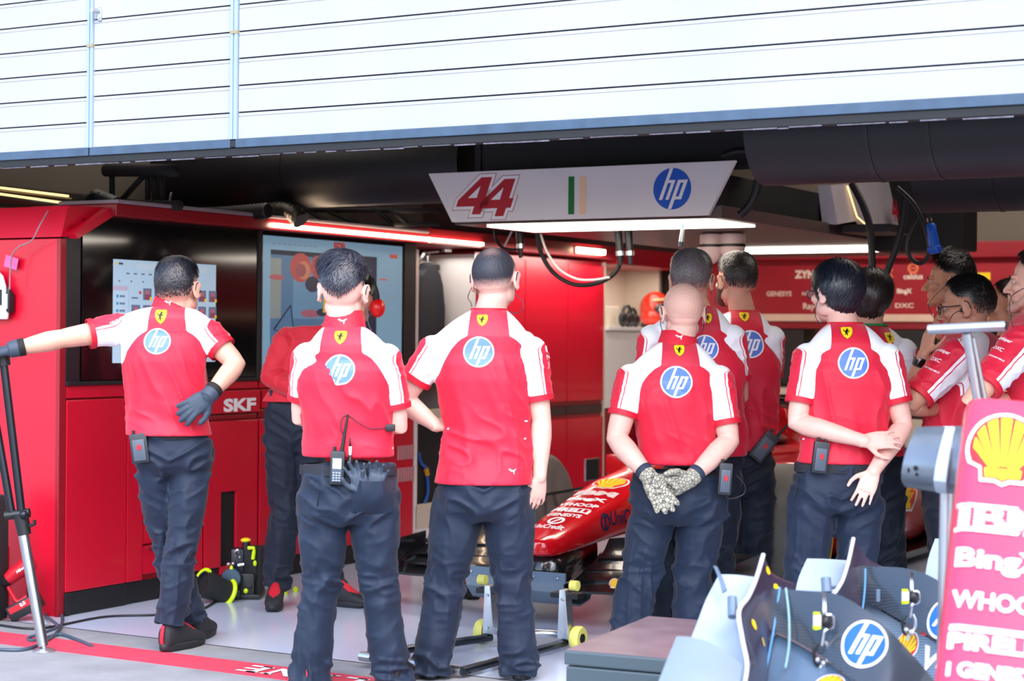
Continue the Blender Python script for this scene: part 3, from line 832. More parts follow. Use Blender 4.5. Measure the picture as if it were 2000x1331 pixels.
# upper beige wall pieces show above the banner on the right
# ================================================================== overhead: ducts, beam, truss, hoses
def duct(name, label, x0, x1, py_bot, py_top_est, w, segs, cat='duct'):
    ua, za = FW(x0, py_bot[0], w); ub, zb = FW(x1, py_bot[1], w)
    rr = py_top_est
    z = (za + zb) / 2 + rr
    e = empty(name, label, cat, F((ua + ub) / 2, w, z))
    L = ub - ua; a = -L / 2
    for s in segs:
        b = -L / 2 + L * s
        mb = MB(); n = 24; pts = []; rad = []
        k = max(3, int((b - a) / .12))
        for i in range(k + 1):
            t = i / k; pts.append((a + (b - a) * t, 0, 0)); rad.append(rr * (1 + .004 * math.sin(t * 9)))
        mb.tube(pts, rad, n); mb.build('fabric_section', M_FAB, e, True)
        mb = MB(); mb.tube([(b - .012, 0, 0), (b + .004, 0, 0)], [rr + .003, rr + .003], n); mb.build('seam', M_BLACK, e, True)
        a = b
    return e
duct('air_duct', 'fat black fabric air duct on the right, just under the door edge', 1492, 2080, (366, 340), .235, 1.05, (.42, .62, 1.0))
duct('air_duct', 'black fabric air duct on the left, above the screens', 335, 930, (412, 398), .215, 2.5, (.45, 1.0))
u0, z0 = FW(925, 352, 2.3); u1, z1 = FW(1500, 330, 2.3)
e = empty('roof_beam', 'flat dark grey roof beam between the two air ducts, behind the white sign', 'beam', F((u0 + u1) / 2, 2.45, 0))
MB().box(-(u1 - u0) / 2, (u1 - u0) / 2, -.1, .1, 2.29, 2.95, .006).build('beam', mat('dark grey beam', (34, 34, 37), .6), e)
MB().box(-(u1 - u0) / 2 - .02, -(u1 - u0) / 2 + .02, -.11, .11, 2.29, 2.95, .004).build('end_plate', M_BLACK, e)
# long second duct deeper on the right
duct('air_duct', 'lower black air duct deeper in on the right, behind the hanging cables', 1806, 2120, (418, 408), .25, 2.3, (.5, 1.0))
# truss on the left
e = empty('roof_truss', 'black lattice roof truss above the left cabinets', 'truss', F(0, 1.3, 0))
def tw(px, py, w=1.3): u, z = FW(px, py, w); return (u, 0, z)
mb = MB(); mb.tube([tw(206, 333), tw(345, 333)], .035, 10); mb.build('top_chord', M_BLACKM, e, True)
mb = MB(); mb.tube([tw(215, 398), tw(352, 402)], .028, 10); mb.build('bottom_chord', M_BLACKM, e, True)
for a, b in (((219, 335), (219, 395)), ((234, 395), (284, 340)), ((289, 335), (289, 395)), ((316, 335), (316, 395)), ((302, 335), (302, 395))):
    mb = MB(); mb.tube([tw(*a), tw(*b)], .016, 8); mb.build('brace', M_BLACKM, e, True)
mb = MB(); mb.tube([tw(335, 376), tw(325, 418)], .006, 6); mb.build('wire', M_STEEL, e, True)
e = empty('roof_truss', 'dark lattice truss and wires behind the left end of the white sign', 'truss', F(0, 3.4, 0))
def tw2(px, py): u, z = FW(px, py, 3.4); return (u, 0, z)
for a, b in (((560, 410), (860, 412)), ((640, 440), (860, 438)), ((600, 410), (650, 440)), ((700, 438), (640, 412)), ((730, 405), (770, 440)), ((800, 440), (760, 408))):
    mb = MB(); mb.tube([tw2(*a), tw2(*b)], .016, 8); mb.build('brace', M_BLACKM, e, True)
# flexible hoses
def flex(name, label, pts, w, r, m, cat='hose', rib=.028):
    P = []
    for q in pts:
        u, z = FW(q[0], q[1], w); P.append((u, 0, z))
    P = bez(P, 12); out = []; rad = []
    # resample along the length for the ribs
    L = [0]
    for i in range(1, len(P)): L.append(L[-1] + (P[i] - P[i - 1]).length)
    n = int(L[-1] / (rib / 2)) + 2
    for i in range(n + 1):
        d = L[-1] * i / n; j = max(k for k in range(len(L)) if L[k] <= d + 1e-9); j = min(j, len(P) - 2)
        t = (d - L[j]) / max(1e-6, L[j + 1] - L[j]); out.append(P[j].lerp(P[j + 1], t)); rad.append(r * (1.06 if i % 2 else .9))
    mb = MB(); mb.tube(out, rad, 14); o = mb.build(name, m, None, True, F(0, w, 0), GROT, 60)
    return tag(o, label, cat)
flex('flexible_hose', 'black ribbed hose on top of the cabinets above the first screen', ((182, 384), (196, 390), (214, 396), (226, 402)), 1.0, .045, M_BLACK)
flex('flexible_hose', 'dark ribbed hose lying on the cabinet canopy above the second screen', ((378, 422), (430, 420), (480, 416), (524, 412)), 2.0, .045, M_BLACK)
flex('foil_hose', 'crinkled silvery duct bend above the second screen', ((505, 418), (545, 410), (572, 416), (588, 432)), 2.3, .05, mat('dull foil', (70, 66, 62), .35, .7, bump=.4, bscale=60))
flex('flexible_hose', 'coarse black corrugated hose looping over the right end of the white sign', ((1412, 306), (1440, 296), (1468, 300), (1482, 330), (1478, 370), (1464, 402), (1446, 420)), 2.17, .022, M_BLACK)
# dark tube at the top left, LED reflections painted on as glowing strips
e = empty('dark_tube', 'dark glossy tube with two painted warm reflections, top left above the red hood', 'tube', F(0, .95, 0))
def tl(px, py): u, z = FW(px, py, .95); return Vector((u, 0, z))
a, b = tl(-60, 376), tl(172, 402)
mb = MB(); mb.tube([a, b], .062, 20); mb.build('tube', mat('smoked tube', (52, 50, 46), .12, coat=.4), e, True)
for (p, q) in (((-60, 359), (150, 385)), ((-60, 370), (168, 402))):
    A, B = tl(*p) + Vector((0, -.062, 0)), tl(*q) + Vector((0, -.062, 0)); mb = MB(); mb.tube([A, B], .006, 8); mb.build('painted_reflection', mat('warm glowing line', (255, 214, 140), .4, var=0, emit=1.1), e, True)
mb = MB(); mb.tube([b, b + (b - a).normalized() * .03], .068, 20); mb.build('end_cap', M_BLACK, e, True)
# loose cables above
def cable(name, label, pts, r, m, cat='cable', n=10):
    """pts: world points"""
    o0 = Vector(pts[0]); P = bez([Vector(p) - o0 for p in pts], n)
    mb = MB(); mb.tube(P, r, 8); o = mb.build(name, m, None, True, o0, 0)
    return tag(o, label, cat)
M_CAB = mat('black cable', (18, 18, 22), .5); M_CABW = mat('pale grey cable', (196, 190, 190), .5)
def wp(px, py, w, dw=0):
    u, z = FW(px, py, w); return F(u, w, z)
# hanging plug and cable on the end panel
cable('power_cable', 'thin cable hanging down the red end panel from its hood', [wp(94, 412, .58), wp(78, 440, .50), wp(62, 470, .50), wp(38, 482, .50), wp(24, 498, .51), wp(20, 530, .52), wp(19, 566, .52)], .004, mat('white and grey cord', (150, 120, 124), .5))
e = empty('cable_connector', 'black inline connector with white label hanging on the red end panel', 'connector', wp(17, 590, .55))
MB().box(-.024, .024, -.02, .02, -.055, .045, .008).build('body', M_BLACK, e, True)
MB().box(-.019, .012, -.0225, -.018, -.035, .04).build('white_label', M_WHITE, e)
MB().cyl((.0, 0, .045), (.0, 0, .075), .014, .008).build('strain_relief', M_BLACK, e, True)
MB().cyl((.0, 0, -.055), (.0, 0, -.07), .009).build('cable_tail', M_BLACK, e, True)
o = MB().box(-.045, .045, -.001, .001, -.03, .03, 0).build('tape_piece', mat('pink translucent tape', (214, 90, 150), .3), None, False, wp(22, 513, .556), GROT); o.rotation_euler = (0, R(14), GROT); tag(o, 'strip of pinkish tape holding the hanging cable to the red panel', 'tape')

# ================================================================== light gantry with the white sign
WS = 2.1
uTL, zTL = FW(842, 342, WS); uTR, zTR = FW(1441, 312, WS); uBL, zBL = FW(888, 438, WS); uBR, zBR = FW(1388, 418, WS)
zT = (zTL + zTR) / 2; zBt = (zBL + zBR) / 2
gan = empty('light_gantry', 'overhead light gantry above the car, dark body with glowing panels underneath', 'gantry', F(0, WS, 0))
W1 = 6.4 - WS
MB().box(uBL + .02, uBR - .0, .03, W1, zBt + .02, zBt + .22, .006).build('body', M_BLACKM, gan)
MB().box(uBL - .02, uBR + .03, .03, W1, zBt - .01, zBt + .02, .004).build('soffit', mat('dark soffit', (58, 40, 40), .35), gan)
sg = empty('number_sign', 'white trapezoid sign with red 44, two colour bars and blue round logo', 'sign', F(0, WS, 0))
mb = MB(); mb.prism([(uBL, zBt), (uBR, zBt), (uTR, zT), (uTL, zT)], -.03, 0.0, Matrix(((1, 0, 0, 0), (0, 0, 1, 0), (0, 1, 0, 0), (0, 0, 0, 1))), .004); mb.build('board', M_WHITE, sg)
pr = Print()
un, zn = FW(952, 385, WS - .03); k10 = FW(962, 385, WS - .03)[0] - un
# slanted 44: outline, white gap, red figures
def four(cx, cy, h, grow, mi, layer):
    s = .36; g = grow
    def P(x, y): return (cx + (x + s * y) * h, cy + y * h)
    pr.poly([P(-.50 - g, -.28 - g), P(-.50 - g, -.10 + g * .3), P(.02 - g, .5 + g), P(.36 + g, .5 + g), P(.36 + g, -.02 + 0), P(.50 + g, -.02 + g), P(.50 + g, -.28 - g), P(.36 + g, -.28 - g), P(.36 + g, -.5 - g), P(.08 - g, -.5 - g), P(.08 - g, -.28 - g)], mi, layer)
def hole(cx, cy, h, mi, layer):
    s = .36
    def P(x, y): return (cx + (x + s * y) * h, cy + y * h)
    pr.poly([P(-.20, -.05), P(.08, -.05), P(.08, .27)], mi, layer)
hN = 62 * k10 / 10
for dx in (-24, 21):
    four(un + dx * k10 / 10, zn + (-dx) * .0003, hN, .10, 0, 0)
for dx in (-24, 21): four(un + dx * k10 / 10, zn - dx * .0003, hN, .085, 1, 1)
for dx in (-24, 21): four(un + dx * k10 / 10, zn - dx * .0003, hN, .0, 0, 2); hole(un + dx * k10 / 10, zn - dx * .0003, hN, 1, 3)
pr44 = pr; bars = []
for px, mi in ((1116, 2), (1138, 3)):
    u, z = FW(px, 382, WS - .03); pr = Print(); bars.append(pr); pr.rect(u - 5.5 * k10 / 10, u + 5.5 * k10 / 10, z - 31 * k10 / 10, z + 31 * k10 / 10, mi)
u, z = FW(1313, 369, WS - .03)
pr = Print().add(LOGO_DISC, u, z, 33 * k10 / 10, 0, {0: 4, 1: 1})
SGM = [M_PRINTR, M_PRINTW, M_PRINTG, mat('peach print', (255, 214, 170), .5, var=0), M_PRINTB]; SGF = (Vector((0, -.0305, 0)), Vector((1, 0, 0)), Vector((0, 0, 1)), Vector((0, -1, 0)))
apply_print(pr, 'round_logo', SGM, sg, SGF); apply_print(pr44, 'race_number', SGM, sg, SGF)
for q in bars: apply_print(q, 'colour_bar', SGM, sg, SGF)
# light panels of the underside
mb = MB(); mb.box(uBL + .14, uBR - .02, .10, .62, zBt - .022, zBt - .011, .003); mb.build('light_panel', M_PANEL, gan)
mb = MB(); mb.box(uBL + .14, uBR - .03, W1 - 1.45, W1 - .85, zBt - .022, zBt - .011, .003); mb.build('light_panel', M_PANEL, gan)
MB().box(uBR - .02, uBR + .06, .0, W1, zBt - .012, zBt + .05, .004).build('edge_rail', mat('brown grey rail', (84, 66, 66), .4), gan)
# domes
for px, py, lab in ((1391, 466, 'white dome beacon hanging under the gantry, left of the pair'), (1431, 468, 'white dome beacon hanging under the gantry, right of the pair')):
    u, z = FW(px, py, 3.3)
    d = empty('dome_sensor', lab, 'sensor', F(u, 3.3, zBt - .112))
    mb = MB(); mb.lathe([(.0, -.075), (.02, -.07), (.05, -.045), (.068, -.01), (.072, .02)], 20); mb.build('dome', mat('pale dome', (222, 200, 196), .4), d, True)
    mb = MB(); mb.lathe([(.076, .02), (.076, .035)], 20); mb.build('band', M_BLACK, d, True)
    mb = MB(); mb.lathe([(.07, .035), (.07, .09), (.05, .10)], 20); mb.build('base', mat('pale dome', (222, 200, 196)), d, True)
# cables below the gantry
cable('hanging_cable', 'thick black cable drooping in a loop under the gantry, before the tall red cabinets', [wp(1050, 457, 2.9), wp(1056, 492, 2.9), wp(1080, 532, 2.9), wp(1118, 555, 2.9), wp(1160, 555, 2.9), wp(1196, 538, 2.9), wp(1212, 512, 2.9), wp(1214, 480, 2.9)], .013, M_CAB)
cable('hanging_cable', 'pale thin cable drooping beside the black loop under the gantry', [wp(1056, 457, 2.85), wp(1068, 492, 2.85), wp(1092, 526, 2.85), wp(1126, 545, 2.85), wp(1160, 547, 2.85), wp(1190, 542, 2.85)], .007, M_CABW)
cable('hanging_cable', 'dark cable tail hanging under the gantry near the shaven head, left of the loop', [wp(966, 448, 2.9), wp(970, 470, 2.9), wp(982, 484, 2.9), wp(1002, 488, 2.9), wp(1018, 484, 2.9)], .009, M_CAB)
cable('hanging_cable', 'grey cable tail crossing behind the plug under the gantry', [wp(1000, 452, 2.95), wp(992, 468, 2.95), wp(984, 484, 2.95)], .006, M_CABW)
for px, py, lab in ((1013, 470, 'black plug with steel collar hanging under the left end of the gantry'), (1211, 484, 'black plug pair where the drooping cables enter the gantry')):
    p = wp(px, py, 2.88); e = empty('cable_plug', lab, 'plug', p)
    for dx in ((0,) if px < 1100 else (-.012, .05)):
        MB().cyl((dx, 0, .09), (dx + .01, 0, -.02), .022, .020).build('grip', M_BLACK, e, True)
        MB().cyl((dx + .01, 0, -.02), (dx + .012, 0, -.045), .023).build('collar', M_STEEL, e, True)
        MB().cyl((dx + .012, 0, -.045), (dx + .014, 0, -.10), .016, .010).build('boot', M_BLACK, e, True)
p = wp(1335, 455, 2.3); e = empty('cable_plug', 'small steel plug on a teal wire hanging under the sign', 'plug', p)
MB().cyl((0, 0, .10), (-.004, 0, .02), .004).build('wire', mat('teal wire', (30, 90, 120), .4), e, True)
MB().cyl((-.004, 0, .02), (-.012, 0, -.045), .010, .013).build('sleeve', M_STEEL, e, True)
MB().cyl((-.012, 0, -.045), (-.014, 0, -.07), .012).build('tip', mat('dark steel', (70, 80, 96), .3, .9), e, True)
# vertical cables right
cable('hanging_cable', 'thick black cable hanging straight down in front of the angled white sign', [wp(1664, 358, 3.0), wp(1685, 400, 3.0), wp(1698, 440, 3.0), wp(1702, 480, 3.0), wp(1704, 540, 3.0)], .020, M_CAB)
cable('hanging_cable', 'black cable leaning left as it hangs beside the angled white sign', [wp(1770, 380, 3.0), wp(1762, 440, 3.0), wp(1752, 480, 3.0), wp(1736, 522, 3.0), wp(1720, 570, 3.0)], .018, M_CAB)
cable('hanging_cable', 'thin black cable hanging in a round loop left of the blue connector', [wp(1752, 366, 2.7), wp(1786, 400, 2.7), wp(1808, 450, 2.7), wp(1815, 490, 2.7), wp(1800, 514, 2.7), wp(1780, 506, 2.7), wp(1772, 482, 2.7), wp(1780, 452, 2.7), wp(1795, 425, 2.7)], .011, M_CAB)
p = wp(1822, 466, 2.7); e = empty('mains_connector', 'bright blue round mains connector hanging on a cable', 'connector', p); e.rotation_euler = (0, R(-10), GROT)
mb = MB(); mb.lathe([(.028, -.075), (.036, -.06), (.036, -.045), (.028, -.04), (.028, .0), (.024, .03), (.026, .06), (.018, .075)], 18); mb.build('body', mat('blue plastic', (10, 84, 196), .4), e, True)
MB().cyl((0, 0, .07), (-.01, 0, .28), .008).build('cord', M_CAB, e, True)
# angled second sign
e = empty('number_sign', 'angled white sign box with small red 44, hanging behind the right duct', 'sign', F(0, 3.6, 0))
def s2p(px, py, d=0): u, z = FW(px, py, 3.6 + d); return Vector((u, d, z))
q = [s2p(1597, 362), s2p(1622, 362), s2p(1636, 438), s2p(1606, 438)]
def slab(pts, th):
    mb = MB(); n = (pts[1] - pts[0]).cross(pts[2] - pts[0]).normalized()
    a = [mb.bm.verts.new(p) for p in pts]; b = [mb.bm.verts.new(p - n * th) for p in pts]
    mb.bm.faces.new(a); mb.bm.faces.new(b[::-1])
    for i in range(len(pts)): mb.bm.faces.new((a[i], b[i], b[(i + 1) % len(pts)], a[(i + 1) % len(pts)]))
    return mb
slab(q, -.03).build('side_face', mat('bluish white lacquer', (206, 206, 222), .4), e)
q2 = [s2p(1622, 362), s2p(1662, 358, .2), s2p(1674, 432, .2), s2p(1636, 438)]
slab(q2, -.03).build('middle_face', mat('grey white lacquer', (186, 176, 184), .4), e)
q3 = [s2p(1662, 358, .2), s2p(1735, 352, .8), s2p(1756, 445, .8), s2p(1690, 442, .2), s2p(1674, 424, .2)]
slab(q3, -.03).build('front_face', mat('grey white lacquer', (186, 176, 184)), e)
A, B = s2p(1655, 363, .15), s2p(1674, 424, .17)
mb = MB(); mb.tube([A, B], .005, 6); mb.tube([B, s2p(1690, 438, .18)], .005, 6); mb.build('light_edge', MATS['warm glowing line'], e, True)
pr = Print(); pr.text('44', 0, 0, .11, 0, 0, bold=.03, shear=.25, height=.13)
c = s2p(1732, 415, .62); rt = (q3[1] - q3[0]).normalized(); upv = Vector((-.2, 0, 1)).normalized(); nz = rt.cross(upv).normalized()
apply_print(pr, 'sign_print', [M_PRINTR], e, (c + nz * .05, rt, upv, nz))
MB().box(s2p(1655, 450, .2).x, s2p(1750, 450, .2).x, .1, .5, s2p(1700, 452, .2).z - .01, s2p(1700, 440, .2).z, .004).build('bracket', M_BLACK, e)
e = empty('ceiling_unit', 'dark boxed unit with fittings hanging behind the blue connector', 'unit', F(0, 4.4, 0))
u, z = FW(1800, 430, 4.4)
MB().box(u - .3, u + .25, 0, .3, z - .18, z + .45, .01).build('box', M_BLACKM, e)
mb = MB(); mb.ball((FW(1812, 380, 4.3)[0], -.1, FW(1812, 380, 4.3)[1]), .016); mb.ball((FW(1815, 430, 4.3)[0], -.1, FW(1815, 430, 4.3)[1]), .016); mb.build('bright_stud', M_CREAM, e, True)
# unseen area lights: a hidden canopy strip, the rest added as fill
def lamp(u, w, z, su, sw, watts, tilt_u=0, tilt_w=0, col=(1, .90, .80)):
    d = bpy.data.lights.new('unseen_area_light', 'AREA'); d.shape = 'RECTANGLE'; d.size = su; d.size_y = sw; d.energy = watts * .8; d.color = col
    o = bpy.data.objects.new('unseen_area_light', d); COL.objects.link(o); o.location = F(u, w, z)
    o.rotation_euler = (Matrix.Rotation(GROT, 3, 'Z') @ Matrix.Rotation(R(tilt_u), 3, 'Y') @ Matrix.Rotation(R(tilt_w), 3, 'X')).to_euler()
lamp(.07, 5.5, 2.0, .06, 1.8, 8, 25)  # hidden strip under the canopy, washing the tall red doors
lamp(-.25, 7.2, 1.97, .4, 1.2, 5)
lamp(-.28, 4.2, 1.96, .3, .6, 1.6)
lamp(3.4, 6.6, 2.75, 5.0, .25, 36, 0, 36)
lamp(-.55, 2.2, 3.3, .5, 3.2, 11, 0, 0)
lamp(4.0, 3.2, 3.2, 1.5, 1.5, 14)
# ================================================================== people
def hash3(ix, iy, iz, seed):
    h = (ix.astype(np.int64) * 374761393 + iy.astype(np.int64) * 668265263 + iz.astype(np.int64) * 2147483647 + seed * 974711) & 0xffffffff
    h = ((h ^ (h >> 13)) * 1274126177) & 0xffffffff
    h = h ^ (h >> 16)
    return (h & 0xffff) / 65535.0
def vnoise(p, seed=0):
    i = np.floor(p).astype(np.int64); f = p - i; f = f * f * (3 - 2 * f)
    r = 0
    for dx in (0, 1):
        for dy in (0, 1):
            for dz in (0, 1):
                w = (f[:, 0] if dx else 1 - f[:, 0]) * (f[:, 1] if dy else 1 - f[:, 1]) * (f[:, 2] if dz else 1 - f[:, 2])
                r = r + w * hash3(i[:, 0] + dx, i[:, 1] + dy, i[:, 2] + dz, seed)
    return r * 2 - 1
def ridge(p, seed=0):
    return 1.5 * (1 - np.abs(vnoise(p, seed))) ** 3 - .75
class Soup:
    """closed overlapping shells that a voxel remesh melts into one surface"""
    def __init__(s): s.v = []; s.f = []
    def rings(s, rs):
        n = len(rs[0]); b = len(s.v)
        for r in rs: s.v += [tuple(p) for p in r]
        for i in range(len(rs) - 1):
            for k in range(n):
                a = b + i * n + k; a2 = b + i * n + (k + 1) % n
                s.f.append((a, a2, a2 + n, a + n))
        s.f.append(tuple(range(b + n - 1, b - 1, -1))); l = b + (len(rs) - 1) * n
        s.f.append(tuple(range(l, l + n)))
        return s
    def loft(s, secs, n=28, e=2.2):
        """secs: (centre, right axis, fwd axis, rx, ry)"""
        rs = []
        for c, ax, ay, rx, ry in secs:
            ring = []
            for k in range(n):
                a = 2 * math.pi * k / n; ca, sa = math.cos(a), math.sin(a)
                x = math.copysign(abs(ca) ** (2 / e), ca) * rx; y = math.copysign(abs(sa) ** (2 / e), sa) * ry
                ring.append(c + ax * x + ay * y)
            rs.append(ring)
        return s.rings(rs)
    def limb(s, pts, rad, n=16, cap=True, flat=None):
        """tapered tube with rounded ends"""
        P = [Vector(p) for p in pts]; Rd = list(rad)
        if cap:
            d0 = (P[0] - P[1]).normalized(); d1 = (P[-1] - P[-2]).normalized()
            r0, r1 = Rd[0], Rd[-1]
            P = [P[0] + d0 * r0 * .95, P[0] + d0 * r0 * .7] + P + [P[-1] + d1 * r1 * .7, P[-1] + d1 * r1 * .95]
            Rd = [r0 * .3, r0 * .72] + Rd + [r1 * .72, r1 * .3]
        prev = None; rs = []
        for i, p in enumerate(P):
            t = (P[min(i + 1, len(P) - 1)] - P[max(i - 1, 0)]).normalized()
            a = t.orthogonal().normalized() if prev is None else (prev - t * prev.dot(t)).normalized()
            prev = a; b = t.cross(a)
            rs.append([p + (a * math.cos(2 * math.pi * k / n) + b * math.sin(2 * math.pi * k / n)) * Rd[i] for k in range(n)])
        return s.rings(rs)
    def ell(s, c, rx, ry, rz, M=None, n=16):
        rs = []
        for i in range(1, 10):
            th = math.pi * i / 10; z = -math.cos(th); r = math.sin(th)
            ring = []
            for k in range(n):
                a = 2 * math.pi * k / n
                q = Vector((r * math.cos(a) * rx, r * math.sin(a) * ry, z * rz))
                ring.append(c + (M @ q if M is not None else q))
            rs.append(ring)
        return s.rings(rs)
def melt(soup, name, vox, smooth=3, ratio=None, fac=.5):
    me = bpy.data.meshes.new('t'); me.from_pydata(soup.v, [], soup.f)
    bm = bmesh.new(); bm.from_mesh(me); bmesh.ops.recalc_face_normals(bm, faces=bm.faces[:]); bm.to_mesh(me); bm.free()
    o = bpy.data.objects.new('t', me); COL.objects.link(o)
    m = o.modifiers.new('r', 'REMESH'); m.mode = 'VOXEL'; m.voxel_size = vox; m.adaptivity = 0
    if smooth:
        q = o.modifiers.new('s', 'SMOOTH'); q.iterations = smooth; q.factor = fac
    if ratio:
        q = o.modifiers.new('d', 'DECIMATE'); q.ratio = ratio
    dg = bpy.context.evaluated_depsgraph_get()
    out = bpy.data.meshes.new_from_object(o.evaluated_get(dg)); out.name = name
    bpy.data.objects.remove(o); bpy.data.meshes.remove(me)
    return out
def get_co(me):
    a = np.empty(len(me.vertices) * 3, np.float32); me.vertices.foreach_get('co', a); return a.reshape(-1, 3).astype(np.float64)
def get_no(me):
    a = np.empty(len(me.vertices) * 3, np.float32); me.vertices.foreach_get('normal', a); return a.reshape(-1, 3).astype(np.float64)
def set_co(me, co):
    me.vertices.foreach_set('co', co.astype(np.float32).ravel()); me.update()
def set_attr(me, name, a):
    t = me.attributes.new(name, 'FLOAT', 'POINT'); t.data.foreach_set('value', a.astype(np.float32))
def bvh_of(me):
    return BVHTree.FromPolygons([v.co.copy() for v in me.vertices], [tuple(p.vertices) for p in me.polygons])

# ---- materials of people
def skin_mat(name, rgb, pink=(226, 140, 124)):
    m = mat(name, rgb, 0.5, var=0.06, vscale=14, bump=0.12, bscale=260)
    b = m.node_tree.nodes['Principled BSDF']
    b.inputs['Subsurface Weight'].default_value = 0.15; b.inputs['Subsurface Radius'].default_value = (.012, .005, .003)
    b.inputs['Subsurface Scale'].default_value = 1.0
    return m
SK_PALE = skin_mat('pale skin', (228, 180, 164)); SK_MID = skin_mat('light skin', (216, 162, 140)); SK_TAN = skin_mat('tanned skin', (196, 140, 114))
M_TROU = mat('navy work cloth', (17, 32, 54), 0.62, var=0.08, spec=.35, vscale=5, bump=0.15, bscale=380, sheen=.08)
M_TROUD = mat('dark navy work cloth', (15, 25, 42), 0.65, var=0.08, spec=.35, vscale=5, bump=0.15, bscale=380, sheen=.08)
M_BELT = mat('black webbing belt', (30, 33, 42), 0.7, bump=.5, bscale=300)
M_GLOVE = mat('dark blue grey glove', (54, 66, 82), 0.6, var=.1, bump=.2, bscale=200)
M_SOLE = mat('black shoe sole', (24, 25, 30), .6)
M_SHOE = mat('black knit shoe', (30, 30, 36), .7, bump=.2, bscale=300)
M_SHOER = mat('red shoe fabric', (196, 24, 46), .6)
def glove_print_mat():
    m = mat('snakeskin print glove', (214, 208, 190), 0.65, var=0)
    nt = m.node_tree; b = nt.nodes['Principled BSDF']
    tc = nt.nodes.new('ShaderNodeTexCoord'); vo = nt.nodes.new('ShaderNodeTexVoronoi'); vo.feature = 'DISTANCE_TO_EDGE'; vo.inputs['Scale'].default_value = 62
    nt.links.new(tc.outputs['Object'], vo.inputs['Vector'])
    r = nt.nodes.new('ShaderNodeValToRGB'); r.color_ramp.elements[0].position = .03; r.color_ramp.elements[1].position = .12
    r.color_ramp.elements[0].color = lin((74, 74, 72)); r.color_ramp.elements[1].color = lin((176, 171, 152))
    nt.links.new(vo.outputs['Distance'], r.inputs['Fac']); nt.links.new(r.outputs['Color'], b.inputs['Base Color'])
    return m
M_GLOVEP = glove_print_mat()
def shirt_mat():
    m = mat('team shirt', (214, 14, 44), 0.6, var=0, sheen=.15)
    nt = m.node_tree; b = nt.nodes['Principled BSDF']
    def att(n):
        a = nt.nodes.new('ShaderNodeAttribute'); a.attribute_name = n; return a.outputs['Fac']
    def mth(op, a, b2):
        q = nt.nodes.new('ShaderNodeMath'); q.operation = op
        for i, x in enumerate((a, b2)):
            if isinstance(x, (int, float)): q.inputs[i].default_value = x
            else: nt.links.new(x, q.inputs[i])
        return q.outputs[0]
    wf = att('white_field'); sf = att('stripe_field'); df = att('dark_field')
    white = mth('GREATER_THAN', wf, 0.0)
    # thin piping line inside the white, next to the red shoulder strip
    l = mth('MULTIPLY', mth('GREATER_THAN', sf, 0.011), mth('LESS_THAN', sf, 0.0155))
    white = mth('MULTIPLY', white, mth('SUBTRACT', 1.0, l))
    white = mth('MULTIPLY', white, mth('GREATER_THAN', sf, 0.0))
    dk = mth('GREATER_THAN', df, 0.0)
    mx = nt.nodes.new('ShaderNodeMix'); mx.data_type = 'RGBA'
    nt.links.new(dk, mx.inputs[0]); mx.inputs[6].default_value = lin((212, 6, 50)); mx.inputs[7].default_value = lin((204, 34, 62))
    mx2 = nt.nodes.new('ShaderNodeMix'); mx2.data_type = 'RGBA'
    nt.links.new(white, mx2.inputs[0]); nt.links.new(mx.outputs[2], mx2.inputs[6]); mx2.inputs[7].default_value = lin((240, 240, 246))
    nt.links.new(mx2.outputs[2], b.inputs['Base Color'])
    tc = nt.nodes.new('ShaderNodeTexCoord'); n = nt.nodes.new('ShaderNodeTexNoise'); n.inputs['Scale'].default_value = 420
    nt.links.new(tc.outputs['Object'], n.inputs['Vector']); bp = nt.nodes.new('ShaderNodeBump'); bp.inputs['Strength'].default_value = .08; bp.inputs['Distance'].default_value = .005
    nt.links.new(n.outputs['Fac'], bp.inputs['Height']); nt.links.new(bp.outputs['Normal'], b.inputs['Normal'])
    return m
M_SHIRT = shirt_mat()
M_COLLAR = mat('red collar cloth', (206, 22, 50), .62, bump=.1, bscale=300)
M_CUFF = mat('red cuff', (206, 14, 44), .6)
M_SWEAT = mat('red sweater', (206, 6, 36), .65, sheen=.2, bump=.15, bscale=260)
def hair_mat(name, rgb, tip=None):
    m = mat(name, rgb, 0.36, var=.4, vscale=90, spec=.7); return m
def scalp_mat(name, skin, hair):
    """cropped hair: attribute 'dens' mixes skin into hair with a fine grain"""
    if name in MATS: return MATS[name]
    m = mat(name, hair, .55, var=0, bump=.35, bscale=170, bstretch=(1, 1, .22)); nt = m.node_tree; b = nt.nodes['Principled BSDF']
    a = nt.nodes.new('ShaderNodeAttribute'); a.attribute_name = 'dens'
    tc = nt.nodes.new('ShaderNodeTexCoord'); n = nt.nodes.new('ShaderNodeTexNoise'); n.inputs['Scale'].default_value = 330; n.inputs['Detail'].default_value = 2
    nt.links.new(tc.outputs['Object'], n.inputs['Vector'])
    ad = nt.nodes.new('ShaderNodeMath'); ad.operation = 'ADD'; nt.links.new(a.outputs['Fac'], ad.inputs[0])
    sb = nt.nodes.new('ShaderNodeMath'); sb.operation = 'MULTIPLY_ADD'; nt.links.new(n.outputs['Fac'], sb.inputs[0]); sb.inputs[1].default_value = .9; sb.inputs[2].default_value = -.45
    nt.links.new(sb.outputs[0], ad.inputs[1])
    cl = nt.nodes.new('ShaderNodeClamp'); nt.links.new(ad.outputs[0], cl.inputs[0])
    mx = nt.nodes.new('ShaderNodeMix'); mx.data_type = 'RGBA'; nt.links.new(cl.outputs[0], mx.inputs[0]); mx.inputs[6].default_value = lin(skin); mx.inputs[7].default_value = lin(hair)
    nt.links.new(mx.outputs[2], b.inputs['Base Color'])
    return m
M_EYE = mat('shaded eye white', (186, 168, 162), .3, var=0); M_IRIS = mat('dark iris', (40, 28, 20), .2, var=0)  # shade of the lids is put into the eyeball colour
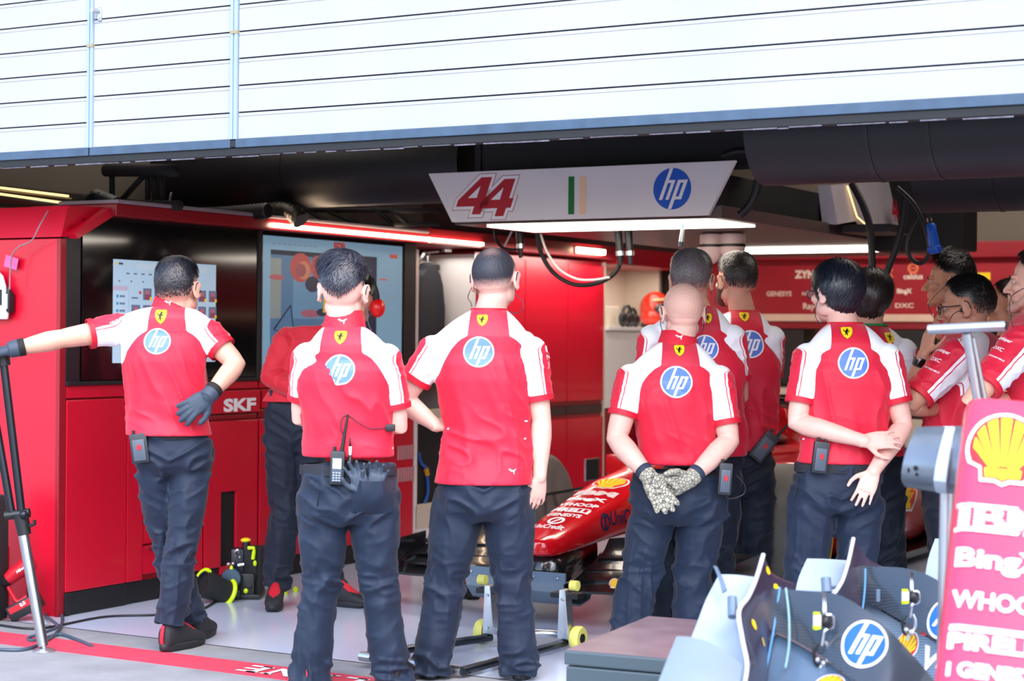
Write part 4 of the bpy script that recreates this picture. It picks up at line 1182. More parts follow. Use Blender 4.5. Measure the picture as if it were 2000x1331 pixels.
M_LENS = mat('spectacle lens', (210, 220, 226), .05, var=0); M_LENS.node_tree.nodes['Principled BSDF'].inputs['Transmission Weight'].default_value = .9
M_FRAME = mat('spectacle frame', (50, 46, 52), .3, .3, var=0)
M_WIRE = mat('earpiece wire', (40, 42, 50), .5, var=0)
Z3 = Vector((0, 0, 1))

def hand_soup(s, wrist, tip_dir, back_n, curl, side, k=1.0, infl=0.0, spread=.16, thumb=1.0, nf=8):
    """palm, four jointed fingers and a thumb. side=+1: thumb on the +s side (s = d x n)"""
    d = tip_dir.normalized(); n = (back_n - d * back_n.dot(d)).normalized(); sd = d.cross(n) * side
    L = .088 * k
    # palm
    secs = []
    for t, hw, th in ((-.25, .026, .021), (0, .029, .020), (.3, .036, .017), (.7, .041, .015), (1.0, .040, .012)):
        secs.append((wrist + d * L * t - n * .004 * t, sd, n, hw * k + infl, th * k + infl))
    s.loft(secs, 16, 2.4)
    fl = (.072, .080, .075, .060); fr = (.0090, .0094, .0090, .0080)
    c = curl if isinstance(curl, (list, tuple)) else (curl,) * 4
    for j in range(4):
        off = (1.5 - j) * .0195 * k
        base = wrist + d * (L * .95 - abs(j - 1.2) * .004) + sd * off
        a0 = (1.5 - j) * spread * .5
        dd = (d * math.cos(a0) + sd * math.sin(a0)).normalized()
        pts = [base - dd * .02]; rr = [fr[j] * k + infl]; p = base; ang = c[j] * .45
        pts.append(p); rr.append(fr[j] * k + infl)
        for seg, fq in enumerate((.45, .31, .24)):
            dn = (dd * math.cos(ang) - n * math.sin(ang)).normalized()
            p = p + dn * fl[j] * fq * k * 1.02; pts.append(p); rr.append((fr[j] - .0008 * (seg + 1)) * k + infl); ang += c[j] * .8
        s.limb(pts, rr, nf)
    if thumb:
        b = wrist + d * L * .22 + sd * .026 * k - n * .004
        dirs = [(d * .62 + sd * .72 - n * .25), (d * .85 + sd * .42 - n * .3 * thumb), (d * .95 + sd * .12 - n * .4 * thumb)]
        pts = [b - sd * .012]; rr = [.0135 * k + infl]; p = b
        for q, l, r in zip(dirs, (.040, .032, .026), (.0128, .0108, .0092)):
            pts.append(p); rr.append(r * k + infl); p = p + q.normalized() * l * k
        pts.append(p); rr.append(.008 * k + infl)
        s.limb(pts, rr, nf)
    return s

def head_frame(c, yaw, pitch=0.0, roll=0.0):
    M = Matrix.Rotation(-yaw, 3, 'Z') @ Matrix.Rotation(-pitch, 3, 'X') @ Matrix.Rotation(roll, 3, 'Y')
    return c, M        # local x = right, y = forward, z = up
CR_C = Vector((0, -.012, .030)); CR_R = Vector((.0800, .1020, .0900))
def head_soup(s, c, M, k=1.0, beard=0.0):
    def P(x, y, z): return c + M @ (Vector((x, y, z)) * k)
    def E(x, y, z, rx, ry, rz, rot=None):
        s.ell(P(x, y, z), rx * k, ry * k, rz * k, M @ rot if rot is not None else M)
    E(CR_C.x, CR_C.y, CR_C.z, CR_R.x, CR_R.y, CR_R.z)
    E(0, -.040, .005, .070, .062, .070)                      # occiput
    E(0, .030, -.020, .064, .066, .085); E(0, .038, -.062, .053, .056, .050)
    for q in (-1, 1):
        E(q * .050, .012, -.058, .018, .045, .030)            # jaw corner
        E(q * .046, .062, -.020, .022, .026, .020)            # cheek bone
        E(q * .030, .078, .022, .026, .018, .010)             # brow
        # ear: shell, rim and lobe
        rot = Matrix.Rotation(R(-24) * q, 3, 'Z') @ Matrix.Rotation(R(-8), 3, 'X')
        E(q * .0865, -.014, -.004, .0075, .019, .031, rot)
        e0 = P(q * .084, -.010, -.004); Me = M @ rot
        rim = []
        for a in range(-60, 221, 28):
            rim.append(e0 + Me @ (Vector((q * .007, -.019 * math.cos(R(a - 90)) * -1 * 0 - .020 * math.sin(R(a)) * .9, .033 * math.cos(R(a)))) * k))
        s.limb(rim, [.0046 * k] * len(rim), 8)
        E(q * .083, -.004, -.034, .006, .010, .010)
    E(0, .082, -.095, .026, .020, .018)                       # chin
    s.limb([P(0, .088, .018), P(0, .104, -.008), P(0, .119, -.030)], [.009 * k, .011 * k, .0125 * k], 10)
    for q in (-1, 1): E(q * .013, .106, -.034, .009, .011, .008)
    E(0, .092, -.058, .023, .012, .0065); E(0, .090, -.070, .020, .012, .007)
    E(0, .086, -.045, .020, .014, .012)
    return s

def build_hair(parent, c, M, k, style, skin_rgb, hair_rgb, seed):
    """scalp shell with a hair-line plus fine strands; returns nothing, parents to the person"""
    rng = np.random.default_rng(seed)
    st = dict(short=dict(top=.020, side=.007, back=.010, len=.034, n=3400, nape=-42, side_el=2, front=44),
              fade=dict(top=.034, side=.002, back=.012, len=.055, n=3400, nape=-34, side_el=14, front=46),
              buzz=dict(top=.004, side=.003, back=.003, len=.0, n=0, nape=-40, side_el=0, front=44),
              bald=dict(top=.0005, side=.0006, back=.0006, len=.0, n=0, nape=-30, side_el=0, front=30),
              mop=dict(top=.020, side=.010, back=.015, len=.062, n=4200, nape=-58, side_el=-12, front=40),
              bob=dict(top=.018, side=.012, back=.014, len=.075, n=3400, nape=-62, side_el=-28, front=36),
              quiff=dict(top=.036, side=.004, back=.010, len=.048, n=2600, nape=-30, side_el=6, front=44))[style]
    def hairline(az):        # az in degrees, 0 = back
        a = abs(az)
        if style == 'fade' and a < 70: return st['nape'] + (st['side_el'] - st['nape']) * (a / 70) ** 1.3
        if a < 80: return st['nape'] + (st['side_el'] - st['nape']) * max(0, (a - 60) / 20) ** 1.2
        if a < 110: return st['side_el'] + max(0, (a - 95)) * .2
        return st['side_el'] + 3 + (st['front'] - st['side_el'] - 3) * min(1, (a - 110) / 40)
    def surf(az, el, extra):
        a, e = R(az), R(el)
        d = Vector((math.sin(a) * math.cos(e), -math.cos(a) * math.cos(e), math.sin(e)))
        # point on skull / occiput union
        best = 0
        for cc, rr in ((CR_C, CR_R), (Vector((0, -.040, .005)), Vector((.070, .062, .070))), (Vector((0, -.018, -.045)), Vector((.056, .060, .060)))):
            o = (CR_C - cc); A = sum((d[i] / rr[i]) ** 2 for i in range(3)); B = sum(2 * o[i] * d[i] / rr[i] ** 2 for i in range(3)); C0 = sum((o[i] / rr[i]) ** 2 for i in range(3)) - 1
            D = B * B - 4 * A * C0
            if D > 0: best = max(best, (-B + math.sqrt(D)) / (2 * A))
        return CR_C + d * (best + extra), d
    NA, NE = 64, 22
    V = []; Fc = []; dens = []
    for j in range(NE + 1):
        for i in range(NA):
            az = -180 + 360 * i / NA; h0 = hairline(az); t = j / NE
            el = h0 + (90 - h0) * t
            topw = max(0, min(1, (el - 15) / 45)); a = abs(az)
            sd = st['side'] if a > 50 else st['back'] + (st['side'] - st['back']) * (a / 50) ** 2
            th = sd + (st['top'] - sd) * topw * topw * (3 - 2 * topw)
            edge = min(1, t * NE / 3.0) if style not in ('mop', 'bob') else min(1, .45 + t * 6)
            if style == 'quiff' and a > 120: th += .014 * topw
            if style == 'fade' : th += .006 * topw * (1 if az < 0 else .4)
            jit = float(rng.normal()) * (.0026 if style in ('mop', 'bob') else .0018) if st['n'] else 0
            p, d = surf(az, el, th * edge + .0008 + jit * edge)
            V.append(tuple(c + M @ (p * k)))
            if style == 'fade': dens.append(max(0, min(1.3, (el - h0 - 2) / 16)))
            elif style == 'buzz':
                whorl = math.exp(-(((az - 8) / 40) ** 2 + ((el - 52) / 20) ** 2)) + .5 * math.exp(-(((el - 78) / 14) ** 2))
                dens.append(max(0, min(1, t * 4.5)) * (1.15 - .42 * whorl))
            elif style == 'bald': dens.append(.10 * math.exp(-((el + 14) / 18) ** 2))
            else: dens.append(max(0, min(1, t * 5)) if style in ('short', 'quiff') else 1)
    for j in range(NE):
        for i in range(NA):
            a = j * NA + i; b = j * NA + (i + 1) % NA
            Fc.append((a, b, b + NA, a + NA))
    Fc.append(tuple(range(NE * NA, NE * NA + NA)))
    me = bpy.data.meshes.new('hair'); 
    org = parent.location
    me.from_pydata([(x - org.x, y - org.y, z - org.z) for x, y, z in V], [], Fc)
    set_attr(me, 'dens', np.array(dens))
    o = link('hair', me, scalp_mat('cropped %s %s' % (style, hair_rgb), skin_rgb, hair_rgb), parent, True)
    if st['n']:
        n = st['n']; vs = np.zeros((n, 8, 3)); 
        for q in range(n):
            az = rng.uniform(-180, 180); h0 = hairline(az)
            lo = h0 + (4 if style in ('mop', 'bob') else 10)
            if style in ('fade',): lo = h0 + 9
            sel = rng.uniform(math.sin(R(lo)), 1); el = math.degrees(math.asin(sel))
            topw = max(0, min(1, (el - 15) / 45)); a = abs(az)
            sd = st['side'] if a > 50 else st['back'] + (st['side'] - st['back']) * (a / 50) ** 2
            th = sd + (st['top'] - sd) * topw * topw * (3 - 2 * topw)
            if style == 'quiff' and a > 120: th += .012 * topw
            if style == 'fade': th += .006 * topw * (1 if az < 0 else .4)
            Ls = st['len'] * (.25 + .75 * topw) * rng.uniform(.7, 1.2) if style not in ('mop', 'bob') else st['len'] * rng.uniform(.7, 1.1)
            # combed direction: forward on top for quiff/fade, outward from the crown otherwise
            p, dn = surf(az, el, th * .9)
            down = Vector((0, 0, -1)); down = (down - dn * down.dot(dn))
            if down.length < .05: down = Vector((rng.normal(), rng.normal(), 0))
            down.normalize()
            if style in ('fade', 'quiff', 'short'):
                fw = Vector((.55 if style == 'fade' else 0, 1, 0)) if style != 'fade' else Vector((-.9, .1, -.3)); fw = (fw - dn * fw.dot(dn))
                if fw.length > .05: fw.normalize()
                wgt = topw if style != 'short' else topw * .5
                flow = (down * (1 - wgt) + fw * wgt + Vector(rng.normal(size=3)) * .12)
            else:
                sw = dn.cross(Z3); flow = down + sw * .25 + Vector(rng.normal(size=3)) * .12
            flow = (flow - dn * flow.dot(dn)).normalized(); sidev = flow.cross(dn)
            wd = .0016
            pts = []
            bend = rng.uniform(.12, .42) if style != 'quiff' else .5
            for m in range(4):
                t = m / 3
                pp = p + flow * Ls * t + dn * (.003 + bend * Ls * t * (1 - t * .95) - (.25 * Ls * t * t if style in ('mop', 'bob') else .10 * Ls * t * t))
                pts.append(pp)
            for m in range(4):
                w = wd * (1, .9, .7, .15)[m]
                vs[q, 2 * m] = c + M @ ((pts[m] - sidev * w) * k) - org; vs[q, 2 * m + 1] = c + M @ ((pts[m] + sidev * w) * k) - org
        fl = []
        for q in range(n):
            b = q * 8
            fl += [(b, b + 1, b + 3, b + 2), (b + 2, b + 3, b + 5, b + 4), (b + 4, b + 5, b + 7, b + 6)]
        me = bpy.data.meshes.new('hair_strands'); me.from_pydata(vs.reshape(-1, 3).tolist(), [], fl)
        s = link('hair_strands', me, hair_mat('hair %s' % (hair_rgb,), hair_rgb), o, True); s['kind'] = 'stuff'

def shoe(parent, ank, yaw, red_toe=False, k=1.0):
    """ank: ground point under the ankle; yaw: 0 = toe away from the camera"""
    d = Vector((math.sin(yaw), math.cos(yaw), 0)); r = Vector((math.cos(yaw), -math.sin(yaw), 0)); org = parent.location
    base = Vector((ank.x, ank.y, 0)) + d * .042 - org
    def secs(lst): return [(base + d * y * k + Z3 * z * k, r, Z3, hw * k, hh * k) for y, z, hw, hh in lst]
    s = Soup()
    s.loft(secs([(-.098, .05, .018, .030), (-.09, .062, .033, .05), (-.06, .075, .040, .065), (-.01, .075, .042, .066), (.04, .062, .044, .055), (.09, .050, .047, .040), (.14, .042, .046, .030), (.175, .036, .034, .022), (.19, .034, .016, .012)]), 18, 2.4)
    me = melt(s, 'shoe', .007, 2, .5)
    o = link('shoe', me, M_SHOE, parent, True)
    s = Soup()
    rs = []
    for z, g in ((0.0, .94), (.006, 1.0), (.024, 1.02), (.034, .96)):
        ring = []
        for t in range(28):
            a = 2 * math.pi * t / 28; y = math.cos(a); x = math.sin(a)
            hw = .047 if y > 0 else .041
            ring.append(base + d * ((.045 + y * .152) * k * g - .0) + r * (math.copysign(abs(x) ** .8, x) * hw * g * k) + Z3 * (z + (.010 if y > .8 else 0) + (.006 if y < -.8 else 0)))
        rs.append(ring)
    s.rings(rs); me = bpy.data.meshes.new('sole'); me.from_pydata(s.v, [], s.f); link('sole', me, M_SOLE, o, True)
    mb = MB(); a = base - d * .094 * k + Z3 * .030; 
    P = [[a + r * q + Z3 * z - d * yy for q in (-.009, .009)] for z, yy in ((0, .004), (.03, .010), (.06, .006), (.075, .002), (.09, .0))]
    mb.grid(P, .003); mb.build('heel_tab', M_SHOER, o, True)
    mb = MB()
    rows = []
    for y, z, hw in ((.02, .131, .02), (.06, .112, .026), (.10, .087, .032), (.135, .070, .034), (.16, .058, .028)):
        rows.append([base + d * y * k + r * hw * q * k + Z3 * ((z - .012 * q * q * 1.4) * k) for q in (-1, -.5, 0, .5, 1)])
    mb.grid(rows, .004); mb.build('laces' if not red_toe else 'tongue', M_SHOER, o, True)
    return o

def lerpv(a, b, t): return a + (b - a) * t
def tow(spec, Y):
    """(px, py[, dY]) -> world"""
    return W(spec[0], spec[1], Y + (spec[2] if len(spec) > 2 else 0.0))

def person(label, Y, S, group=None):
    """S: dictionary of pixel positions (with depth offsets in metres) for the joints"""
    g = S.get
    T = lambda q: tow(q, Y)
    k = g('k', 1.0)
    shL, shR = T(S['shL']), T(S['shR'])                 # L = the person's left
    ax = (shR - shL); ax.z = 0; ax.normalize(); fw = Z3.cross(ax)
    hyaw = g('hip_yaw', None)
    axh = ax if hyaw is None else Vector((math.cos(hyaw), -math.sin(hyaw), 0)); fwh = Z3.cross(axh)
    neck = T(S['neck']); chest = T(S['chest']); waist = T(S['waist']); hem = T(S['hem'])
    hc = T(S['head']) + fw * g('hfwd', .055)
    fl, fr = T(S['footL']), T(S['footR'])
    root_p = Vector(((fl.x + fr.x) / 2, (fl.y + fr.y) / 2, 0))
    sh_mid = (shL + shR) / 2; sh_half = Vector((shR.x - shL.x, shR.y - shL.y, 0)).length / 2
    arms = []
    for q, sh in (('L', shL), ('R', shR)):
        e = T(S['el' + q]); w = T(S['wr' + q]); arms.append((q, sh, e, w))
    # ---- body surface: head, neck, trunk core, arms, hands
    ks = g('hk', 1.10)
    _, HM = head_frame(hc, R(g('yaw', 0)), R(g('pitch', 0)), R(g('roll', 0)))
    s = Soup(); head_soup(s, hc, HM, ks)
    nb = neck + fw * .055 - Z3 * .03
    hb = hc + HM @ Vector((0, -.022, -.062))
    s.limb([nb - Z3 * .05, nb, lerpv(nb, hb, .5), hb, hb + Z3 * .03], [.074, .070 * k, .065 * k, .062 * k, .058], 18)
    s.loft([(lerpv(waist, hem, .3), ax, fw, .12, .08), (waist, ax, fw, .125, .085), (chest, ax, fw, .145, .095), (lerpv(chest, sh_mid, .8), ax, fw, .15, .085), (sh_mid + Z3 * .02, ax, fw, sh_half * .7, .06), (neck - Z3 * .01 + fw * .04, ax, fw, .07, .055)], 24)
    ar = g('arm', 1.0)
    for q, sh, e, w in arms:
        u = (e - sh); f = (w - e)
        s.limb([sh, sh + u * .3, sh + u * .6, sh + u * .85, e, e + f * .12, e + f * .3, e + f * .6, e + f * .85, w], [x * ar for x in (.052, .051, .050, .046, .042, .045, .046, .039, .031, .029)], 16)
        h = S.get('hand' + q)
        if h:
            tip = T(h['tip']); n = Vector(h.get('n', (0, -1, 0)))
            hand_soup(s, w, tip - w, n, h.get('curl', .3), h.get('side', 1), h.get('k', 1.0) * 1.02, 0.0, h.get('spread', .16), h.get('thumb', 1.0))
    skin = g('skin', SK_MID)
    me = melt(s, 'person', .0046, 4, .42)
    co = get_co(me) - np.array(root_p)
    set_co(me, co)
    body = bpy.data.objects.new('person', me); COL.objects.link(body); me.materials.append(skin)
    me.polygons.foreach_set('use_smooth', [True] * len(me.polygons))
    body.location = root_p
    tag(body, label, 'person', group)
    def child(name, me, m, par=None):
        c0 = get_co(me) - np.array(root_p); set_co(me, c0)
        return link(name, me, m, par or body, True)
    # ---- shirt
    hwH, hwW, hwC = g('hw', (.205, .18, .20)); dp = g('dp', .64)
    long_sl = g('long', False)
    s = Soup(); prof = []
    a_top = sh_mid + Z3 * .015
    prof.append((hem - Z3 * 0, axh, fwh, hwH, hwH * (dp + (.02 if g('tucked') else .085))))
    prof.append((lerpv(hem, waist, .5), (axh + ax).normalized(), (fwh + fw).normalized(), (hwH + hwW) / 2, (hwH + hwW) / 2 * dp))
    prof.append((waist, ax, fw, hwW, hwW * (dp + .03)))
    prof.append((lerpv(waist, chest, .5) , ax, fw, (hwW + hwC) / 2 * 1.0, (hwW + hwC) / 2 * dp))
    prof.append((chest, ax, fw, hwC, hwC * dp))
    prof.append((lerpv(chest, sh_mid, .55), ax, fw, max(hwC * .98, sh_half * .95), hwC * (dp - .03)))
    prof.append((lerpv(chest, sh_mid, .95), ax, fw, sh_half * .98, hwC * .52))
    nk = neck + fw * .045
    for t, dpt in ((.0, .100), (.25, .098), (.5, .092), (.72, .084), (.88, .078), (1.0, .073)):
        x = sh_half * 1.0 * (1 - t) + .076 * t
        zc_ = lerpv(sh_mid + Z3 * .066, nk + Z3 * .004, t) + Z3 * (.008 * math.sin(math.pi * t))
        prof.append((zc_, ax, fw, x, dpt))
    s.loft(prof, 36, 2.35)
    sl = g('sl', (.72, .72)); sinfo = []
    for (q, sh, e, w), t in zip(arms, sl):
        u = e - sh; L = u.length
        if long_sl:
            f = w - e
            s.limb([sh, sh + u * .4, sh + u * .8, e, e + f * .3, e + f * .92], [.082, .074, .066, .064, .058, .045], 18)
        else:
            en = sh + u * t
            a = u.normalized()
            # open cuff: flat end disc
            s.limb([sh - a * .012, sh + u * (t * .35), sh + u * (t * .7), en], [.074 * k, .072 * k, .068 * k, .066 * k], 20, cap=False)
            s.ell(sh, .075 * k, .078 * k, .073 * k)
        sinfo.append((sh, e, u.normalized(), L, t))
    me = melt(s, 'shirt', .0072, 5)
    co = get_co(me); no = get_no(me)
    # garment coordinates
    C0 = np.array(neck); AX = np.array(ax); FW = np.array(fw)
    a = (co - C0) @ AX; b = C0[2] - co[:, 2]; dfw = (co - C0) @ FW
    # spine curve: shift of the centre line with height
    ztab = np.array([p[0].z for p in prof]); ctab = np.array([[p[0].x, p[0].y] for p in prof]); o_ = np.argsort(ztab)
    cx = np.interp(co[:, 2], ztab[o_], ctab[o_, 0]); cy = np.interp(co[:, 2], ztab[o_], ctab[o_, 1])
    rel = np.stack([co[:, 0] - cx, co[:, 1] - cy], 1)
    at = rel @ AX[:2]; ft = rel @ FW[:2]
    hwt = np.interp(co[:, 2], ztab[o_], np.array([p[3] for p in prof])[o_]); hdt = np.interp(co[:, 2], ztab[o_], np.array([p[4] for p in prof])[o_])
    qt = np.sqrt((at / hwt) ** 2 + (ft / hdt) ** 2)
    qt = np.where(co[:, 2] > ztab.max(), 3, qt)
    own = np.full(len(co), -1.0); ts = np.zeros(len(co)); cosphi = np.zeros(len(co)); rearv = np.zeros(len(co)); wear = np.zeros(len(co)); strip_s = np.full(len(co), 9.0)
    for i, (sh, e, u, L, t) in enumerate(sinfo):
        d = co - np.array(sh); tt = d @ np.array(u); rad = d - np.outer(tt, np.array(u)); rl = np.linalg.norm(rad, axis=1)
        out = Vector((ax * (-1 if i == 0 else 1)))
        top = (out * 1.0 + Z3 * 1.0)
        if 'strip' in S: top = Vector(S['strip'])
        top = top - u * top.dot(u); top.normalize()
        bk = -fw; bk = bk - u * bk.dot(u) - top * bk.dot(top)
        bk.normalize()
        ct = rad @ np.array(top); cb = rad @ np.array(bk)
        qs = rl / (.078 - .012 * np.clip(tt / max(L * t, .01), 0, 1))
        f = (qt - qs) * .10
        f = np.where(tt < -.03, f - 1, f)
        sel = f > own
        own = np.where(sel, f, own); ts = np.where(sel, tt / L, ts)
        # angle away from the strip's centre line, as arc length
        ang = np.arctan2(cb, ct)
        ss = np.where(ang > 0, ang * .068 - g('strip_w', .072), -ang * .068 - .055)
        strip_s = np.where(sel, ss, strip_s)
        wear = np.where(sel, tt - L * t, wear)
    issl = own > 0
    f_lower = .105 + 8.5 * np.maximum(0, np.abs(a) - .07) ** 2
    white_t = f_lower - b
    ridge_d = dfw - .045 + .02
    white = np.where(issl, np.maximum(own, white_t), np.maximum(white_t, own))
    white = np.where(dfw > .10, np.minimum(white, .12 - dfw), white)
    yoke = np.minimum(.074 + .12 * b - np.abs(a), .105 - b)
    white = np.minimum(white, -yoke)
    strip_t = -(dfw - g('ridge', .012))
    bl = np.clip((own + .03) / .06, 0, 1) * 1.0
    stripe = np.where(issl, strip_s, strip_t)
    stripe = np.where(np.abs(own) < .03, strip_t * (1 - bl) + np.clip(strip_s, -.06, .12) * bl, stripe)
    cuff = np.where(issl, wear + .022, -1)
    white = np.minimum(white, -cuff)
    if long_sl or g('plain'): white = white * 0 - 1
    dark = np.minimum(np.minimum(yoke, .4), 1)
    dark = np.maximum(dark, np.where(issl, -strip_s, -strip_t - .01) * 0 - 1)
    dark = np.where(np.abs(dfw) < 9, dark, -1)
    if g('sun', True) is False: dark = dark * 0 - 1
    ed = np.empty(len(me.edges) * 2, np.int32); me.edges.foreach_get('vertices', ed); ed = ed.reshape(-1, 2)
    deg = np.maximum(1, np.bincount(ed.ravel(), minlength=len(co)))
    def diffuse(f, it):
        for _ in range(it):
            a_ = np.bincount(ed[:, 0], f[ed[:, 1]], len(co)) + np.bincount(ed[:, 1], f[ed[:, 0]], len(co)); f = .4 * f + .6 * a_ / deg
        return f
    stripe = diffuse(np.clip(stripe, -.08, .08), 10); white = diffuse(np.clip(white, -.08, .08), 2)
    # folds
    sd = int(abs(hash(label)) % 1000) if False else sum(ord(ch) for ch in label) % 997
    tors = ~issl
    m1 = np.clip((b - .16) / .12, 0, 1)
    q1 = np.stack([at / .060 + .9 * (co[:, 2] / .2), ft / .07, co[:, 2] / .26], 1)
    q2 = np.stack([at / .11, ft / .11, (co[:, 2] + .35 * at) / .050], 1)
    m2 = np.clip((b - .36) / .16, 0, 1)
    disp = np.where(tors, .0100 * ridge(q1, sd) * m1 + .0075 * ridge(q2, sd + 5) * m2 * (1.4 if g('tucked') else 1.0), 0)
    q3 = np.stack([co[:, 0] / .05, co[:, 1] / .05, co[:, 2] / .032], 1)
    disp = disp + np.where(issl, .005 * ridge(q3, sd + 9), 0)
    disp = disp * np.clip((co[:, 2] - hem.z - .01) / .09, 0, 1)
    co = co + no * disp[:, None] * g('fold', 1.0)
    set_co(me, co)
    set_attr(me, 'white_field', white); set_attr(me, 'stripe_field', stripe); set_attr(me, 'dark_field', dark)
    shirt = child('shirt', me, M_SWEAT if long_sl else M_SHIRT)
    bv = bvh_of(me)                                       # local (root) space
    rp = root_p
    # cuffs and collar
    if not long_sl:
        for (sh, e, u, L, t) in sinfo:
            mb = MB(); c1 = sh + u * (L * t + .003) - rp; c0 = sh + u * (L * t - .020) - rp
            mb.tube([c0, lerpv(c0, c1, .5), c1], [.0690 * k, .0690 * k, .0675 * k], 28, caps=False)
            mb.bm.normal_update(); bmesh.ops.solidify(mb.bm, geom=mb.bm.faces[:], thickness=.004)
            mb.build('cuff', M_CUFF, shirt, True)
    cn = nk - rp
    tilt = Vector((0, 0, 1)) + fw * .25 + ax * g('ctilt', 0); tilt.normalize()
    mb = MB()
    if g('collar'):
        n = 32; rows = []
        for h_, rr in ((-.014, .092), (.006, .0875), (.030, .0790), (.052, .0735), (.054, .0705), (.046, .069)):
            rows.append([cn + tilt * (h_ * g('colh', 1.0)) + ax * math.cos(2 * math.pi * i / n) * rr + fw * math.sin(2 * math.pi * i / n) * rr * 1.0 for i in range(n)])
        P = [[rows[j][i] for j in range(len(rows))] for i in range(n)]
        mb.grid(P, close_u=True)
        col = mb.build('collar', M_COLLAR, shirt, True)
        o0 = cn - fw * .0716 * 1.0 + tilt * .024 
        apply_print(Print().add(CAT, 0, 0, .034), 'collar_emblem', [M_PRINTW], col, (o0 - fw * .0005 + ax * .004, ax, tilt, -fw), mapf=lambda x, y: (cn + tilt * (.024 + y) + (ax * math.sin(x / .073) - fw * math.cos(x / .073)) * (.0835 - y * .36), (ax * math.sin(x / .073) - fw * math.cos(x / .073))), step=.008)
    else:
        n = 32; rows = []
        for h_, rr in ((-.020, .084), (-.004, .0805), (.010, .0765), (.011, .072)):
            rows.append([cn + tilt * h_ + ax * math.cos(2 * math.pi * i / n) * rr + fw * math.sin(2 * math.pi * i / n) * rr * 1.0 for i in range(n)])
        mb.grid([[rows[j][i] for j in range(len(rows))] for i in range(n)], close_u=True)
        mb.build('neckband', M_SWEAT if long_sl else M_CUFF, shirt, True)
    # prints on the back
    def decal(px, py, pr, name, mats, up=None, off=.0016):
        d = ray(px, py).normalized(); h = bv.ray_cast(CAM_POS - rp, d)
        if h[0] is None: return
        n = h[1].copy()
        nn = Vector((n.x, n.y, n.z * .8)).normalized()
        u0 = (up or Z3); uu = (u0 - nn * u0.dot(nn)).normalized(); rr = uu.cross(nn)
        apply_print(pr, name, mats, shirt, (h[0], rr, uu, nn), None, bv, off, .015)
    if g('logo'):
        x, y, r = S['logo'][:3]
        pr = Print().add(LOGO_RING, 0, 0, r * Y / FPX)
        if g('torn'):
            pr = torn_logo(r * Y / FPX)
        decal(x, y, pr, 'back_logo', [mat('sun washed blue print', (84, 122, 212), .45, var=0), M_PRINTW])  # paler than the logo blue: sun wash-out put into the colour
    if g('shield'):
        x, y, h_ = S['shield'][:3]; decal(x, y, Print().add(SHIELD, 0, 0, h_ * Y / FPX), 'shield_emblem', M_SHIELD)
    for i, (txt, x, y, wpx, ang) in enumerate(g('texts', ())):
        up = Vector((-math.sin(ang), 0, math.cos(ang)))
        decal(x, y, Print().text(txt, 0, 0, wpx * Y / FPX, 0, 0, bold=.015), 'sleeve_lettering', [M_PRINTW], up, .0022)
    for (x, y, w_, h_) in g('dashes', ()):
        decal(x, y, Print().rect(-w_ * Y / FPX / 2, w_ * Y / FPX / 2, -h_ * Y / FPX / 2, h_ * Y / FPX / 2, 0), 'white_tab', [M_PRINTW])
    if g('hemcat'):
        x, y, w_ = S['hemcat']; decal(x, y, Print().add(CAT, 0, 0, w_ * Y / FPX), 'hem_emblem', [M_PRINTW])
    # ---- trousers
    tm = g('trou', M_TROU)
    hip = T(S['hip']); hwP = g('hipw', .20)
    s = Soup()
    belt = T(S['belt']) if 'belt' in S else hem + Z3 * .06
    crot = g('crotch', .17)
    s.loft([(belt, axh, fwh, g('beltw', hwP * .84), hwP * .60), (lerpv(belt, hip, .5), axh, fwh, hwP * .95, hwP * .66), (hip, axh, fwh, hwP, hwP * .70), (hip - Z3 * .07, axh, fwh, hwP * .99, hwP * .66), (hip - Z3 * .11, axh, fwh, hwP * .85, hwP * .5)], 32, 2.3)
    legs = []
    lw = g('legw', (.100, .078, .070))
    for q, sgn in (('L', -1), ('R', 1)):
        kn = T(S['kn' + q]); an = T(S['an' + q])
        hp = hip + axh * sgn * hwP * .50 - Z3 * .03
        P = []; Rr = []
        for t, r in ((0, lw[0] * 1.0), (.25, lw[0] * 1.0), (.55, lw[0] * .9 + lw[1] * .1), (.85, lw[1] * 1.05)): P.append(lerpv(hp, kn, t)); Rr.append(r)
        for t, r in ((0, lw[1]), (.3, lw[1] * 1.0), (.65, (lw[1] + lw[2]) / 2), (.9, lw[2]), (1.0, lw[2] * 1.06)): P.append(lerpv(kn, an, t)); Rr.append(r)
        s.limb(P, Rr, 20, cap=False)
        legs.append((hp, kn, an))
    me = melt(s, 'trousers', .0075, 5)
    co = get_co(me); no = get_no(me)
    # folds: diagonal around hips, rings at the knees, stacked rings over the shoes
    best = np.full(len(co), 9.0); tl = np.zeros(len(co)); lat = np.zeros(len(co)); li = np.zeros(len(co))
    for i, (hp, kn, an) in enumerate(legs):
        for (p0, p1, o0) in ((hp, kn, 0.0), (kn, an, 1.0)):
            d = np.array(p1 - p0); L = np.linalg.norm(d); t = np.clip(((co - np.array(p0)) @ d) / L ** 2, 0, 1)
            pr_ = np.array(p0) + t[:, None] * d; ds = np.linalg.norm(co - pr_, axis=1); sel = ds < best
            best = np.where(sel, ds, best); tl = np.where(sel, t + o0, tl); li = np.where(sel, i, li)
            lat = np.where(sel, (co - pr_) @ np.array(axh), lat)
    z = co[:, 2]
    qa = np.stack([co[:, 0] / .10, co[:, 1] / .10, (z + (.55 * lat) * (1 - 2 * li)) / .055], 1)
    qb = np.stack([co[:, 0] / .07, co[:, 1] / .09, z / .034], 1)
    qc = np.stack([co[:, 0] / .05, co[:, 1] / .07, z / .30], 1)
    knee = np.exp(-((tl - 1.05) / .28) ** 2); ankl = np.clip((tl - 1.66) / .2, 0, 1); up_ = np.exp(-((tl - .12) / .25) ** 2)
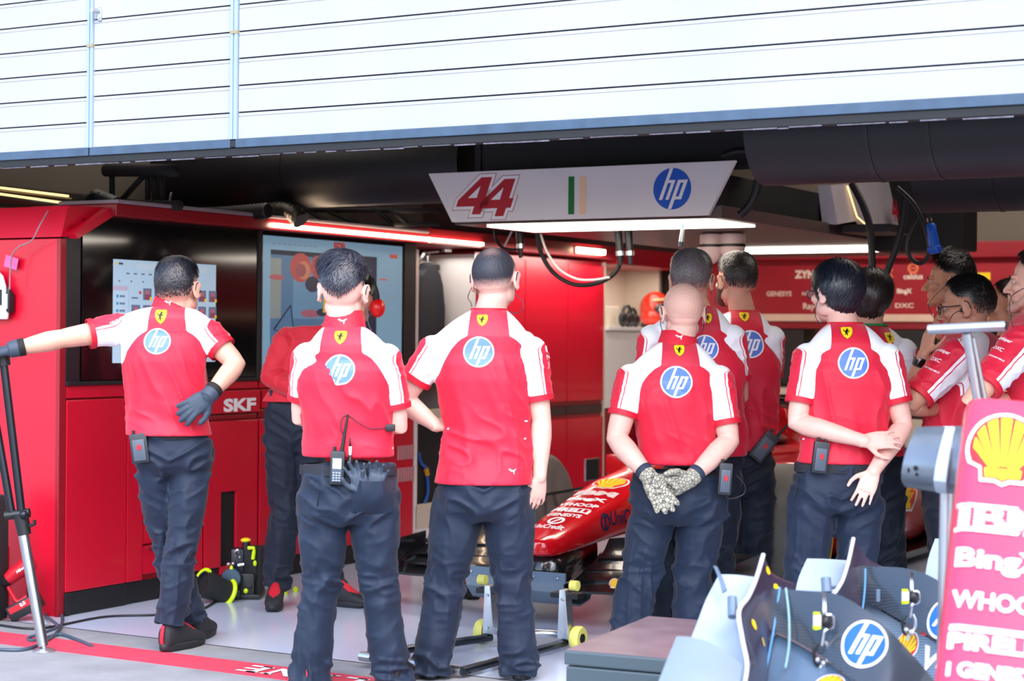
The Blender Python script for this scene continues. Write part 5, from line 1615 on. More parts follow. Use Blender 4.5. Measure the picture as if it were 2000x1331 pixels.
    disp = .0130 * ridge(qa, sd + 1) * (.3 + .7 * knee + .8 * up_) + .0110 * ridge(qb, sd + 2) * (ankl * 1.5 + .50 * knee + .1) + .0080 * ridge(qc, sd + 3) * np.clip(tl - .2, 0, 1)
    co = co + no * disp[:, None]
    # keep the hems clear of the ground
    co[:, 2] = np.maximum(co[:, 2], .018)
    set_co(me, co)
    tro = child('trousers', me, tm)
    tbv = bvh_of(me)
    if 'belt' in S:
        mb = MB(); n = 40; rows = []
        bc = belt - rp
        for h_, gr in ((-.045, 1.0), (-.043, 1.035), (-.008, 1.03), (-.006, .99)):
            rows.append([bc + Z3 * h_ + axh * math.copysign(abs(math.cos(2 * math.pi * i / n)) ** .9, math.cos(2 * math.pi * i / n)) * (g('beltw', hwP * .84) + .004) * gr + fwh * math.copysign(abs(math.sin(2 * math.pi * i / n)) ** .9, math.sin(2 * math.pi * i / n)) * (hwP * .60 + .004) * gr for i in range(n)])
        mb.grid([[rows[j][i] for j in range(len(rows))] for i in range(n)], close_u=True)
        mb.build('belt', M_BELT, tro, True)
    # back pockets as stitched flaps
    def seam(pts2, name='pocket_seam'):
        P = []
        for x, y in pts2:
            d = ray(x, y).normalized(); h = tbv.ray_cast(CAM_POS - rp, d)
            if h[0] is not None: P.append(h[0] + h[1] * .001)
        if len(P) > 1:
            mb = MB(); mb.tube(P, .0022, 5); mb.build(name, M_TROUD, tro, True)
    for q in g('seams', ()): seam(q)
    # ---- shoes
    shoe(body, fl, R(g('fyL', 0)), g('redtoe')); shoe(body, fr, R(g('fyR', 0)), g('redtoe'))
    # ---- hair, eyes
    build_hair(body, hc, HM, ks, g('hair', 'short'), g('skin_rgb', (226, 176, 154)), g('hair_rgb', (26, 24, 28)), sd)
    for q in (-1, 1):
        mb = MB(); ec = hc - rp + HM @ (Vector((q * .031, .0795, .003)) * ks)
        mb.ball(ec, .0115, 12, 8); ey = mb.build('eye', M_EYE, body, True)
        mb = MB(); mb.ball(ec + HM @ Vector((0, .0062, -.001)), (.0066, .0066, .0066), 10, 6); mb.build('iris', M_IRIS, ey, True)
        mb = MB(); mb.tube([hc - rp + HM @ (Vector((q * x, y, z)) * ks) for x, y, z in ((.014, .096, .018), (.030, .098, .024), (.047, .084, .020))], [.004, .0048, .002], 6); mb.build('eyebrow', hair_mat('hair %s' % (g('hair_rgb', (26, 24, 28)),), g('hair_rgb', (26, 24, 28))), body, True)
    if g('beard'):
        # short beard shell around jaw and chin
        s = Soup()
        def P(x, y, z): return hc + HM @ (Vector((x, y, z)) * ks)
        for q in (-1, 1):
            s.limb([P(q * .074, .012, .000), P(q * .069, .022, -.045), P(q * .056, .048, -.080), P(q * .026, .086, -.098), P(0, .096, -.098)], [.007, .013, .018, .020, .021], 10)
            s.limb([P(q * .026, .096, -.074), P(q * .016, .104, -.050), P(0, .107, -.048)], [.008, .007, .007], 8)
        me = melt(s, 'beard', .0045, 3)
        set_attr(me, 'dens', np.full(len(me.vertices), g('beard')))
        child('beard', me, scalp_mat('beard %s %s' % (g('hair_rgb', (26, 24, 28)), g('skin_rgb', 0)), g('skin_rgb', (226, 176, 154)), g('hair_rgb', (26, 24, 28))))
    if g('glasses'):
        mb = MB()
        def P(x, y, z): return hc - rp + HM @ (Vector((x, y, z)) * ks)
        for q in (-1, 1):
            rim = [P(q * (.034 + .025 * math.cos(R(a))), .108 - .004 * abs(math.cos(R(a))), .000 + .019 * math.sin(R(a))) for a in range(0, 361, 24)]
            mb.tube(rim, .0022, 6)
            mb.tube([P(q * .060, .104, .008), P(q * .080, .075, .010), P(q * .088, .0, .010), P(q * .088, -.022, -.004)], .0024, 6)
        mb.tube([P(-.010, .110, .004), P(0, .113, .007), P(.010, .110, .004)], .002, 6)
        gl = mb.build('glasses', M_FRAME, body, True)
        for q in (-1, 1):
            mb = MB(); mb.lathe([(.0001, -.0006), (.0235, -.0006), (.0235, .0006), (.0001, .0006)], 20, Matrix.Translation(P(q * .034, .106, 0)) @ HM.to_4x4() @ Matrix.Rotation(R(90), 4, 'X') @ Matrix.Diagonal((1, .78, 1, 1)))
            mb.build('lens', M_LENS, gl, True)
    for i, wpts in enumerate(g('wires', ())):
        # earpiece and its wire: head-local start, then pixel points
        q, pts = wpts
        e0 = hc - rp + HM @ (Vector((q * .088, .006, -.010)) * ks)
        P = [e0] + [tow(p, Y) - rp for p in pts]
        mb = MB(); mb.tube(bez(P, 8), .0017, 6)
        mb.ball(e0, .009, 10, 6)
        top = hc - rp
        mb.tube(bez([e0, top + HM @ (Vector((q * .094, -.004, .022)) * ks), top + HM @ (Vector((q * .092, -.022, .020)) * ks), top + HM @ (Vector((q * .090, -.032, -.006)) * ks)], 5), .0022, 6)
        mb.build('earpiece', M_WIRE, body, True)
    # ---- gloves
    for q, sh, e, w in arms:
        gl = S.get('glove' + q)
        if gl:
            h = S['hand' + q]; tip = T(h['tip'])
            s = Soup(); hand_soup(s, w, tip - w, Vector(h.get('n', (0, -1, 0))), h.get('curl', .3), h.get('side', 1), h.get('k', 1.0) * 1.02, .0052, h.get('spread', .16), h.get('thumb', 1.0))
            f = (e - w).normalized()
            s.limb([w - f * .02, w + f * .01, w + f * .045], [.037, .039, .040], 16, cap=False)
            s.ell(w, .036, .036, .036)
            me = melt(s, 'glove', .0042, 3, .6)
            go = child('glove', me, gl)
            mb = MB(); mb.tube([w + f * .018 - rp, w + f * .022 - rp, w + f * .046 - rp, w + f * .050 - rp], [.037, .0395, .0405, .039], 22, caps=False); mb.bm.normal_update(); bmesh.ops.solidify(mb.bm, geom=mb.bm.faces[:], thickness=.003)
            mb.build('cuff_strap', M_BLACKM if gl is not M_GLOVEP else mat('dark blue cuff', (38, 50, 70), .7), go, True)
    return body, shirt, dict(hc=hc, HM=HM, rp=rp, ks=ks, bv=bv, tbv=tbv, Y=Y, belt=belt, axh=axh, fwh=fwh, neck=neck, ax=ax, fw=fw, tro=tro)

def torn_logo(k):
    """round logo with a ragged bite missing on its left, as the photo shows"""
    p = Print(); base = LOGO_RING
    bm = bmesh.new()
    # clip each polygon with the ragged left edge: keep what is right of the line
    edge = [(-1.2, .36), (-.86, .30), (-.80, .06), (-.62, .08), (-.60, -.16), (-.66, -.34), (-.48, -.42), (-.44, -.56), (-.26, -.72), (-.28, -.90), (-.18, -1.1)]
    def keep_x(y):
        for (x0, y0), (x1, y1) in zip(edge, edge[1:]):
            lo, hi = min(y0, y1), max(y0, y1)
            if lo <= y <= hi and abs(y1 - y0) > 1e-6: return x0 + (x1 - x0) * (y - y0) / (y1 - y0)
        return -9
    for v, f, mi, l in base.items:
        poly = v
        if l == 0: pts = [(x, y) for x, y in poly]
        else: pts = poly
        out = []
        # dense sampling of the outline then push points to the edge
        n = len(pts)
        for i in range(n):
            a, b = pts[i], pts[(i + 1) % n]
            for t in range(4):
                x = a[0] + (b[0] - a[0]) * t / 4; y = a[1] + (b[1] - a[1]) * t / 4
                kx = keep_x(y); out.append((max(x, kx), y))
        # drop degenerate
        cl = [out[0]]
        for q in out[1:]:
            if abs(q[0] - cl[-1][0]) + abs(q[1] - cl[-1][1]) > 1e-4: cl.append(q)
        area = sum(cl[i][0] * cl[(i + 1) % len(cl)][1] - cl[(i + 1) % len(cl)][0] * cl[i][1] for i in range(len(cl)))
        if len(cl) > 2 and abs(area) > 1e-3: p.poly([(x * k, y * k) for x, y in cl], mi, l)
    bm.free()
    return p
# ------------------------------------------------------------------ the crew, one by one
PALE = (228, 180, 164); MID = (216, 162, 140); TAN = (196, 140, 114)
INFO = {}
INFO['lean'] = person('man leaning on the tripod with outstretched arm, one gloved hand behind his back', 8.2, dict(
    head=(346, 566), yaw=16, roll=-3, neck=(331, 601), shL=(232, 643), shR=(408, 655, .02), chest=(322, 705), waist=(326, 790), hem=(330, 850),
    hw=(.192, .178, .190), elL=(120, 662, -.10), wrL=(26, 682, -.16), elR=(462, 712, -.02), wrR=(408, 773, -.15),
    handL=dict(tip=(-20, 690, -.14), n=(0, -.3, 1), curl=.9, side=1), gloveL=M_GLOVE,
    handR=dict(tip=(362, 806, -.165), n=(.1, -1, .1), curl=.22, side=-1, spread=.3, thumb=.2), gloveR=M_GLOVE,
    sl=(.52, .50), collar=True, logo=(307, 667, 26), shield=(314, 618, 30), skin=SK_MID, skin_rgb=MID, hair='short', hair_rgb=(24, 26, 34),
    hip=(338, 880), hipw=.180, belt=(334, 838), knR=(358, 1060, -.05), anR=(333, 1222, -.06), knL=(322, 1060, .08), anL=(376, 1215, .14),
    footR=(333, 1258, -.06), footL=(378, 1238, .20), fyL=12, fyR=28, legw=(.088, .073, .066), trou=M_TROU,
    wires=[(1, [(372, 595, .05), (378, 604, .08)])], texts=[('AWS', 436, 640, 14, -.8), ('ZYN', 448, 655, 14, -.8), ('CELSIUS', 226, 628, 24, .5)], strip=(0, .2, 1), strip_w=.092))
INFO['undercut'] = person('man with undercut dark hair and folded arms, radio on his belt, seen from behind', 7.34, dict(
    head=(668, 570), yaw=6, roll=2, neck=(670, 638), shL=(604, 703), shR=(752, 705), chest=(676, 745), waist=(678, 820), hem=(680, 892),
    hw=(.186, .186, .200), elL=(588, 815, .06), wrL=(700, 815, .24), elR=(778, 832, .02), wrR=(660, 800, .26), tucked=True,
    handL=dict(tip=(760, 795, .20), n=(0, .6, .4), curl=.5, side=-1), handR=dict(tip=(610, 790, .2), n=(0, .6, .4), curl=.5, side=1),
    sl=(.70, .74), collar=True, colh=1.25, logo=(663, 722, 30), torn=True, shield=(665, 659, 32), skin=SK_PALE, skin_rgb=PALE, hair='fade', hair_rgb=(40, 40, 52),
    hip=(681, 970), hipw=.205, belt=(680, 905), beltw=.186, knL=(628, 1130), anL=(603, 1340), knR=(736, 1120), anR=(768, 1340), footL=(602, 1352), footR=(770, 1350), fyL=-6, fyR=10,
    legw=(.100, .080, .078), wires=[(1, [(718, 625, -.02), (726, 648, -.05)])], dashes=[(768, 838, 4, 3), (766, 876, 4, 3)],
    texts=[('ZYN', 797, 720, 10, -1.4), ('Z', 800, 755, 8, -1.4)], strip_w=.062,
    seams=[[(624, 945), (620, 990)], [(690, 950), (694, 1005)], [(690, 950), (740, 962), (770, 955)], [(575, 1000), (620, 1008), (680, 1004)]]))
INFO['buzz'] = person('tall man with cropped hair, one hand on his hip, the other arm hanging', 7.55, dict(
    head=(967, 547), yaw=14, roll=-3, neck=(955, 607), shL=(848, 688), shR=(1036, 690), chest=(943, 742), waist=(953, 835), hem=(945, 944),
    hw=(.207, .178, .200), elL=(786, 782, .02), wrL=(852, 832, .02), elR=(1057, 822), wrR=(1054, 932, -.02),
    handL=dict(tip=(890, 828, .06), n=(-.2, -.5, .6), curl=.8, side=-1), handR=dict(tip=(1047, 1005, .0), n=(.55, -.85, 0), curl=(.30, .42, .5, .55), side=1, spread=.22),
    sl=(.60, .70), logo=(935, 688, 30), shield=(942, 626, 28), skin=SK_PALE, skin_rgb=PALE, hair='buzz', hair_rgb=(44, 44, 54),
    hip=(945, 965), hipw=.203, knL=(872, 1130), anL=(842, 1318), knR=(1000, 1130), anR=(1015, 1318), footL=(838, 1330), footR=(1017, 1330), fyL=-14, fyR=10,
    legw=(.104, .084, .080), wires=[(-1, [(914, 580, -.06), (920, 592, -.08), (921, 600, -.09)]), (1, [(1006, 572, .0), (1020, 588, -.02), (1022, 604, -.03), (1008, 612, -.05), (994, 608, -.05)])],
    dashes=[(1027, 823, 7, 3), (1025, 857, 7, 3), (876, 838, 5, 4)], hemcat=(1001, 920, 16), texts=[('KITA', 1062, 666, 14, -1.3), ('dxc', 1067, 682, 14, -1.4), ('Z', 1070, 697, 10, -1.4), ('NTN', 1071, 714, 12, -1.5), ('aws', 818, 655, 15, .8), ('umbi', 806, 668, 15, .8)], strip_w=.062,
    seams=[[(868, 950), (900, 985), (925, 1005)], [(1012, 950), (1020, 1010)]]))
INFO['headset'] = person('engineer in red long-sleeved top with ear defenders, leaning behind the undercut man', 9.5, dict(
    head=(697, 592), yaw=196, roll=-8, pitch=12, neck=(648, 640), shL=(690, 665), shR=(562, 668), chest=(618, 705), waist=(590, 760), hem=(575, 785),
    hw=(.17, .165, .185), elR=(530, 735, -.05), wrR=(600, 775, -.2), elL=(690, 740, -.1), wrL=(640, 770, -.2), long=True,
    handL=dict(tip=(610, 780, -.2), n=(0, -1, 0), curl=.5, side=1), handR=dict(tip=(640, 780, -.2), n=(0, -1, 0), curl=.5, side=-1),
    shield=(637, 632, 24), skin=SK_MID, skin_rgb=MID, hair='short', hair_rgb=(30, 26, 26),
    hip=(578, 840), hipw=.165, knR=(556, 980), anR=(540, 1150), knL=(600, 985, .06), anL=(648, 1155, .06), footR=(540, 1182), footL=(648, 1182, .06), fyR=178, fyL=120, redtoe=True,
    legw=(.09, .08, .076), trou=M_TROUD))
INFO['bald'] = person('bald man with gloved hands clasped behind his back, in front of the front wing stand', 8.08, dict(
    head=(1336, 612), yaw=-4, neck=(1326, 668), shL=(1234, 742), shR=(1402, 744), chest=(1319, 790), waist=(1322, 862), hem=(1326, 908),
    hw=(.168, .172, .192), elL=(1204, 858, -.05), wrL=(1268, 932, -.19), elR=(1424, 862, -.05), wrR=(1350, 935, -.19), tucked=True, arm=1.1,
    handL=dict(tip=(1302, 990, -.235), n=(0, 1, .1), curl=.25, side=1, spread=.25, k=1.1), gloveL=M_GLOVEP,
    handR=dict(tip=(1290, 960, -.20), n=(0, 1, .3), curl=.35, side=-1, k=1.05), gloveR=M_GLOVEP,
    sl=(.62, .74), collar=True, logo=(1321, 747, 31), shield=(1327, 685, 27), skin=SK_PALE, skin_rgb=(224, 174, 156), hair='bald', hair_rgb=(150, 120, 108),
    hip=(1326, 975), hipw=.222, belt=(1325, 920), beltw=.19, knL=(1255, 1105), anL=(1222, 1255), knR=(1356, 1105), anR=(1352, 1255), footL=(1222, 1287), footR=(1352, 1287), fyL=-10, fyR=10,
    legw=(.104, .094, .082), wires=[(-1, [(1290, 632, -.03), (1293, 645, -.06)]), (1, [(1374, 640, -.01), (1368, 655, -.06)])],
    texts=[('AWS', 1196, 760, 14, 1.2), ('ZYN', 1444, 770, 14, -1.4)], strip_w=.062,
    seams=[[(1246, 975), (1258, 1010)], [(1352, 962), (1350, 1005)]]))
INFO['grey'] = person('man with greying cropped hair right behind the bald man', 8.42, dict(
    head=(1353, 549), yaw=14, neck=(1368, 602), shL=(1276, 664), shR=(1428, 664), chest=(1370, 715), waist=(1378, 810), hem=(1382, 890),
    hw=(.185, .18, .20), elL=(1262, 775, .05), wrL=(1340, 780, .25), elR=(1445, 775, .05), wrR=(1380, 780, .25),
    handL=dict(tip=(1390, 770, .25), n=(0, .6, .4), curl=.5, side=-1), handR=dict(tip=(1330, 780, .25), n=(0, .6, .4), curl=.5, side=1),
    sl=(.8, .7), logo=(1378, 680, 26), shield=(1382, 622, 24), skin=SK_MID, skin_rgb=MID, hair='short', hair_rgb=(96, 88, 92),
    hip=(1368, 925), hipw=.19, knL=(1318, 1090), anL=(1296, 1215), knR=(1402, 1080), anR=(1412, 1215), footL=(1296, 1238), footR=(1412, 1238),
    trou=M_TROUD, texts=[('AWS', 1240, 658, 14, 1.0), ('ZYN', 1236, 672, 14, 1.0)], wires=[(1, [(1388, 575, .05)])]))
INFO['dark'] = person('bearded man with thick dark hair and slanted radio on his right hip', 9.2, dict(
    head=(1440, 549), yaw=-24, neck=(1455, 610), shL=(1376, 668), shR=(1506, 664), chest=(1450, 715), waist=(1452, 800), hem=(1446, 880),
    hw=(.17, .172, .19), elL=(1372, 770, .1), wrL=(1440, 780, .26), elR=(1502, 775, .08), wrR=(1440, 790, .26),
    handL=dict(tip=(1490, 770, .22), n=(0, .6, .4), curl=.5, side=-1), handR=dict(tip=(1400, 780, .25), n=(0, .6, .4), curl=.5, side=1),
    sl=(.7, .62), logo=(1466, 673, 27), shield=(1454, 619, 26), skin=SK_MID, skin_rgb=MID, hair='short', hair_rgb=(20, 19, 22), beard=.9,
    hip=(1452, 925), hipw=.165, knL=(1424, 1060), anL=(1420, 1195), knR=(1476, 1060), anR=(1474, 1195), footL=(1420, 1218), footR=(1474, 1218), fyL=-10, fyR=10,
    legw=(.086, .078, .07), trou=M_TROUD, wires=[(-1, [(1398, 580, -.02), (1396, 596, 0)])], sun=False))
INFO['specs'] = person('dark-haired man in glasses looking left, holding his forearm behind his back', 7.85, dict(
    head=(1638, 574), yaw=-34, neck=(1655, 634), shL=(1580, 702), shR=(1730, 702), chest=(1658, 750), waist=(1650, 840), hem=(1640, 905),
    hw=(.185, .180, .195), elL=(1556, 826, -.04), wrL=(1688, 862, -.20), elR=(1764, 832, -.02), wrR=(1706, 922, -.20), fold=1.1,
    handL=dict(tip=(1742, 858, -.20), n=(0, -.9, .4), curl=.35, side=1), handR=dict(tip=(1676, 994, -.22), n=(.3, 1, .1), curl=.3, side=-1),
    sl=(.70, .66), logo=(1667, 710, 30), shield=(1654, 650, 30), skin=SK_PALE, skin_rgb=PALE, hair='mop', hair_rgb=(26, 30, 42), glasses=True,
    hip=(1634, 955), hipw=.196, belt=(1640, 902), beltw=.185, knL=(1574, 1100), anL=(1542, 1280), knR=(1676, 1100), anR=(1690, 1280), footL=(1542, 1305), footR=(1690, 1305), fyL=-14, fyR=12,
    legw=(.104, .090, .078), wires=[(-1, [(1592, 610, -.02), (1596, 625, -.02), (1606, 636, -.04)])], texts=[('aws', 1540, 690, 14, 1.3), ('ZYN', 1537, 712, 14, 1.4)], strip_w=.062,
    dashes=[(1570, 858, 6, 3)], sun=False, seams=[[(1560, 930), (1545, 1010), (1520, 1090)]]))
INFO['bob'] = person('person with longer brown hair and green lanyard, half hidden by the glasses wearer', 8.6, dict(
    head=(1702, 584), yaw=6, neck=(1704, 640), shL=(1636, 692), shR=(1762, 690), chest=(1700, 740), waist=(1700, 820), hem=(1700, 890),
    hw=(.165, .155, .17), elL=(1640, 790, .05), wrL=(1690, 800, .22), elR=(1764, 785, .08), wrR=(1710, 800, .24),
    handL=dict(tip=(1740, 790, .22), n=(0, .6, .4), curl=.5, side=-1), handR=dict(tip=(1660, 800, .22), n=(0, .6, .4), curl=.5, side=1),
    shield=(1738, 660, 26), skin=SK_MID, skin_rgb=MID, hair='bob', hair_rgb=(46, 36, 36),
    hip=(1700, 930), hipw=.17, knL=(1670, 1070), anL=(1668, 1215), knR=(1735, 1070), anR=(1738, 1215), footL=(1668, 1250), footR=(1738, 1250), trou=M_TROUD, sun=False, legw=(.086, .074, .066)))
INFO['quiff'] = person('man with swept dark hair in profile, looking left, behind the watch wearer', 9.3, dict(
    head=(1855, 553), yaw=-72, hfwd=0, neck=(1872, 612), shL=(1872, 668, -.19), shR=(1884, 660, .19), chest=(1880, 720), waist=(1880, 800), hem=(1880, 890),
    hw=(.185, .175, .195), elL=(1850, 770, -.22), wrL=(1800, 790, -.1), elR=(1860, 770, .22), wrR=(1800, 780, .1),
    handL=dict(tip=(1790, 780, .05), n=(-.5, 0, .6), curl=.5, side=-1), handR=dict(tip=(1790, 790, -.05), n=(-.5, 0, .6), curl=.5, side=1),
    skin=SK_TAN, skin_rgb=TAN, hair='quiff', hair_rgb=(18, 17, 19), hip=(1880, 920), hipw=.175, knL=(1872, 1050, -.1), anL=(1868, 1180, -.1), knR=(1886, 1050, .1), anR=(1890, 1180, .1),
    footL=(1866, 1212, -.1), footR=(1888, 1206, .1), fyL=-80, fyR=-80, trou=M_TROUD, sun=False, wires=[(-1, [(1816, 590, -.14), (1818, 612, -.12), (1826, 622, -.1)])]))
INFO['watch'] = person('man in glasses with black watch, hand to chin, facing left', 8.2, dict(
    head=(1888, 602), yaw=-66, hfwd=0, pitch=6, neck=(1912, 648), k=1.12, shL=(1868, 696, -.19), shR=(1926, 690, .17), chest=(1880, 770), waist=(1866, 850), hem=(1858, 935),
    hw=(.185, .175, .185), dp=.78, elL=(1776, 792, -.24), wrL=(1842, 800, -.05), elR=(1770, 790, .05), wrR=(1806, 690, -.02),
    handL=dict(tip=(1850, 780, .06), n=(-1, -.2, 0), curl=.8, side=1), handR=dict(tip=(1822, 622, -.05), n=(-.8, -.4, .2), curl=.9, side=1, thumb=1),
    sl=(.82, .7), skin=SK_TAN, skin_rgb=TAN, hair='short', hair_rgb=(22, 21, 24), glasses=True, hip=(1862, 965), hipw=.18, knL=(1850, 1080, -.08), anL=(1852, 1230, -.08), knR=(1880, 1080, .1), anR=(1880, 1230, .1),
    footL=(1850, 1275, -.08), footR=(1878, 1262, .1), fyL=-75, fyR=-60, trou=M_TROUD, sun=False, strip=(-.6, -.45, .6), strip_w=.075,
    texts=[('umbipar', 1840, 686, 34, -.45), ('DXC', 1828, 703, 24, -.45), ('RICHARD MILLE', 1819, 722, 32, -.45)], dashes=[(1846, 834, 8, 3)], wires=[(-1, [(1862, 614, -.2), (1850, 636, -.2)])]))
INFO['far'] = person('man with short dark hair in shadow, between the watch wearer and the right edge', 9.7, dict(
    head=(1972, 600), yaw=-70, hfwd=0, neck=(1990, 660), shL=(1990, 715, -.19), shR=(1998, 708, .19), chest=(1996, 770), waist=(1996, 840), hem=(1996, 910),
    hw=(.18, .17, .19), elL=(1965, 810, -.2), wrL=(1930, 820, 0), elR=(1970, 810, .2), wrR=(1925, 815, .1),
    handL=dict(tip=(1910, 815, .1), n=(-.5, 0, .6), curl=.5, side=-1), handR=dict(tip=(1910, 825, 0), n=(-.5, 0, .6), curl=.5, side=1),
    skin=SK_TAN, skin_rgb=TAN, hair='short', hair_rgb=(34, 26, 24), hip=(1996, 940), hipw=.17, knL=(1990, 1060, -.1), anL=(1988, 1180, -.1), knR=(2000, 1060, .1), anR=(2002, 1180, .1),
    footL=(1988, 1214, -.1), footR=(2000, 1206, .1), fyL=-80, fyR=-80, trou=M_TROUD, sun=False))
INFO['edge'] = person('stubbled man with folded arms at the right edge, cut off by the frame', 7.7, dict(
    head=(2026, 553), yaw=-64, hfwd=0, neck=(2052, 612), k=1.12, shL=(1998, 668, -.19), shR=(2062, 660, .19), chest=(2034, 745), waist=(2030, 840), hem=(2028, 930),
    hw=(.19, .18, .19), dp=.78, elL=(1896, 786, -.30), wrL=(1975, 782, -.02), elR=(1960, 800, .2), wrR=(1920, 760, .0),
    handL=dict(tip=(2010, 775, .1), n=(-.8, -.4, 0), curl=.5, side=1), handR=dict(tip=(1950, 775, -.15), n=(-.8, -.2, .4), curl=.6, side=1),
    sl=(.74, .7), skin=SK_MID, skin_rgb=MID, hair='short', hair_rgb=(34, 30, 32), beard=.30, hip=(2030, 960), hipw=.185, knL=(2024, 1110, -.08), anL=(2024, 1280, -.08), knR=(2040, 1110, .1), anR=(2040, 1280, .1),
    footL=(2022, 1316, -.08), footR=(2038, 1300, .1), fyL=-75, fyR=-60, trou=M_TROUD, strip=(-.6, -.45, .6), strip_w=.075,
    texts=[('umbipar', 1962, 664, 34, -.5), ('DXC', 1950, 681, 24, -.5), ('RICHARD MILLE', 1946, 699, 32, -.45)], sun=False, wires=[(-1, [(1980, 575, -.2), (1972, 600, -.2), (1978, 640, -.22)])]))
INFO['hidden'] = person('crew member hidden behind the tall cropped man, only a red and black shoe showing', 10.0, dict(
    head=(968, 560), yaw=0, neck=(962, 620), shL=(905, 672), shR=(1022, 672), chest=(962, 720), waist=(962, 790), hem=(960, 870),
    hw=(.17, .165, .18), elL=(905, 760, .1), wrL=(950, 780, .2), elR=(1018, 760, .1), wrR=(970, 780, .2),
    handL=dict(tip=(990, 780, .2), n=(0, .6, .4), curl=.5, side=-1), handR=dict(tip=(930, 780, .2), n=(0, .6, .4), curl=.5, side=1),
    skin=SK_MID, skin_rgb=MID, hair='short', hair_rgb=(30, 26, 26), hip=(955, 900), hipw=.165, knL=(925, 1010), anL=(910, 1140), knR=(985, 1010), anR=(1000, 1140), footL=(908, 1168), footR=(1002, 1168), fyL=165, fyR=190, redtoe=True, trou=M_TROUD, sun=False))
# ================================================================== racing car on its stand
M_CARR = mat('glossy racing red', (214, 14, 28), .18, var=0, coat=1.0)
M_CARK = mat('gloss carbon black', (20, 21, 24), .22, var=.1, coat=.8)
M_TYRE = mat('slick tyre', (110, 110, 106), .75, var=.18, vscale=7, bump=.1)
UCAR, WTIP = 1.96, 1.56
car = empty('racing_car', 'red open-wheel racing car parked nose out, mostly hidden behind the crew', 'car', F(UCAR, WTIP, 0))
def sec(y, hw, zt, zb, n=24, e=3.0, sh=0.0):
    out = []
    for k in range(n):
        a = 2 * math.pi * k / n; ca, sa = math.cos(a), math.sin(a)
        x = math.copysign(abs(ca) ** (2 / e), ca) * hw * (1 - sh * max(0, sa)); z = (zt + zb) / 2 + math.copysign(abs(sa) ** (2 / e), sa) * (zt - zb) / 2
        out.append((x, y, z))
    return out
def loftbody(name, secs, m, parent, ang=40):
    s = Soup(); s.rings([[Vector(p) for p in r] for r in secs])
    me = bpy.data.meshes.new(name); me.from_pydata(s.v, [], s.f)
    bm = bmesh.new(); bm.from_mesh(me); bmesh.ops.recalc_face_normals(bm, faces=bm.faces[:]); bm.to_mesh(me); bm.free()
    return link(name, me, m, parent, True)
NS = [(0.0, .05, .425, .365), (.03, .09, .437, .352), (.10, .115, .458, .345), (.3, .14, .515, .36), (.6, .165, .59, .385), (.9, .19, .662, .40), (1.3, .22, .72, .38), (1.7, .27, .76, .33)]
nose = loftbody('nose', [sec(*q, e=4.5, sh=.16) for q in NS], M_CARR, car)
loftbody('monocoque', [sec(*q, e=3.2) for q in ((1.66, .28, .77, .25), (2.1, .33, .80, .14), (2.5, .36, .80, .10), (3.1, .36, .78, .08), (3.6, .33, .80, .08))], M_CARR, car)
loftbody('engine_cover', [sec(*q, e=2.6, sh=.3) for q in ((2.95, .13, 1.02, .70), (3.1, .17, 1.06, .55), (3.6, .2, .98, .3), (4.3, .16, .8, .25), (5.0, .10, .6, .25))], M_CARR, car)
for s in (-1, 1):
    P = [[Vector(p) + Vector((s * .52, 0, 0)) for p in sec(*q, e=2.8)] for q in ((2.45, .20, .58, .20), (2.55, .27, .64, .14), (3.2, .28, .62, .10), (3.9, .22, .5, .09), (4.6, .12, .36, .09))]
    loftbody('sidepod', P, M_CARR, car)
    mb = MB(); mb.prism([(s * .08, 1.7), (s * .4, 1.9), (s * .8, 2.3), (s * .8, 4.5), (s * .45, 5.0), (s * .08, 5.0)], .05, .09); mb.build('floor_edge', M_CARK, car)
mb = MB(); mb.tube(bez([(0, 1.95, .82), (0, 2.1, .98), (0, 2.3, 1.06)], 6), .025, 10); mb.tube(bez([(-.30, 3.0, .82), (-.33, 2.7, 1.0), (-.22, 2.38, 1.06), (0, 2.28, 1.07), (.22, 2.38, 1.06), (.33, 2.7, 1.0), (.30, 3.0, .82)], 6), .03, 10)
mb.build('halo', M_CARK, car, True)
mb = MB(); mb.lathe([(.0, 0), (.15, 0), (.17, .02), (.15, .04), (.0, .04)], 24, Matrix.Translation((0, 2.75, .79)) @ Matrix.Diagonal((1.3, 2.2, 1, 1))); mb.build('cockpit_rim', M_CARK, car, True)
for y, r, wd, xx in ((1.34, .36, .31, .79), (4.75, .36, .40, .77)):
    for s in (-1, 1):
        prof = [(.23, -wd / 2), (.30, -wd / 2 - .0), (r - .03, -wd / 2 + .005), (r - .006, -wd / 2 + .03), (r, -wd / 2 + .07), (r, wd / 2 - .07), (r - .006, wd / 2 - .03), (r - .03, wd / 2 - .005), (.30, wd / 2), (.23, wd / 2)]
        mb = MB(); mb.lathe(prof, 48, Matrix.Translation((s * xx, y, .40)) @ Matrix.Rotation(R(90), 4, 'Y')); ty = mb.build('tyre', M_TYRE, car, True)
        mb = MB(); mb.lathe([(.05, -.10), (.22, -.12), (.232, -.14), (.232, .14), (.22, .12), (.05, .10)], 32, Matrix.Translation((s * xx, y, .40)) @ Matrix.Rotation(R(90), 4, 'Y')); mb.build('wheel_rim', M_CARK, ty, True)
        mb = MB(); mb.lathe([(r - .075, 0), (r - .05, .003), (r - .045, 0)], 48, Matrix.Translation((s * (xx + wd / 2 - .002), y, .40)) @ Matrix.Rotation(R(90 * s), 4, 'Y')); mb.build('tyre_band', M_PRINTY, ty, True)
        for z0, z1, dy in ((.52, .55, -.18), (.52, .55, .2), (.30, .28, -.15), (.30, .28, .22)):
            mb = MB(); mb.tube([(s * .22, y + dy, z1 + .06), (s * (xx - .12), y + dy * .2, z0)], .018, 8, flat=.5); mb.build('suspension_arm', M_CARK, car, True)
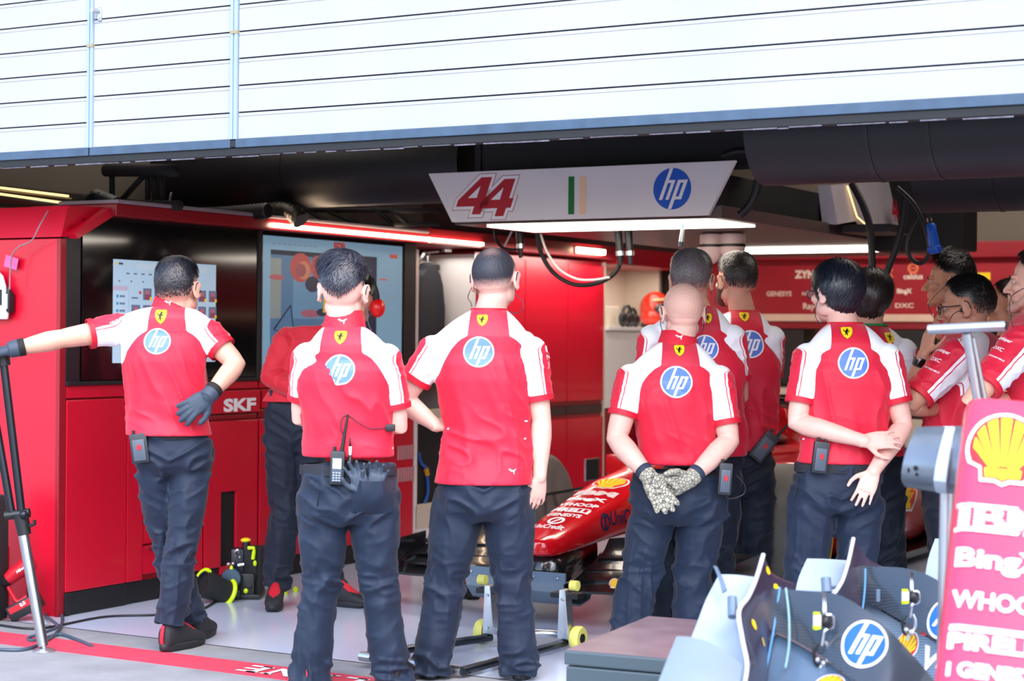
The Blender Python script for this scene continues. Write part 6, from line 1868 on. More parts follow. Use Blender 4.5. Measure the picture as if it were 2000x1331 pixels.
# front wing: four elements on each side, endplates
def wing_el(y0, z0, ch, rise, inner, outer, s, arch):
    P = []
    for i in range(13):
        t = i / 12; x = s * (inner + (outer - inner) * t); a = arch * math.sin(math.pi * min(1, t * 1.25)) 
        row = []
        for j in range(6):
            q = j / 5; row.append((x, y0 + ch * q + .10 * t, z0 + rise * q ** 1.6 * (1.1 - .55 * t) + a * (.3 + .7 * q)))
        P.append(row)
    return P
for s in (-1, 1):
    for y0, z0, ch, rise, inn in ((.06, .185, .20, .03, .10), (.20, .225, .15, .05, .13), (.30, .265, .14, .06, .15), (.39, .315, .12, .08, .17)):
        mb = MB(); mb.grid(wing_el(y0, z0, ch, rise, inn, .93, s, .035), .012); mb.build('wing_element', M_CARK, car, True)
    P = [[(s * (.93 + .03 * math.sin(a * 1.6)), .08 + .48 * t, .16 + (.03 + (.15 + .03 * t) * q)) for q, a in ((0, 0), (.3, .6), (.6, .9), (1, 1.0))] for t in (0, .25, .5, .75, 1)]
    mb = MB(); mb.grid(P, .010); mb.build('endplate', M_CARK, car, True)
    P = [[(s * (.93 + .12 * q), .10 + .45 * t, .175 + .02 * q * t + .03 * q * q) for q in (0, .4, .8, 1.0)] for t in (0, .3, .6, 1)]
    mb = MB(); mb.grid(P, .008); mb.build('foot_plate', M_CARK, car, True)
loftbody('nose_pylon', [sec(*q, e=3) for q in ((.06, .11, .345, .20), (.12, .13, .36, .19), (.35, .10, .38, .20), (.6, .06, .40, .24))], M_CARK, car)
me = nose.data; nbv = bvh_of(me)
pr = Print()
def nz_(txt, y, wd, h, bold=.03, mi=0): pr.text(txt, 0, y, wd, mi, 0, bold=bold, height=h)
pr2 = Print()
nz_('UniCredit', .185, .17, .052, .02); pr.ring(0, .262, .030, .045, 0); pr.poly([(-.02, .24), (-.008, .236), (.022, .284), (.010, .288)], 0)
nz_('GENESYS', .345, .19, .042); nz_('PIRELLI', .415, .21, .048, .05); pr.rect(-.10, .10, .444, .450, 0); nz_('WHOOP', .50, .22, .045); nz_('BingX', .585, .22, .058, .05); nz_('IBM', .69, .235, .070, .06)
for k in range(5): pr.rect(-.13, .13, .662 + k * .0135, .6648 + k * .0135, 1, 1)
apply_print(pr, 'nose_lettering', [M_PRINTW, M_CARR], nose, (Vector((0, 0, .9)), Vector((1, 0, 0)), Vector((0, 1, 0)), Vector((0, 0, 1))), None, nbv, .0015, .03, .3, 1.2)
apply_print(Print().add(SHELL, 0, .86, .10), 'nose_emblem', M_SHELL, nose, (Vector((0, 0, .9)), Vector((1, 0, 0)), Vector((0, 1, 0)), Vector((0, 0, 1))), None, nbv, .0015, .03, .3, 1.2)
pr = Print().text('UniCredit', .73, .50, .36, 0, 0, bold=.02, height=.075); pr.ring(.50, .485, .030, .045, 0); pr.rect(.49, .51, .455, .515, 0)
apply_print(pr, 'nose_side_lettering', [mat('dark blue white edged print', (44, 40, 84), .5, var=0)], nose, (Vector((.4, 0, 0)), Vector((0, 1, 0)), Vector((0, 0, 1)), Vector((1, 0, 0))), None, nbv, .0022, .03, .3, 1.2)
for s in (-1, 1):
    pr = Print(); pr.text('V-Power', .13, 0, .20, 0, 0, bold=.03, height=.034); pr.add(SHELL, -.02, 0, .026, 0, {0: 1, 1: 2, 2: 0})
    apply_print(pr, 'wing_lettering', [M_PRINTW, M_PRINTY, M_SHELL[1]], car, (Vector((.42 if s > 0 else -.58, .115, .238)), Vector((1, 0, 0)), Vector((0, .35, .94)), Vector((0, -.94, .35))))
sp = [o for o in car.children if o.name.split('.')[0] in ('sidepod', 'engine_cover', 'monocoque')]
iv = Matrix.Rotation(TH, 3, 'Z'); d = iv @ ray(1765, 955).normalized(); c0 = iv @ (CAM_POS - car.location); hit = None
for o in sp:
    b_ = bvh_of(o.data); h = b_.ray_cast(c0, d)
    if h[0] is not None and (hit is None or h[3] < hit[0]): hit = (h[3], h[0], b_, o)
if hit:
    rx = d.cross(Z3).normalized(); uy = rx.cross(d).normalized(); pr = Print(); pr.items = [([(x * .085, y * .16) for x, y in v], f, mi, l) for v, f, mi, l in SHELL.items]
    apply_print(pr, 'body_emblem', M_SHELL, hit[3], (hit[1], rx, uy, -d), None, hit[2], .002, .03, .3, 1.2)
mb = MB(); mb.box(-.45, .45, 5.0, 5.35, .85, .88, .008); mb.box(-.46, -.44, 4.95, 5.4, .35, .95, .006); mb.box(.44, .46, 4.95, 5.4, .35, .95, .006); mb.build('rear_wing', M_CARK, car)
mb = MB(); mb.box(-.28, .28, 1.4, 4.3, .0, .06); mb.build('plank', M_CARK, car)
for s in (-1, 1):
    mb = MB(); mb.box(s * .42, s * .62, 2.0, 2.12, .60, .72, .02); mb.tube([(s * .3, 2.06, .68), (s * .45, 2.06, .66)], .012); mb.build('mirror', M_CARR, car, True)
mb = MB(); mb.tube([(.45, 1.62, .56), (.80, 1.5, .58)], .012, 8); mb.build('brake_line', mat('orange line', (222, 110, 40), .4), car, True)
mb = MB(); mb.box(.60, .63, 1.30, 1.34, .70, .92, .004); mb.build('yellow_tab', M_PRINTY, car)

# ---- stand below the wing
st = empty('wing_stand', 'silver wheeled stand with tubular skids under the nose of the car', 'stand', F(*FG(1030, 1250), 0))
so = toF(st.location)
def sl(px, py, z): u, w = FG(px, py, z); return Vector((u - so.x, w - so.y, z))
bl, br_, fr_, fl_ = sl(958, 1246, .035), sl(1104, 1256, .035), sl(902, 1312, .03), sl(704, 1282, .05)
mb = MB(); mb.tube(bez([bl, lerpv(bl, fl_, .5), fl_ + Vector((.02, .03, 0))], 4), .019, 10); mb.build('skid', mat('dark tube', (44, 50, 60), .25, .6), st, True)
mb = MB(); mb.tube([br_, lerpv(br_, fr_, .5), fr_], .019, 10); mb.build('skid', MATS['dark tube'], st, True)
mb = MB(); mb.tube([fl_, lerpv(fl_, fr_, .5), fr_], .021, 12); mb.build('front_bar', M_STEEL, st, True)
mb = MB(); mb.tube([bl + Vector((0, .03, .03)), br_ + Vector((0, .03, .03))], .018, 10); mb.build('rear_bar', M_STEEL, st, True)
for b, ppx, tz in ((bl, 962, .262), (br_, 1100, .262)):
    s = -1 if b is bl else 1
    mb = MB(); mb.prism([(-.026, .02), (.034, .02), (.012, tz - .02), (-.018, tz - .02)], -.03, .03, Matrix.Translation(b) @ Matrix(((1, 0, 0, 0), (0, 0, 1, 0), (0, 1, 0, 0), (0, 0, 0, 1))), .004); po = mb.build('post', M_ALU, st, True)
    for z in (.05, .2): MB().cyl(b + Vector((0, -.032, z)), b + Vector((0, -.037, z)), .007).build('bolt', M_STEEL, po, True)
    mb = MB(); mb.lathe([(.015, -.02), (.050, -.022), (.056, -.012), (.056, .012), (.050, .022), (.015, .02)], 24, Matrix.Translation(b + Vector((s * .055, .02, .022))) @ Matrix.Rotation(R(90), 4, 'Y')); wh = mb.build('wheel', M_FLUO, st, True)
    MB().cyl(b + Vector((s * .03, .02, .022)), b + Vector((s * .08, .02, .022)), .022).build('hub', M_BLACK, wh, True)
    mb = MB(); mb.lathe([(.006, -.02), (.024, -.018), (.024, .018), (.006, .02)], 18, Matrix.Translation(b + Vector((s * .045, 0, tz))) @ Matrix.Rotation(R(90), 4, 'Y')); mb.build('roller', M_FLUO, st, True)
    MB().box(b.x - .07, b.x + .07, b.y - .02, b.y + .05, tz - .025, tz + .0, .004).build('top_bracket', M_BLACK, st)
u0, z0 = FW(912, 1125, WTIP + .02); u1, z1 = FW(1103, 1136, WTIP + .02)
M_TROUGH = mat('dusty grey composite', (104, 118, 132), .45, var=.12, bump=.1, bscale=30)
y_ = WTIP + .02 - so.y
P = [[(u0 - so.x + (u1 - u0) * i / 10, y_ + dy, z_) for dy, z_ in ((0, z0 + .04), (-.006, z0 + .0), (.0, z0 - .04), (.06, z0 - .10), (.16, z0 - .12), (.26, z0 - .10), (.3, z0 - .04))] for i in range(11)]
mb = MB(); mb.grid(P, .008); mb.build('trough', M_TROUGH, st, True)
mb = MB(); mb.box(u0 - so.x - .01, u1 - so.x + .01, y_ - .014, y_ + .0, z0 + .0, z0 + .052, .004); mb.build('trough_rim', mat('blue grey rim', (92, 112, 132), .4), st)
for t in (.06, .3, .7, .94): 
    x = u0 - so.x + (u1 - u0) * t; MB().cyl((x, y_ - .012, z0 + .026), (x, y_ - .019, z0 + .026), .007, n=10).build('rivet', M_STEEL, st, True)

# ---- carbon box
c0 = G(1094, 1265, .42); cF = toF(c0)
bx = empty('carbon_case', 'low carbon fibre case with lid and recessed latch, in front of the bald man', 'case', F(cF.x + .4, cF.y + .39, 0), GROT + R(6))
MB().box(-.4, .42, -.39, .39, .0, .37, .006).build('body', carbon('grey carbon weave', (58, 72, 80), 420, .4), bx)
MB().box(-.405, .425, -.395, .395, .374, .42, .006).build('lid', carbon('grey carbon weave'), bx)
MB().box(-.400, .42, -.39, .39, .419, .4225, .001).build('lid_top', mat('scuffed bronze laminate', (108, 96, 104), .30, var=.2, vscale=9, bump=.06, bscale=80), bx)
la = MB().box(-.12, .10, -.400, -.39, .255, .345, .003).build('latch_plate', M_BLACK, bx)
MB().box(-.10, .08, -.404, -.398, .245, .325, .003).build('latch_handle', mat('blue grey latch', (116, 150, 176), .3, .5), la)

# ================================================================== spare front wings and nose in the foreground
def sheet(rows, name, m, parent, th=.008, sub=3):
    """rows of (px,py,Y) joined by smooth curves into a thick sheet"""
    org = parent.location; P = []
    for r in rows: P.append([Vector(q) for q in bez([W(*q) for q in r], sub)])
    n = len(P[0]); cols = [bez([P[i][j] for i in range(len(P))], sub) if len(P) > 2 else [P[0][j], lerpv(P[0][j], P[1][j], .5), P[1][j]] for j in range(n)]
    iv = Matrix.Rotation(-parent.rotation_euler.z, 3, 'Z')
    mb = MB(); mb.grid([[iv @ (p - org) for p in c] for c in cols], th)
    o = mb.build(name, m, parent, True); LAST.append(o); return o
LAST = []
M_WCARB = carbon('wing carbon', (46, 56, 67), 260, .30); M_WPALE = mat('sky pale satin carbon', (150, 165, 183), .38, var=.06, coat=.3)  # fairing paleness is sky reflection painted into the carbon colour
M_FIN = mat('maroon sheen endplate', (54, 46, 64), .3, var=.1, coat=.5)
M_EDGE = mat('pale moulding edge', (196, 198, 208), .4)
def put(parent, p): return Matrix.Rotation(-parent.rotation_euler.z, 3, 'Z') @ (Vector(p) - parent.location)
def tall(pr, k):
    for i, (v, f, mi, l) in enumerate(pr.items): pr.items[i] = ([(x, y * k) for x, y in v], f, mi, l)
    return pr
def wing_prints(parent, sheet_o, items):
    bv = bvh_of(sheet_o.data); cl = put(parent, CAM_POS)
    iv = Matrix.Rotation(-parent.rotation_euler.z, 3, 'Z')
    for (px, py, pr, name, mats, ang) in items:
        d = iv @ ray(px, py).normalized(); h = bv.ray_cast(cl, d)
        if h[0] is None: continue
        n = h[1] if h[1].dot(d) < 0 else -h[1]
        upv = iv @ (CAM_ROT @ Vector((-math.sin(ang), math.cos(ang), 0))); uu = (upv - n * upv.dot(n)).normalized()
        # keep the mark upright and round as seen along the surface
        apply_print(pr, name, mats, sheet_o, (h[0], uu.cross(n), uu, n), None, bv, .002, .02)
def hardware(parent, x, y, Y, k, lab=None):
    """adjuster rod, green-ended block, bent hook and tether"""
    def p(dx, dy, dd=-.03): return put(parent, W(x + dx * k, y + dy * k, Y + dd))
    mb = MB(); mb.tube([p(10, -52, .02), p(11, -8)], .004, 6); mb.tube([p(14, -52, .02), p(15, -8)], .003, 6); a = mb.build('adjuster_rod', M_STEEL, parent, True)
    mb = MB(); mb.tube([p(-2, -8, -.04), p(-2, 12, -.04)], .012, 12); mb.build('adjuster_knob', M_WHITE, a, True)
    mb = MB(); mb.tube([p(-3, 12, -.04), p(-2, 19, -.04)], .012, 12); mb.build('knob_tip', M_NEON, a, True); mb = MB(); mb.tube([p(-3, -9, -.04), p(-3, -13, -.04)], .010, 12); mb.build('knob_tip', M_NEON, a, True)
    mb = MB(); mb.tube([p(8, -4), p(24, 14)], .012, 10); mb.ball(p(15, 4), .018, 10, 8); mb.build('block', M_BLACK, a, True)
    mb = MB(); mb.tube(bez([p(16, -8), p(28, -6), p(28, 16), p(14, 22), p(11, 34), p(8, 52)], 4), .0045, 6); hk = mb.build('hook', M_STEEL, parent, True)
    mb = MB(); mb.tube(bez([p(0, 46), p(-8, 60), p(-7, 82), p(0, 92)], 5), .005, 6); mb.build('tether', M_BLACK, parent, True)
    mb = MB(); mb.tube(bez([p(14, 44), p(20, 56), p(20, 74), p(12, 90)], 5), .005, 6); mb.ball(p(-1, 80), .009, 8, 6); mb.ball(p(11, 86), .011, 8, 6); mb.tube([p(6, 90), p(2, 104)], .005, 6); mb.build('clip', M_ALU, parent, True)
# front wing assembly
w1 = empty('spare_front_wing', 'nearer spare front wing with round logo and yellow dotted endplate, lower right foreground', 'wing', Vector((W(1600, 1330, 5.2).x, W(1600, 1330, 5.2).y, .15)), 0)
sheet([[(1504, 1152, 5.42), (1560, 1157, 5.38), (1628, 1163, 5.3), (1673, 1184, 5.24), (1718, 1218, 5.18), (1764, 1265, 5.12), (1812, 1320, 5.06), (1850, 1372, 5.02)],
       [(1500, 1190, 5.38), (1548, 1200, 5.33), (1605, 1216, 5.24), (1650, 1245, 5.16), (1695, 1290, 5.09), (1730, 1330, 5.02), (1760, 1375, 4.97), (1790, 1420, 4.92)],
       [(1490, 1226, 5.36), (1538, 1245, 5.30), (1590, 1274, 5.20), (1630, 1300, 5.12), (1672, 1334, 5.04), (1700, 1370, 4.98), (1725, 1405, 4.92), (1750, 1440, 4.88)]], 'upper_flap', M_WCARB, w1)
fl1 = LAST[-1]
sheet([[(1488, 1232, 5.40), (1536, 1251, 5.34), (1588, 1280, 5.24), (1630, 1308, 5.16), (1670, 1340, 5.08), (1720, 1400, 4.98)],
       [(1480, 1290, 5.32), (1520, 1310, 5.24), (1570, 1335, 5.14), (1610, 1365, 5.06), (1640, 1395, 5.0), (1690, 1440, 4.92)],
       [(1470, 1350, 5.26), (1510, 1370, 5.16), (1555, 1400, 5.06), (1590, 1430, 5.0), (1620, 1460, 4.95), (1660, 1500, 4.88)]], 'lower_flap', carbon('blue grey carbon', (80, 102, 126), 260, .3), w1)
fl2 = LAST[-1]
wing_prints(w1, fl1, [(1689, 1259, tall(Print().add(LOGO_RING, 0, 0, .064), 1.32), 'wing_logo', M_LOGO, -.10)])
wing_prints(w1, fl2, [(1618, 1344, tall(Print().add(SHELL, 0, 0, .045), 1.3), 'wing_emblem', M_SHELL, -.15)])
sheet([[(1489, 1086, 5.40), (1478, 1128, 5.34), (1462, 1166, 5.26), (1443, 1196, 5.16), (1450, 1250, 5.08), (1459, 1300, 5.02), (1452, 1345, 4.98), (1440, 1400, 4.94)],
       [(1493, 1090, 5.42), (1492, 1130, 5.39), (1484, 1170, 5.32), (1470, 1205, 5.24), (1474, 1255, 5.16), (1480, 1300, 5.10), (1476, 1350, 5.05), (1466, 1400, 5.0)],
       [(1500, 1106, 5.45), (1508, 1135, 5.42), (1500, 1172, 5.37), (1494, 1215, 5.32), (1492, 1262, 5.25), (1494, 1305, 5.18), (1490, 1350, 5.12), (1482, 1400, 5.06)],
       [(1510, 1122, 5.48), (1526, 1136, 5.46), (1524, 1168, 5.42), (1512, 1215, 5.36), (1505, 1262, 5.30), (1500, 1308, 5.24), (1494, 1350, 5.18), (1486, 1400, 5.12)],
       [(1528, 1135, 5.50), (1556, 1144, 5.50), (1540, 1168, 5.45), (1522, 1215, 5.38), (1510, 1264, 5.32), (1504, 1310, 5.26), (1498, 1352, 5.2), (1490, 1400, 5.14)]], 'endplate', M_FIN, w1)
ep1 = LAST[-1]
wing_prints(w1, ep1, [(1499, 1115, Print().disc(0, 0, .0125, 0), 'yellow_dot', [M_PRINTY], 0), (1515, 1149, Print().disc(0, 0, .0125, 0), 'yellow_dot', [M_PRINTY], 0), (1472, 1221, Print().disc(0, 0, .0155, 0), 'yellow_dot', [M_PRINTY], 0), (1490, 1255, Print().rect(-.005, .005, -.012, .012, 0), 'yellow_tab', [M_PRINTY], .1)])
def rim(pts, r, parent, m=None, name='moulded_edge'):
    mb = MB(); mb.tube(bez([put(parent, W(*q)) for q in pts], 5), r, 8); return mb.build(name, m or M_EDGE, parent, True)
rim([(1491, 1084, 5.40), (1478, 1128, 5.33), (1462, 1166, 5.25), (1443, 1196, 5.15), (1450, 1250, 5.07), (1459, 1300, 5.01), (1452, 1345, 4.97)], .0065, w1)
rim([(1523, 1148, 5.40), (1512, 1225, 5.33), (1500, 1290, 5.25), (1492, 1325, 5.2)], .0035, w1, mat('blue line', (70, 130, 180), .4), 'trim_line')
rim([(1535, 1150, 5.38), (1541, 1205, 5.30), (1541, 1262, 5.24), (1534, 1305, 5.18)], .0035, w1, mat('pale teal line', (130, 170, 180), .4), 'trim_line')
sheet([[(1404, 1126, 5.50), (1440, 1127, 5.50), (1485, 1133, 5.50)], [(1378, 1175, 5.42), (1430, 1180, 5.42), (1470, 1180, 5.40)], [(1362, 1215, 5.34), (1410, 1225, 5.34), (1455, 1230, 5.25)], [(1346, 1255, 5.26), (1400, 1268, 5.26), (1458, 1300, 5.10)], [(1330, 1300, 5.2), (1390, 1320, 5.18), (1455, 1350, 5.04)]], 'outer_fairing', M_WPALE, w1)
sheet([[(1322, 1248, 5.06), (1352, 1250, 5.05), (1395, 1264, 5.03), (1447, 1304, 5.0)], [(1300, 1300, 4.96), (1335, 1305, 4.95), (1385, 1322, 4.93), (1440, 1350, 4.92)], [(1282, 1345, 4.88), (1320, 1350, 4.88), (1370, 1365, 4.87), (1430, 1390, 4.87)]], 'foot_plate', mat('sky grey satin carbon', (116, 132, 146), .35, var=.05, coat=.3), w1)  # plate's grey holds painted sky reflection
sheet([[(1393, 1106, 5.46), (1403, 1130, 5.42), (1410, 1158, 5.38)], [(1397, 1106, 5.45), (1412, 1132, 5.41), (1419, 1152, 5.38)]], 'vane', mat('grey vane', (96, 112, 132), .35), w1, .006)
mb = MB(); a, b = put(w1, W(1430, 1168, 5.26)), put(w1, W(1431, 1206, 5.22)); mb.tube([a, b], .014, 12); mb.tube([put(w1, W(1440, 1187, 5.24)), put(w1, W(1455, 1188, 5.26))], .003, 6); mb.build('end_bracket', mat('slate bracket', (96, 116, 138), .4), w1, True)
hardware(w1, 1598, 1210, 5.2, 1.0)
# second wing behind
w2 = empty('spare_front_wing', 'farther spare front wing behind the first, beside the upright red nose', 'wing', Vector((W(1740, 1200, 5.8).x, W(1740, 1200, 5.8).y, .15)), 0)
sheet([[(1676, 1108, 6.02), (1720, 1110, 5.97), (1764, 1113, 5.92), (1804, 1123, 5.86), (1840, 1142, 5.8), (1880, 1170, 5.74), (1930, 1210, 5.66)],
       [(1680, 1142, 5.98), (1720, 1146, 5.92), (1762, 1158, 5.85), (1800, 1175, 5.78), (1836, 1198, 5.72), (1870, 1225, 5.66), (1915, 1262, 5.58)],
       [(1684, 1176, 5.96), (1718, 1188, 5.9), (1757, 1211, 5.80), (1788, 1228, 5.73), (1826, 1250, 5.66), (1860, 1275, 5.6), (1900, 1310, 5.52)]], 'upper_flap', M_WCARB, w2)
fl1 = LAST[-1]
sheet([[(1690, 1180, 6.0), (1718, 1193, 5.94), (1757, 1216, 5.84), (1788, 1233, 5.77), (1826, 1256, 5.70), (1880, 1292, 5.62)],
       [(1700, 1225, 5.92), (1740, 1240, 5.84), (1775, 1262, 5.76), (1805, 1290, 5.70), (1840, 1320, 5.62), (1890, 1360, 5.54)],
       [(1712, 1265, 5.86), (1755, 1290, 5.76), (1795, 1325, 5.68), (1820, 1350, 5.62), (1850, 1380, 5.56), (1890, 1410, 5.48)]], 'lower_flap', carbon('ribbed grey carbon', (100, 118, 136), 300, .35), w2)
fl2 = LAST[-1]
wing_prints(w2, fl1, [(1852, 1208, tall(Print().add(LOGO_RING, 0, 0, .064), 1.32), 'wing_logo', M_LOGO, -.1)])
wing_prints(w2, fl2, [(1770, 1264, tall(Print().add(SHELL, 0, 0, .044), 1.3), 'wing_emblem', M_SHELL, -.1), (1822, 1290, Print().text('V-P', .03, 0, .16, 0, 0, bold=.04, height=.075), 'wing_lettering', [M_PRINTW], -.25)])
sheet([[(1664, 1054, 6.0), (1659, 1090, 5.95), (1653, 1112, 5.9), (1644, 1138, 5.84), (1628, 1162, 5.76)], [(1669, 1056, 6.02), (1672, 1095, 6.0), (1668, 1120, 5.96), (1660, 1150, 5.9), (1650, 1180, 5.84)], [(1682, 1078, 6.04), (1686, 1100, 6.03), (1684, 1128, 6.0), (1680, 1160, 5.96), (1672, 1198, 5.9)], [(1703, 1097, 6.06), (1708, 1106, 6.05), (1694, 1130, 6.02), (1688, 1165, 5.98), (1684, 1205, 5.92)], [(1724, 1107, 6.08), (1722, 1110, 6.07), (1700, 1132, 6.03), (1692, 1168, 5.99), (1688, 1208, 5.93)]], 'endplate', M_FIN, w2)
rim([(1667, 1052, 6.0), (1659, 1090, 5.94), (1653, 1112, 5.89), (1644, 1138, 5.83), (1628, 1162, 5.75)], .0065, w2)
rim([(1690, 1112, 5.94), (1689, 1150, 5.9), (1685, 1190, 5.86)], .0035, w2, MATS['blue line'], 'trim_line')
sheet([[(1576, 1095, 6.1), (1612, 1096, 6.1), (1656, 1099, 6.1)], [(1560, 1130, 6.02), (1605, 1132, 6.02), (1650, 1136, 6.0)], [(1552, 1162, 5.95), (1600, 1166, 5.95), (1640, 1170, 5.9)]], 'outer_fairing', M_WPALE, w2)
mb = MB(); mb.tube([put(w2, W(1613, 1130, 5.8)), put(w2, W(1615, 1158, 5.78))], .016, 12); mb.tube([put(w2, W(1622, 1148, 5.8)), put(w2, W(1636, 1147, 5.82))], .006, 6); mb.build('end_bracket', MATS['slate bracket'], w2, True)
MB().box(-.006, .006, -.004, .004, -.02, .02, .002, Matrix.Translation(put(w2, W(1715, 1164, 5.84)))).build('hinge_plate', MATS['slate bracket'], w2)
hardware(w2, 1770, 1163, 5.72, .85)
w3 = empty('wing_end_fairing', 'pale ribbed wing end rising between the farther wing and the red nose', 'wing', Vector((W(1830, 1130, 6.4).x, W(1830, 1130, 6.4).y, .15)), 0)
sheet([[(1826, 1056, 6.5), (1850, 1056, 6.5), (1880, 1056, 6.5)], [(1812, 1095, 6.4), (1845, 1098, 6.4), (1880, 1100, 6.4)], [(1805, 1130, 6.3), (1845, 1150, 6.3), (1880, 1165, 6.3)]], 'fairing', M_WPALE, w3)
for (w, pts) in ((w1, ((1560, 1340, 5.25), (1420, 1345, 5.1))), (w2, ((1700, 1250, 5.9), (1640, 1180, 5.95))), (w3, ((1850, 1140, 6.35),))):
    for q in pts:
        p = W(*q); mb = MB(); a = put(w, p); mb.tube([Vector((a.x, a.y + .03, -.15)), Vector((a.x, a.y + .03, a.z))], .014, 10); mb.tube([Vector((a.x - .12, a.y + .03, -.14)), Vector((a.x + .12, a.y + .03, -.14))], .014, 10); mb.build('support_leg', M_ALU, w, True)
# ---- upright spare nose
n1 = empty('spare_nose', 'large red spare nose cone with white lettering tilted up at the right edge', 'nose', Vector((W(1960, 1331, 4.5).x, W(1960, 1331, 4.5).y, .0)), 0)
M_NOSE = mat('sun washed nose red', (224, 44, 80), .3, var=0, coat=.8)  # lighter than the car red: bright sky sheen put into the colour
A, B = W(1975, 784, 4.95), W(1930, 1345, 4.20)
ax_ = (B - A); LN = ax_.length; ax_.normalize(); rt_ = Vector((1, -.25, -.06)); rt_ = (rt_ - ax_ * rt_.dot(ax_)).normalized(); nn_ = rt_.cross(-ax_).normalized()
if nn_.y > 0: nn_ = -nn_
rings = []
for t, hw, th in ((-.004, .10, .10), (0.0, .118, .12), (.02, .124, .13), (.3, .126, .14), (.6, .126, .14), (1.0, .124, .13), (1.35, .11, .11), (1.5, .07, .07)):
    c = A + ax_ * LN * t - n1.location; ring = []
    for k in range(32):
        a = 2 * math.pi * k / 32; ca, sa = math.cos(a), math.sin(a)
        ring.append(c + rt_ * math.copysign(abs(ca) ** .30, ca) * hw + nn_ * (math.copysign(abs(sa) ** .30, sa) * th - th))
    rings.append(ring)
so_ = Soup(); so_.rings(rings); me = bpy.data.meshes.new('nose_cone'); me.from_pydata(so_.v, [], so_.f)
bm = bmesh.new(); bm.from_mesh(me); bmesh.ops.recalc_face_normals(bm, faces=bm.faces[:]); bm.to_mesh(me); bm.free()
nc = link('nose_cone', me, M_NOSE, n1, True)
nbv2 = bvh_of(me)
def nose_txt(px, py, pr, name, mats, Yk=0):
    d = ray(px, py).normalized(); h = nbv2.ray_cast(CAM_POS - n1.location, d)
    if h[0] is None: return
    apply_print(pr, name, mats, nc, (h[0], rt_, -ax_, nn_), None, nbv2, .003, .012)
nose_txt(1962, 880, tall(Print().add(SHELL, 0, .0, .098), 1.5), 'nose_emblem', M_SHELL)
pr = Print().text('IBM', 0, 0, .225, 0, 0, bold=.045, height=.10)
for q in (-.097, -.013, .07): pr.rect(q - .022, q + .026, .036, .05, 0); pr.rect(q - .022, q + .026, -.05, -.036, 0)
for k in range(7): pr.rect(-.13, .13, -.0375 + k * .0125, -.0335 + k * .0125, 1, 2)
nose_txt(1962, 1018, pr, 'nose_lettering', [M_PRINTW, M_NOSE])
nose_txt(1958, 1103, Print().text('BingX', 0, 0, .225, 0, 0, bold=.03, height=.085), 'nose_lettering', [M_PRINTW])
nose_txt(1953, 1180, Print().text('WHOOP', 0, 0, .225, 0, 0, bold=.02, height=.058), 'nose_lettering', [M_PRINTW])
pr = Print().text('PIRELLI', 0, -.014, .225, 0, 0, bold=.035, height=.05); pr.rect(-.112, .112, .020, .030, 0); pr.rect(-.112, .112, .034, .037, 0)
nose_txt(1948, 1254, pr, 'nose_lettering', [M_PRINTW])
nose_txt(1946, 1318, Print().text('i GENESYS', 0, 0, .225, 0, 0, bold=.03, height=.046), 'nose_lettering', [M_PRINTW])
mb = MB(); a = A + ax_ * LN * .9 - nn_ * .2 - n1.location; mb.tube([Vector((a.x, a.y, .0)), a], .03, 12); mb.box(a.x - .25, a.x + .25, a.y - .25, a.y + .25, 0, .03, .006); a = A + ax_ * LN * .15 - nn_ * .22 - n1.location; mb.tube([Vector((a.x, a.y, .0)), a], .03, 12); mb.box(a.x - .2, a.x + .2, a.y - .2, a.y + .2, 0, .03, .006); mb.build('stand_frame', M_ALU, n1, True)
tb = empty('handle_bar', 'brushed steel T-shaped handle rising behind the red spare nose', 'handle', Vector((W(1915, 785, 5.3).x, W(1915, 785, 5.3).y, 0)), 0)
mb = MB(); mb.tube([put(tb, W(1813, 644, 5.3)), put(tb, W(1963, 637, 5.22))], .0145, 18); mb.build('cross_bar', M_STEEL, tb, True)
mb = MB(); mb.tube([put(tb, W(1964.5, 637, 5.219)), put(tb, W(1966, 637, 5.218))], .0125, 18); mb.build('bore', M_BLACKM, tb, True)
a = put(tb, W(1888, 652, 5.27)); b = put(tb, W(1912, 800, 5.3)); mb = MB(); mb.tube([a, b, Vector((b.x + .05, b.y, .02))], .0135, 16); mb.build('post', M_STEEL, tb, True)
a = put(tb, W(1899, 660, 5.30)); b = put(tb, W(1926, 800, 5.33)); mb = MB(); mb.tube([a, b, Vector((b.x + .05, b.y, .02))], .0095, 14); mb.build('rear_post', M_STEEL, tb, True)
gb = empty('metal_bracket', 'grey curved metal bracket with bolt holes, left of the red spare nose', 'bracket', Vector((W(1830, 930, 5.2).x, W(1830, 930, 5.2).y, 0)), 0)
M_GREYM = mat('scuffed grey metal', (122, 132, 144), .35, .55, var=.12, vscale=9)
sheet([[(1792, 842, 5.30), (1825, 841, 5.27), (1852, 841, 5.24), (1892, 840, 5.20)], [(1782, 862, 5.22), (1818, 862, 5.18), (1847, 862, 5.15), (1888, 862, 5.11)], [(1770, 895, 5.17), (1810, 897, 5.13), (1840, 899, 5.10), (1884, 900, 5.06)], [(1763, 930, 5.18), (1805, 934, 5.14), (1834, 937, 5.11), (1880, 940, 5.07)], [(1770, 944, 5.25), (1806, 950, 5.21), (1834, 954, 5.18), (1880, 960, 5.14)]], 'cup', M_GREYM, gb, .012)
cup = LAST[-1]
sheet([[(1848, 840, 5.22), (1866, 840, 5.2)], [(1838, 880, 5.10), (1858, 880, 5.08)], [(1826, 935, 5.08), (1850, 938, 5.06)], [(1830, 956, 5.16), (1850, 959, 5.14)]], 'strap', mat('blue white strap', (186, 204, 220), .4), gb, .01)
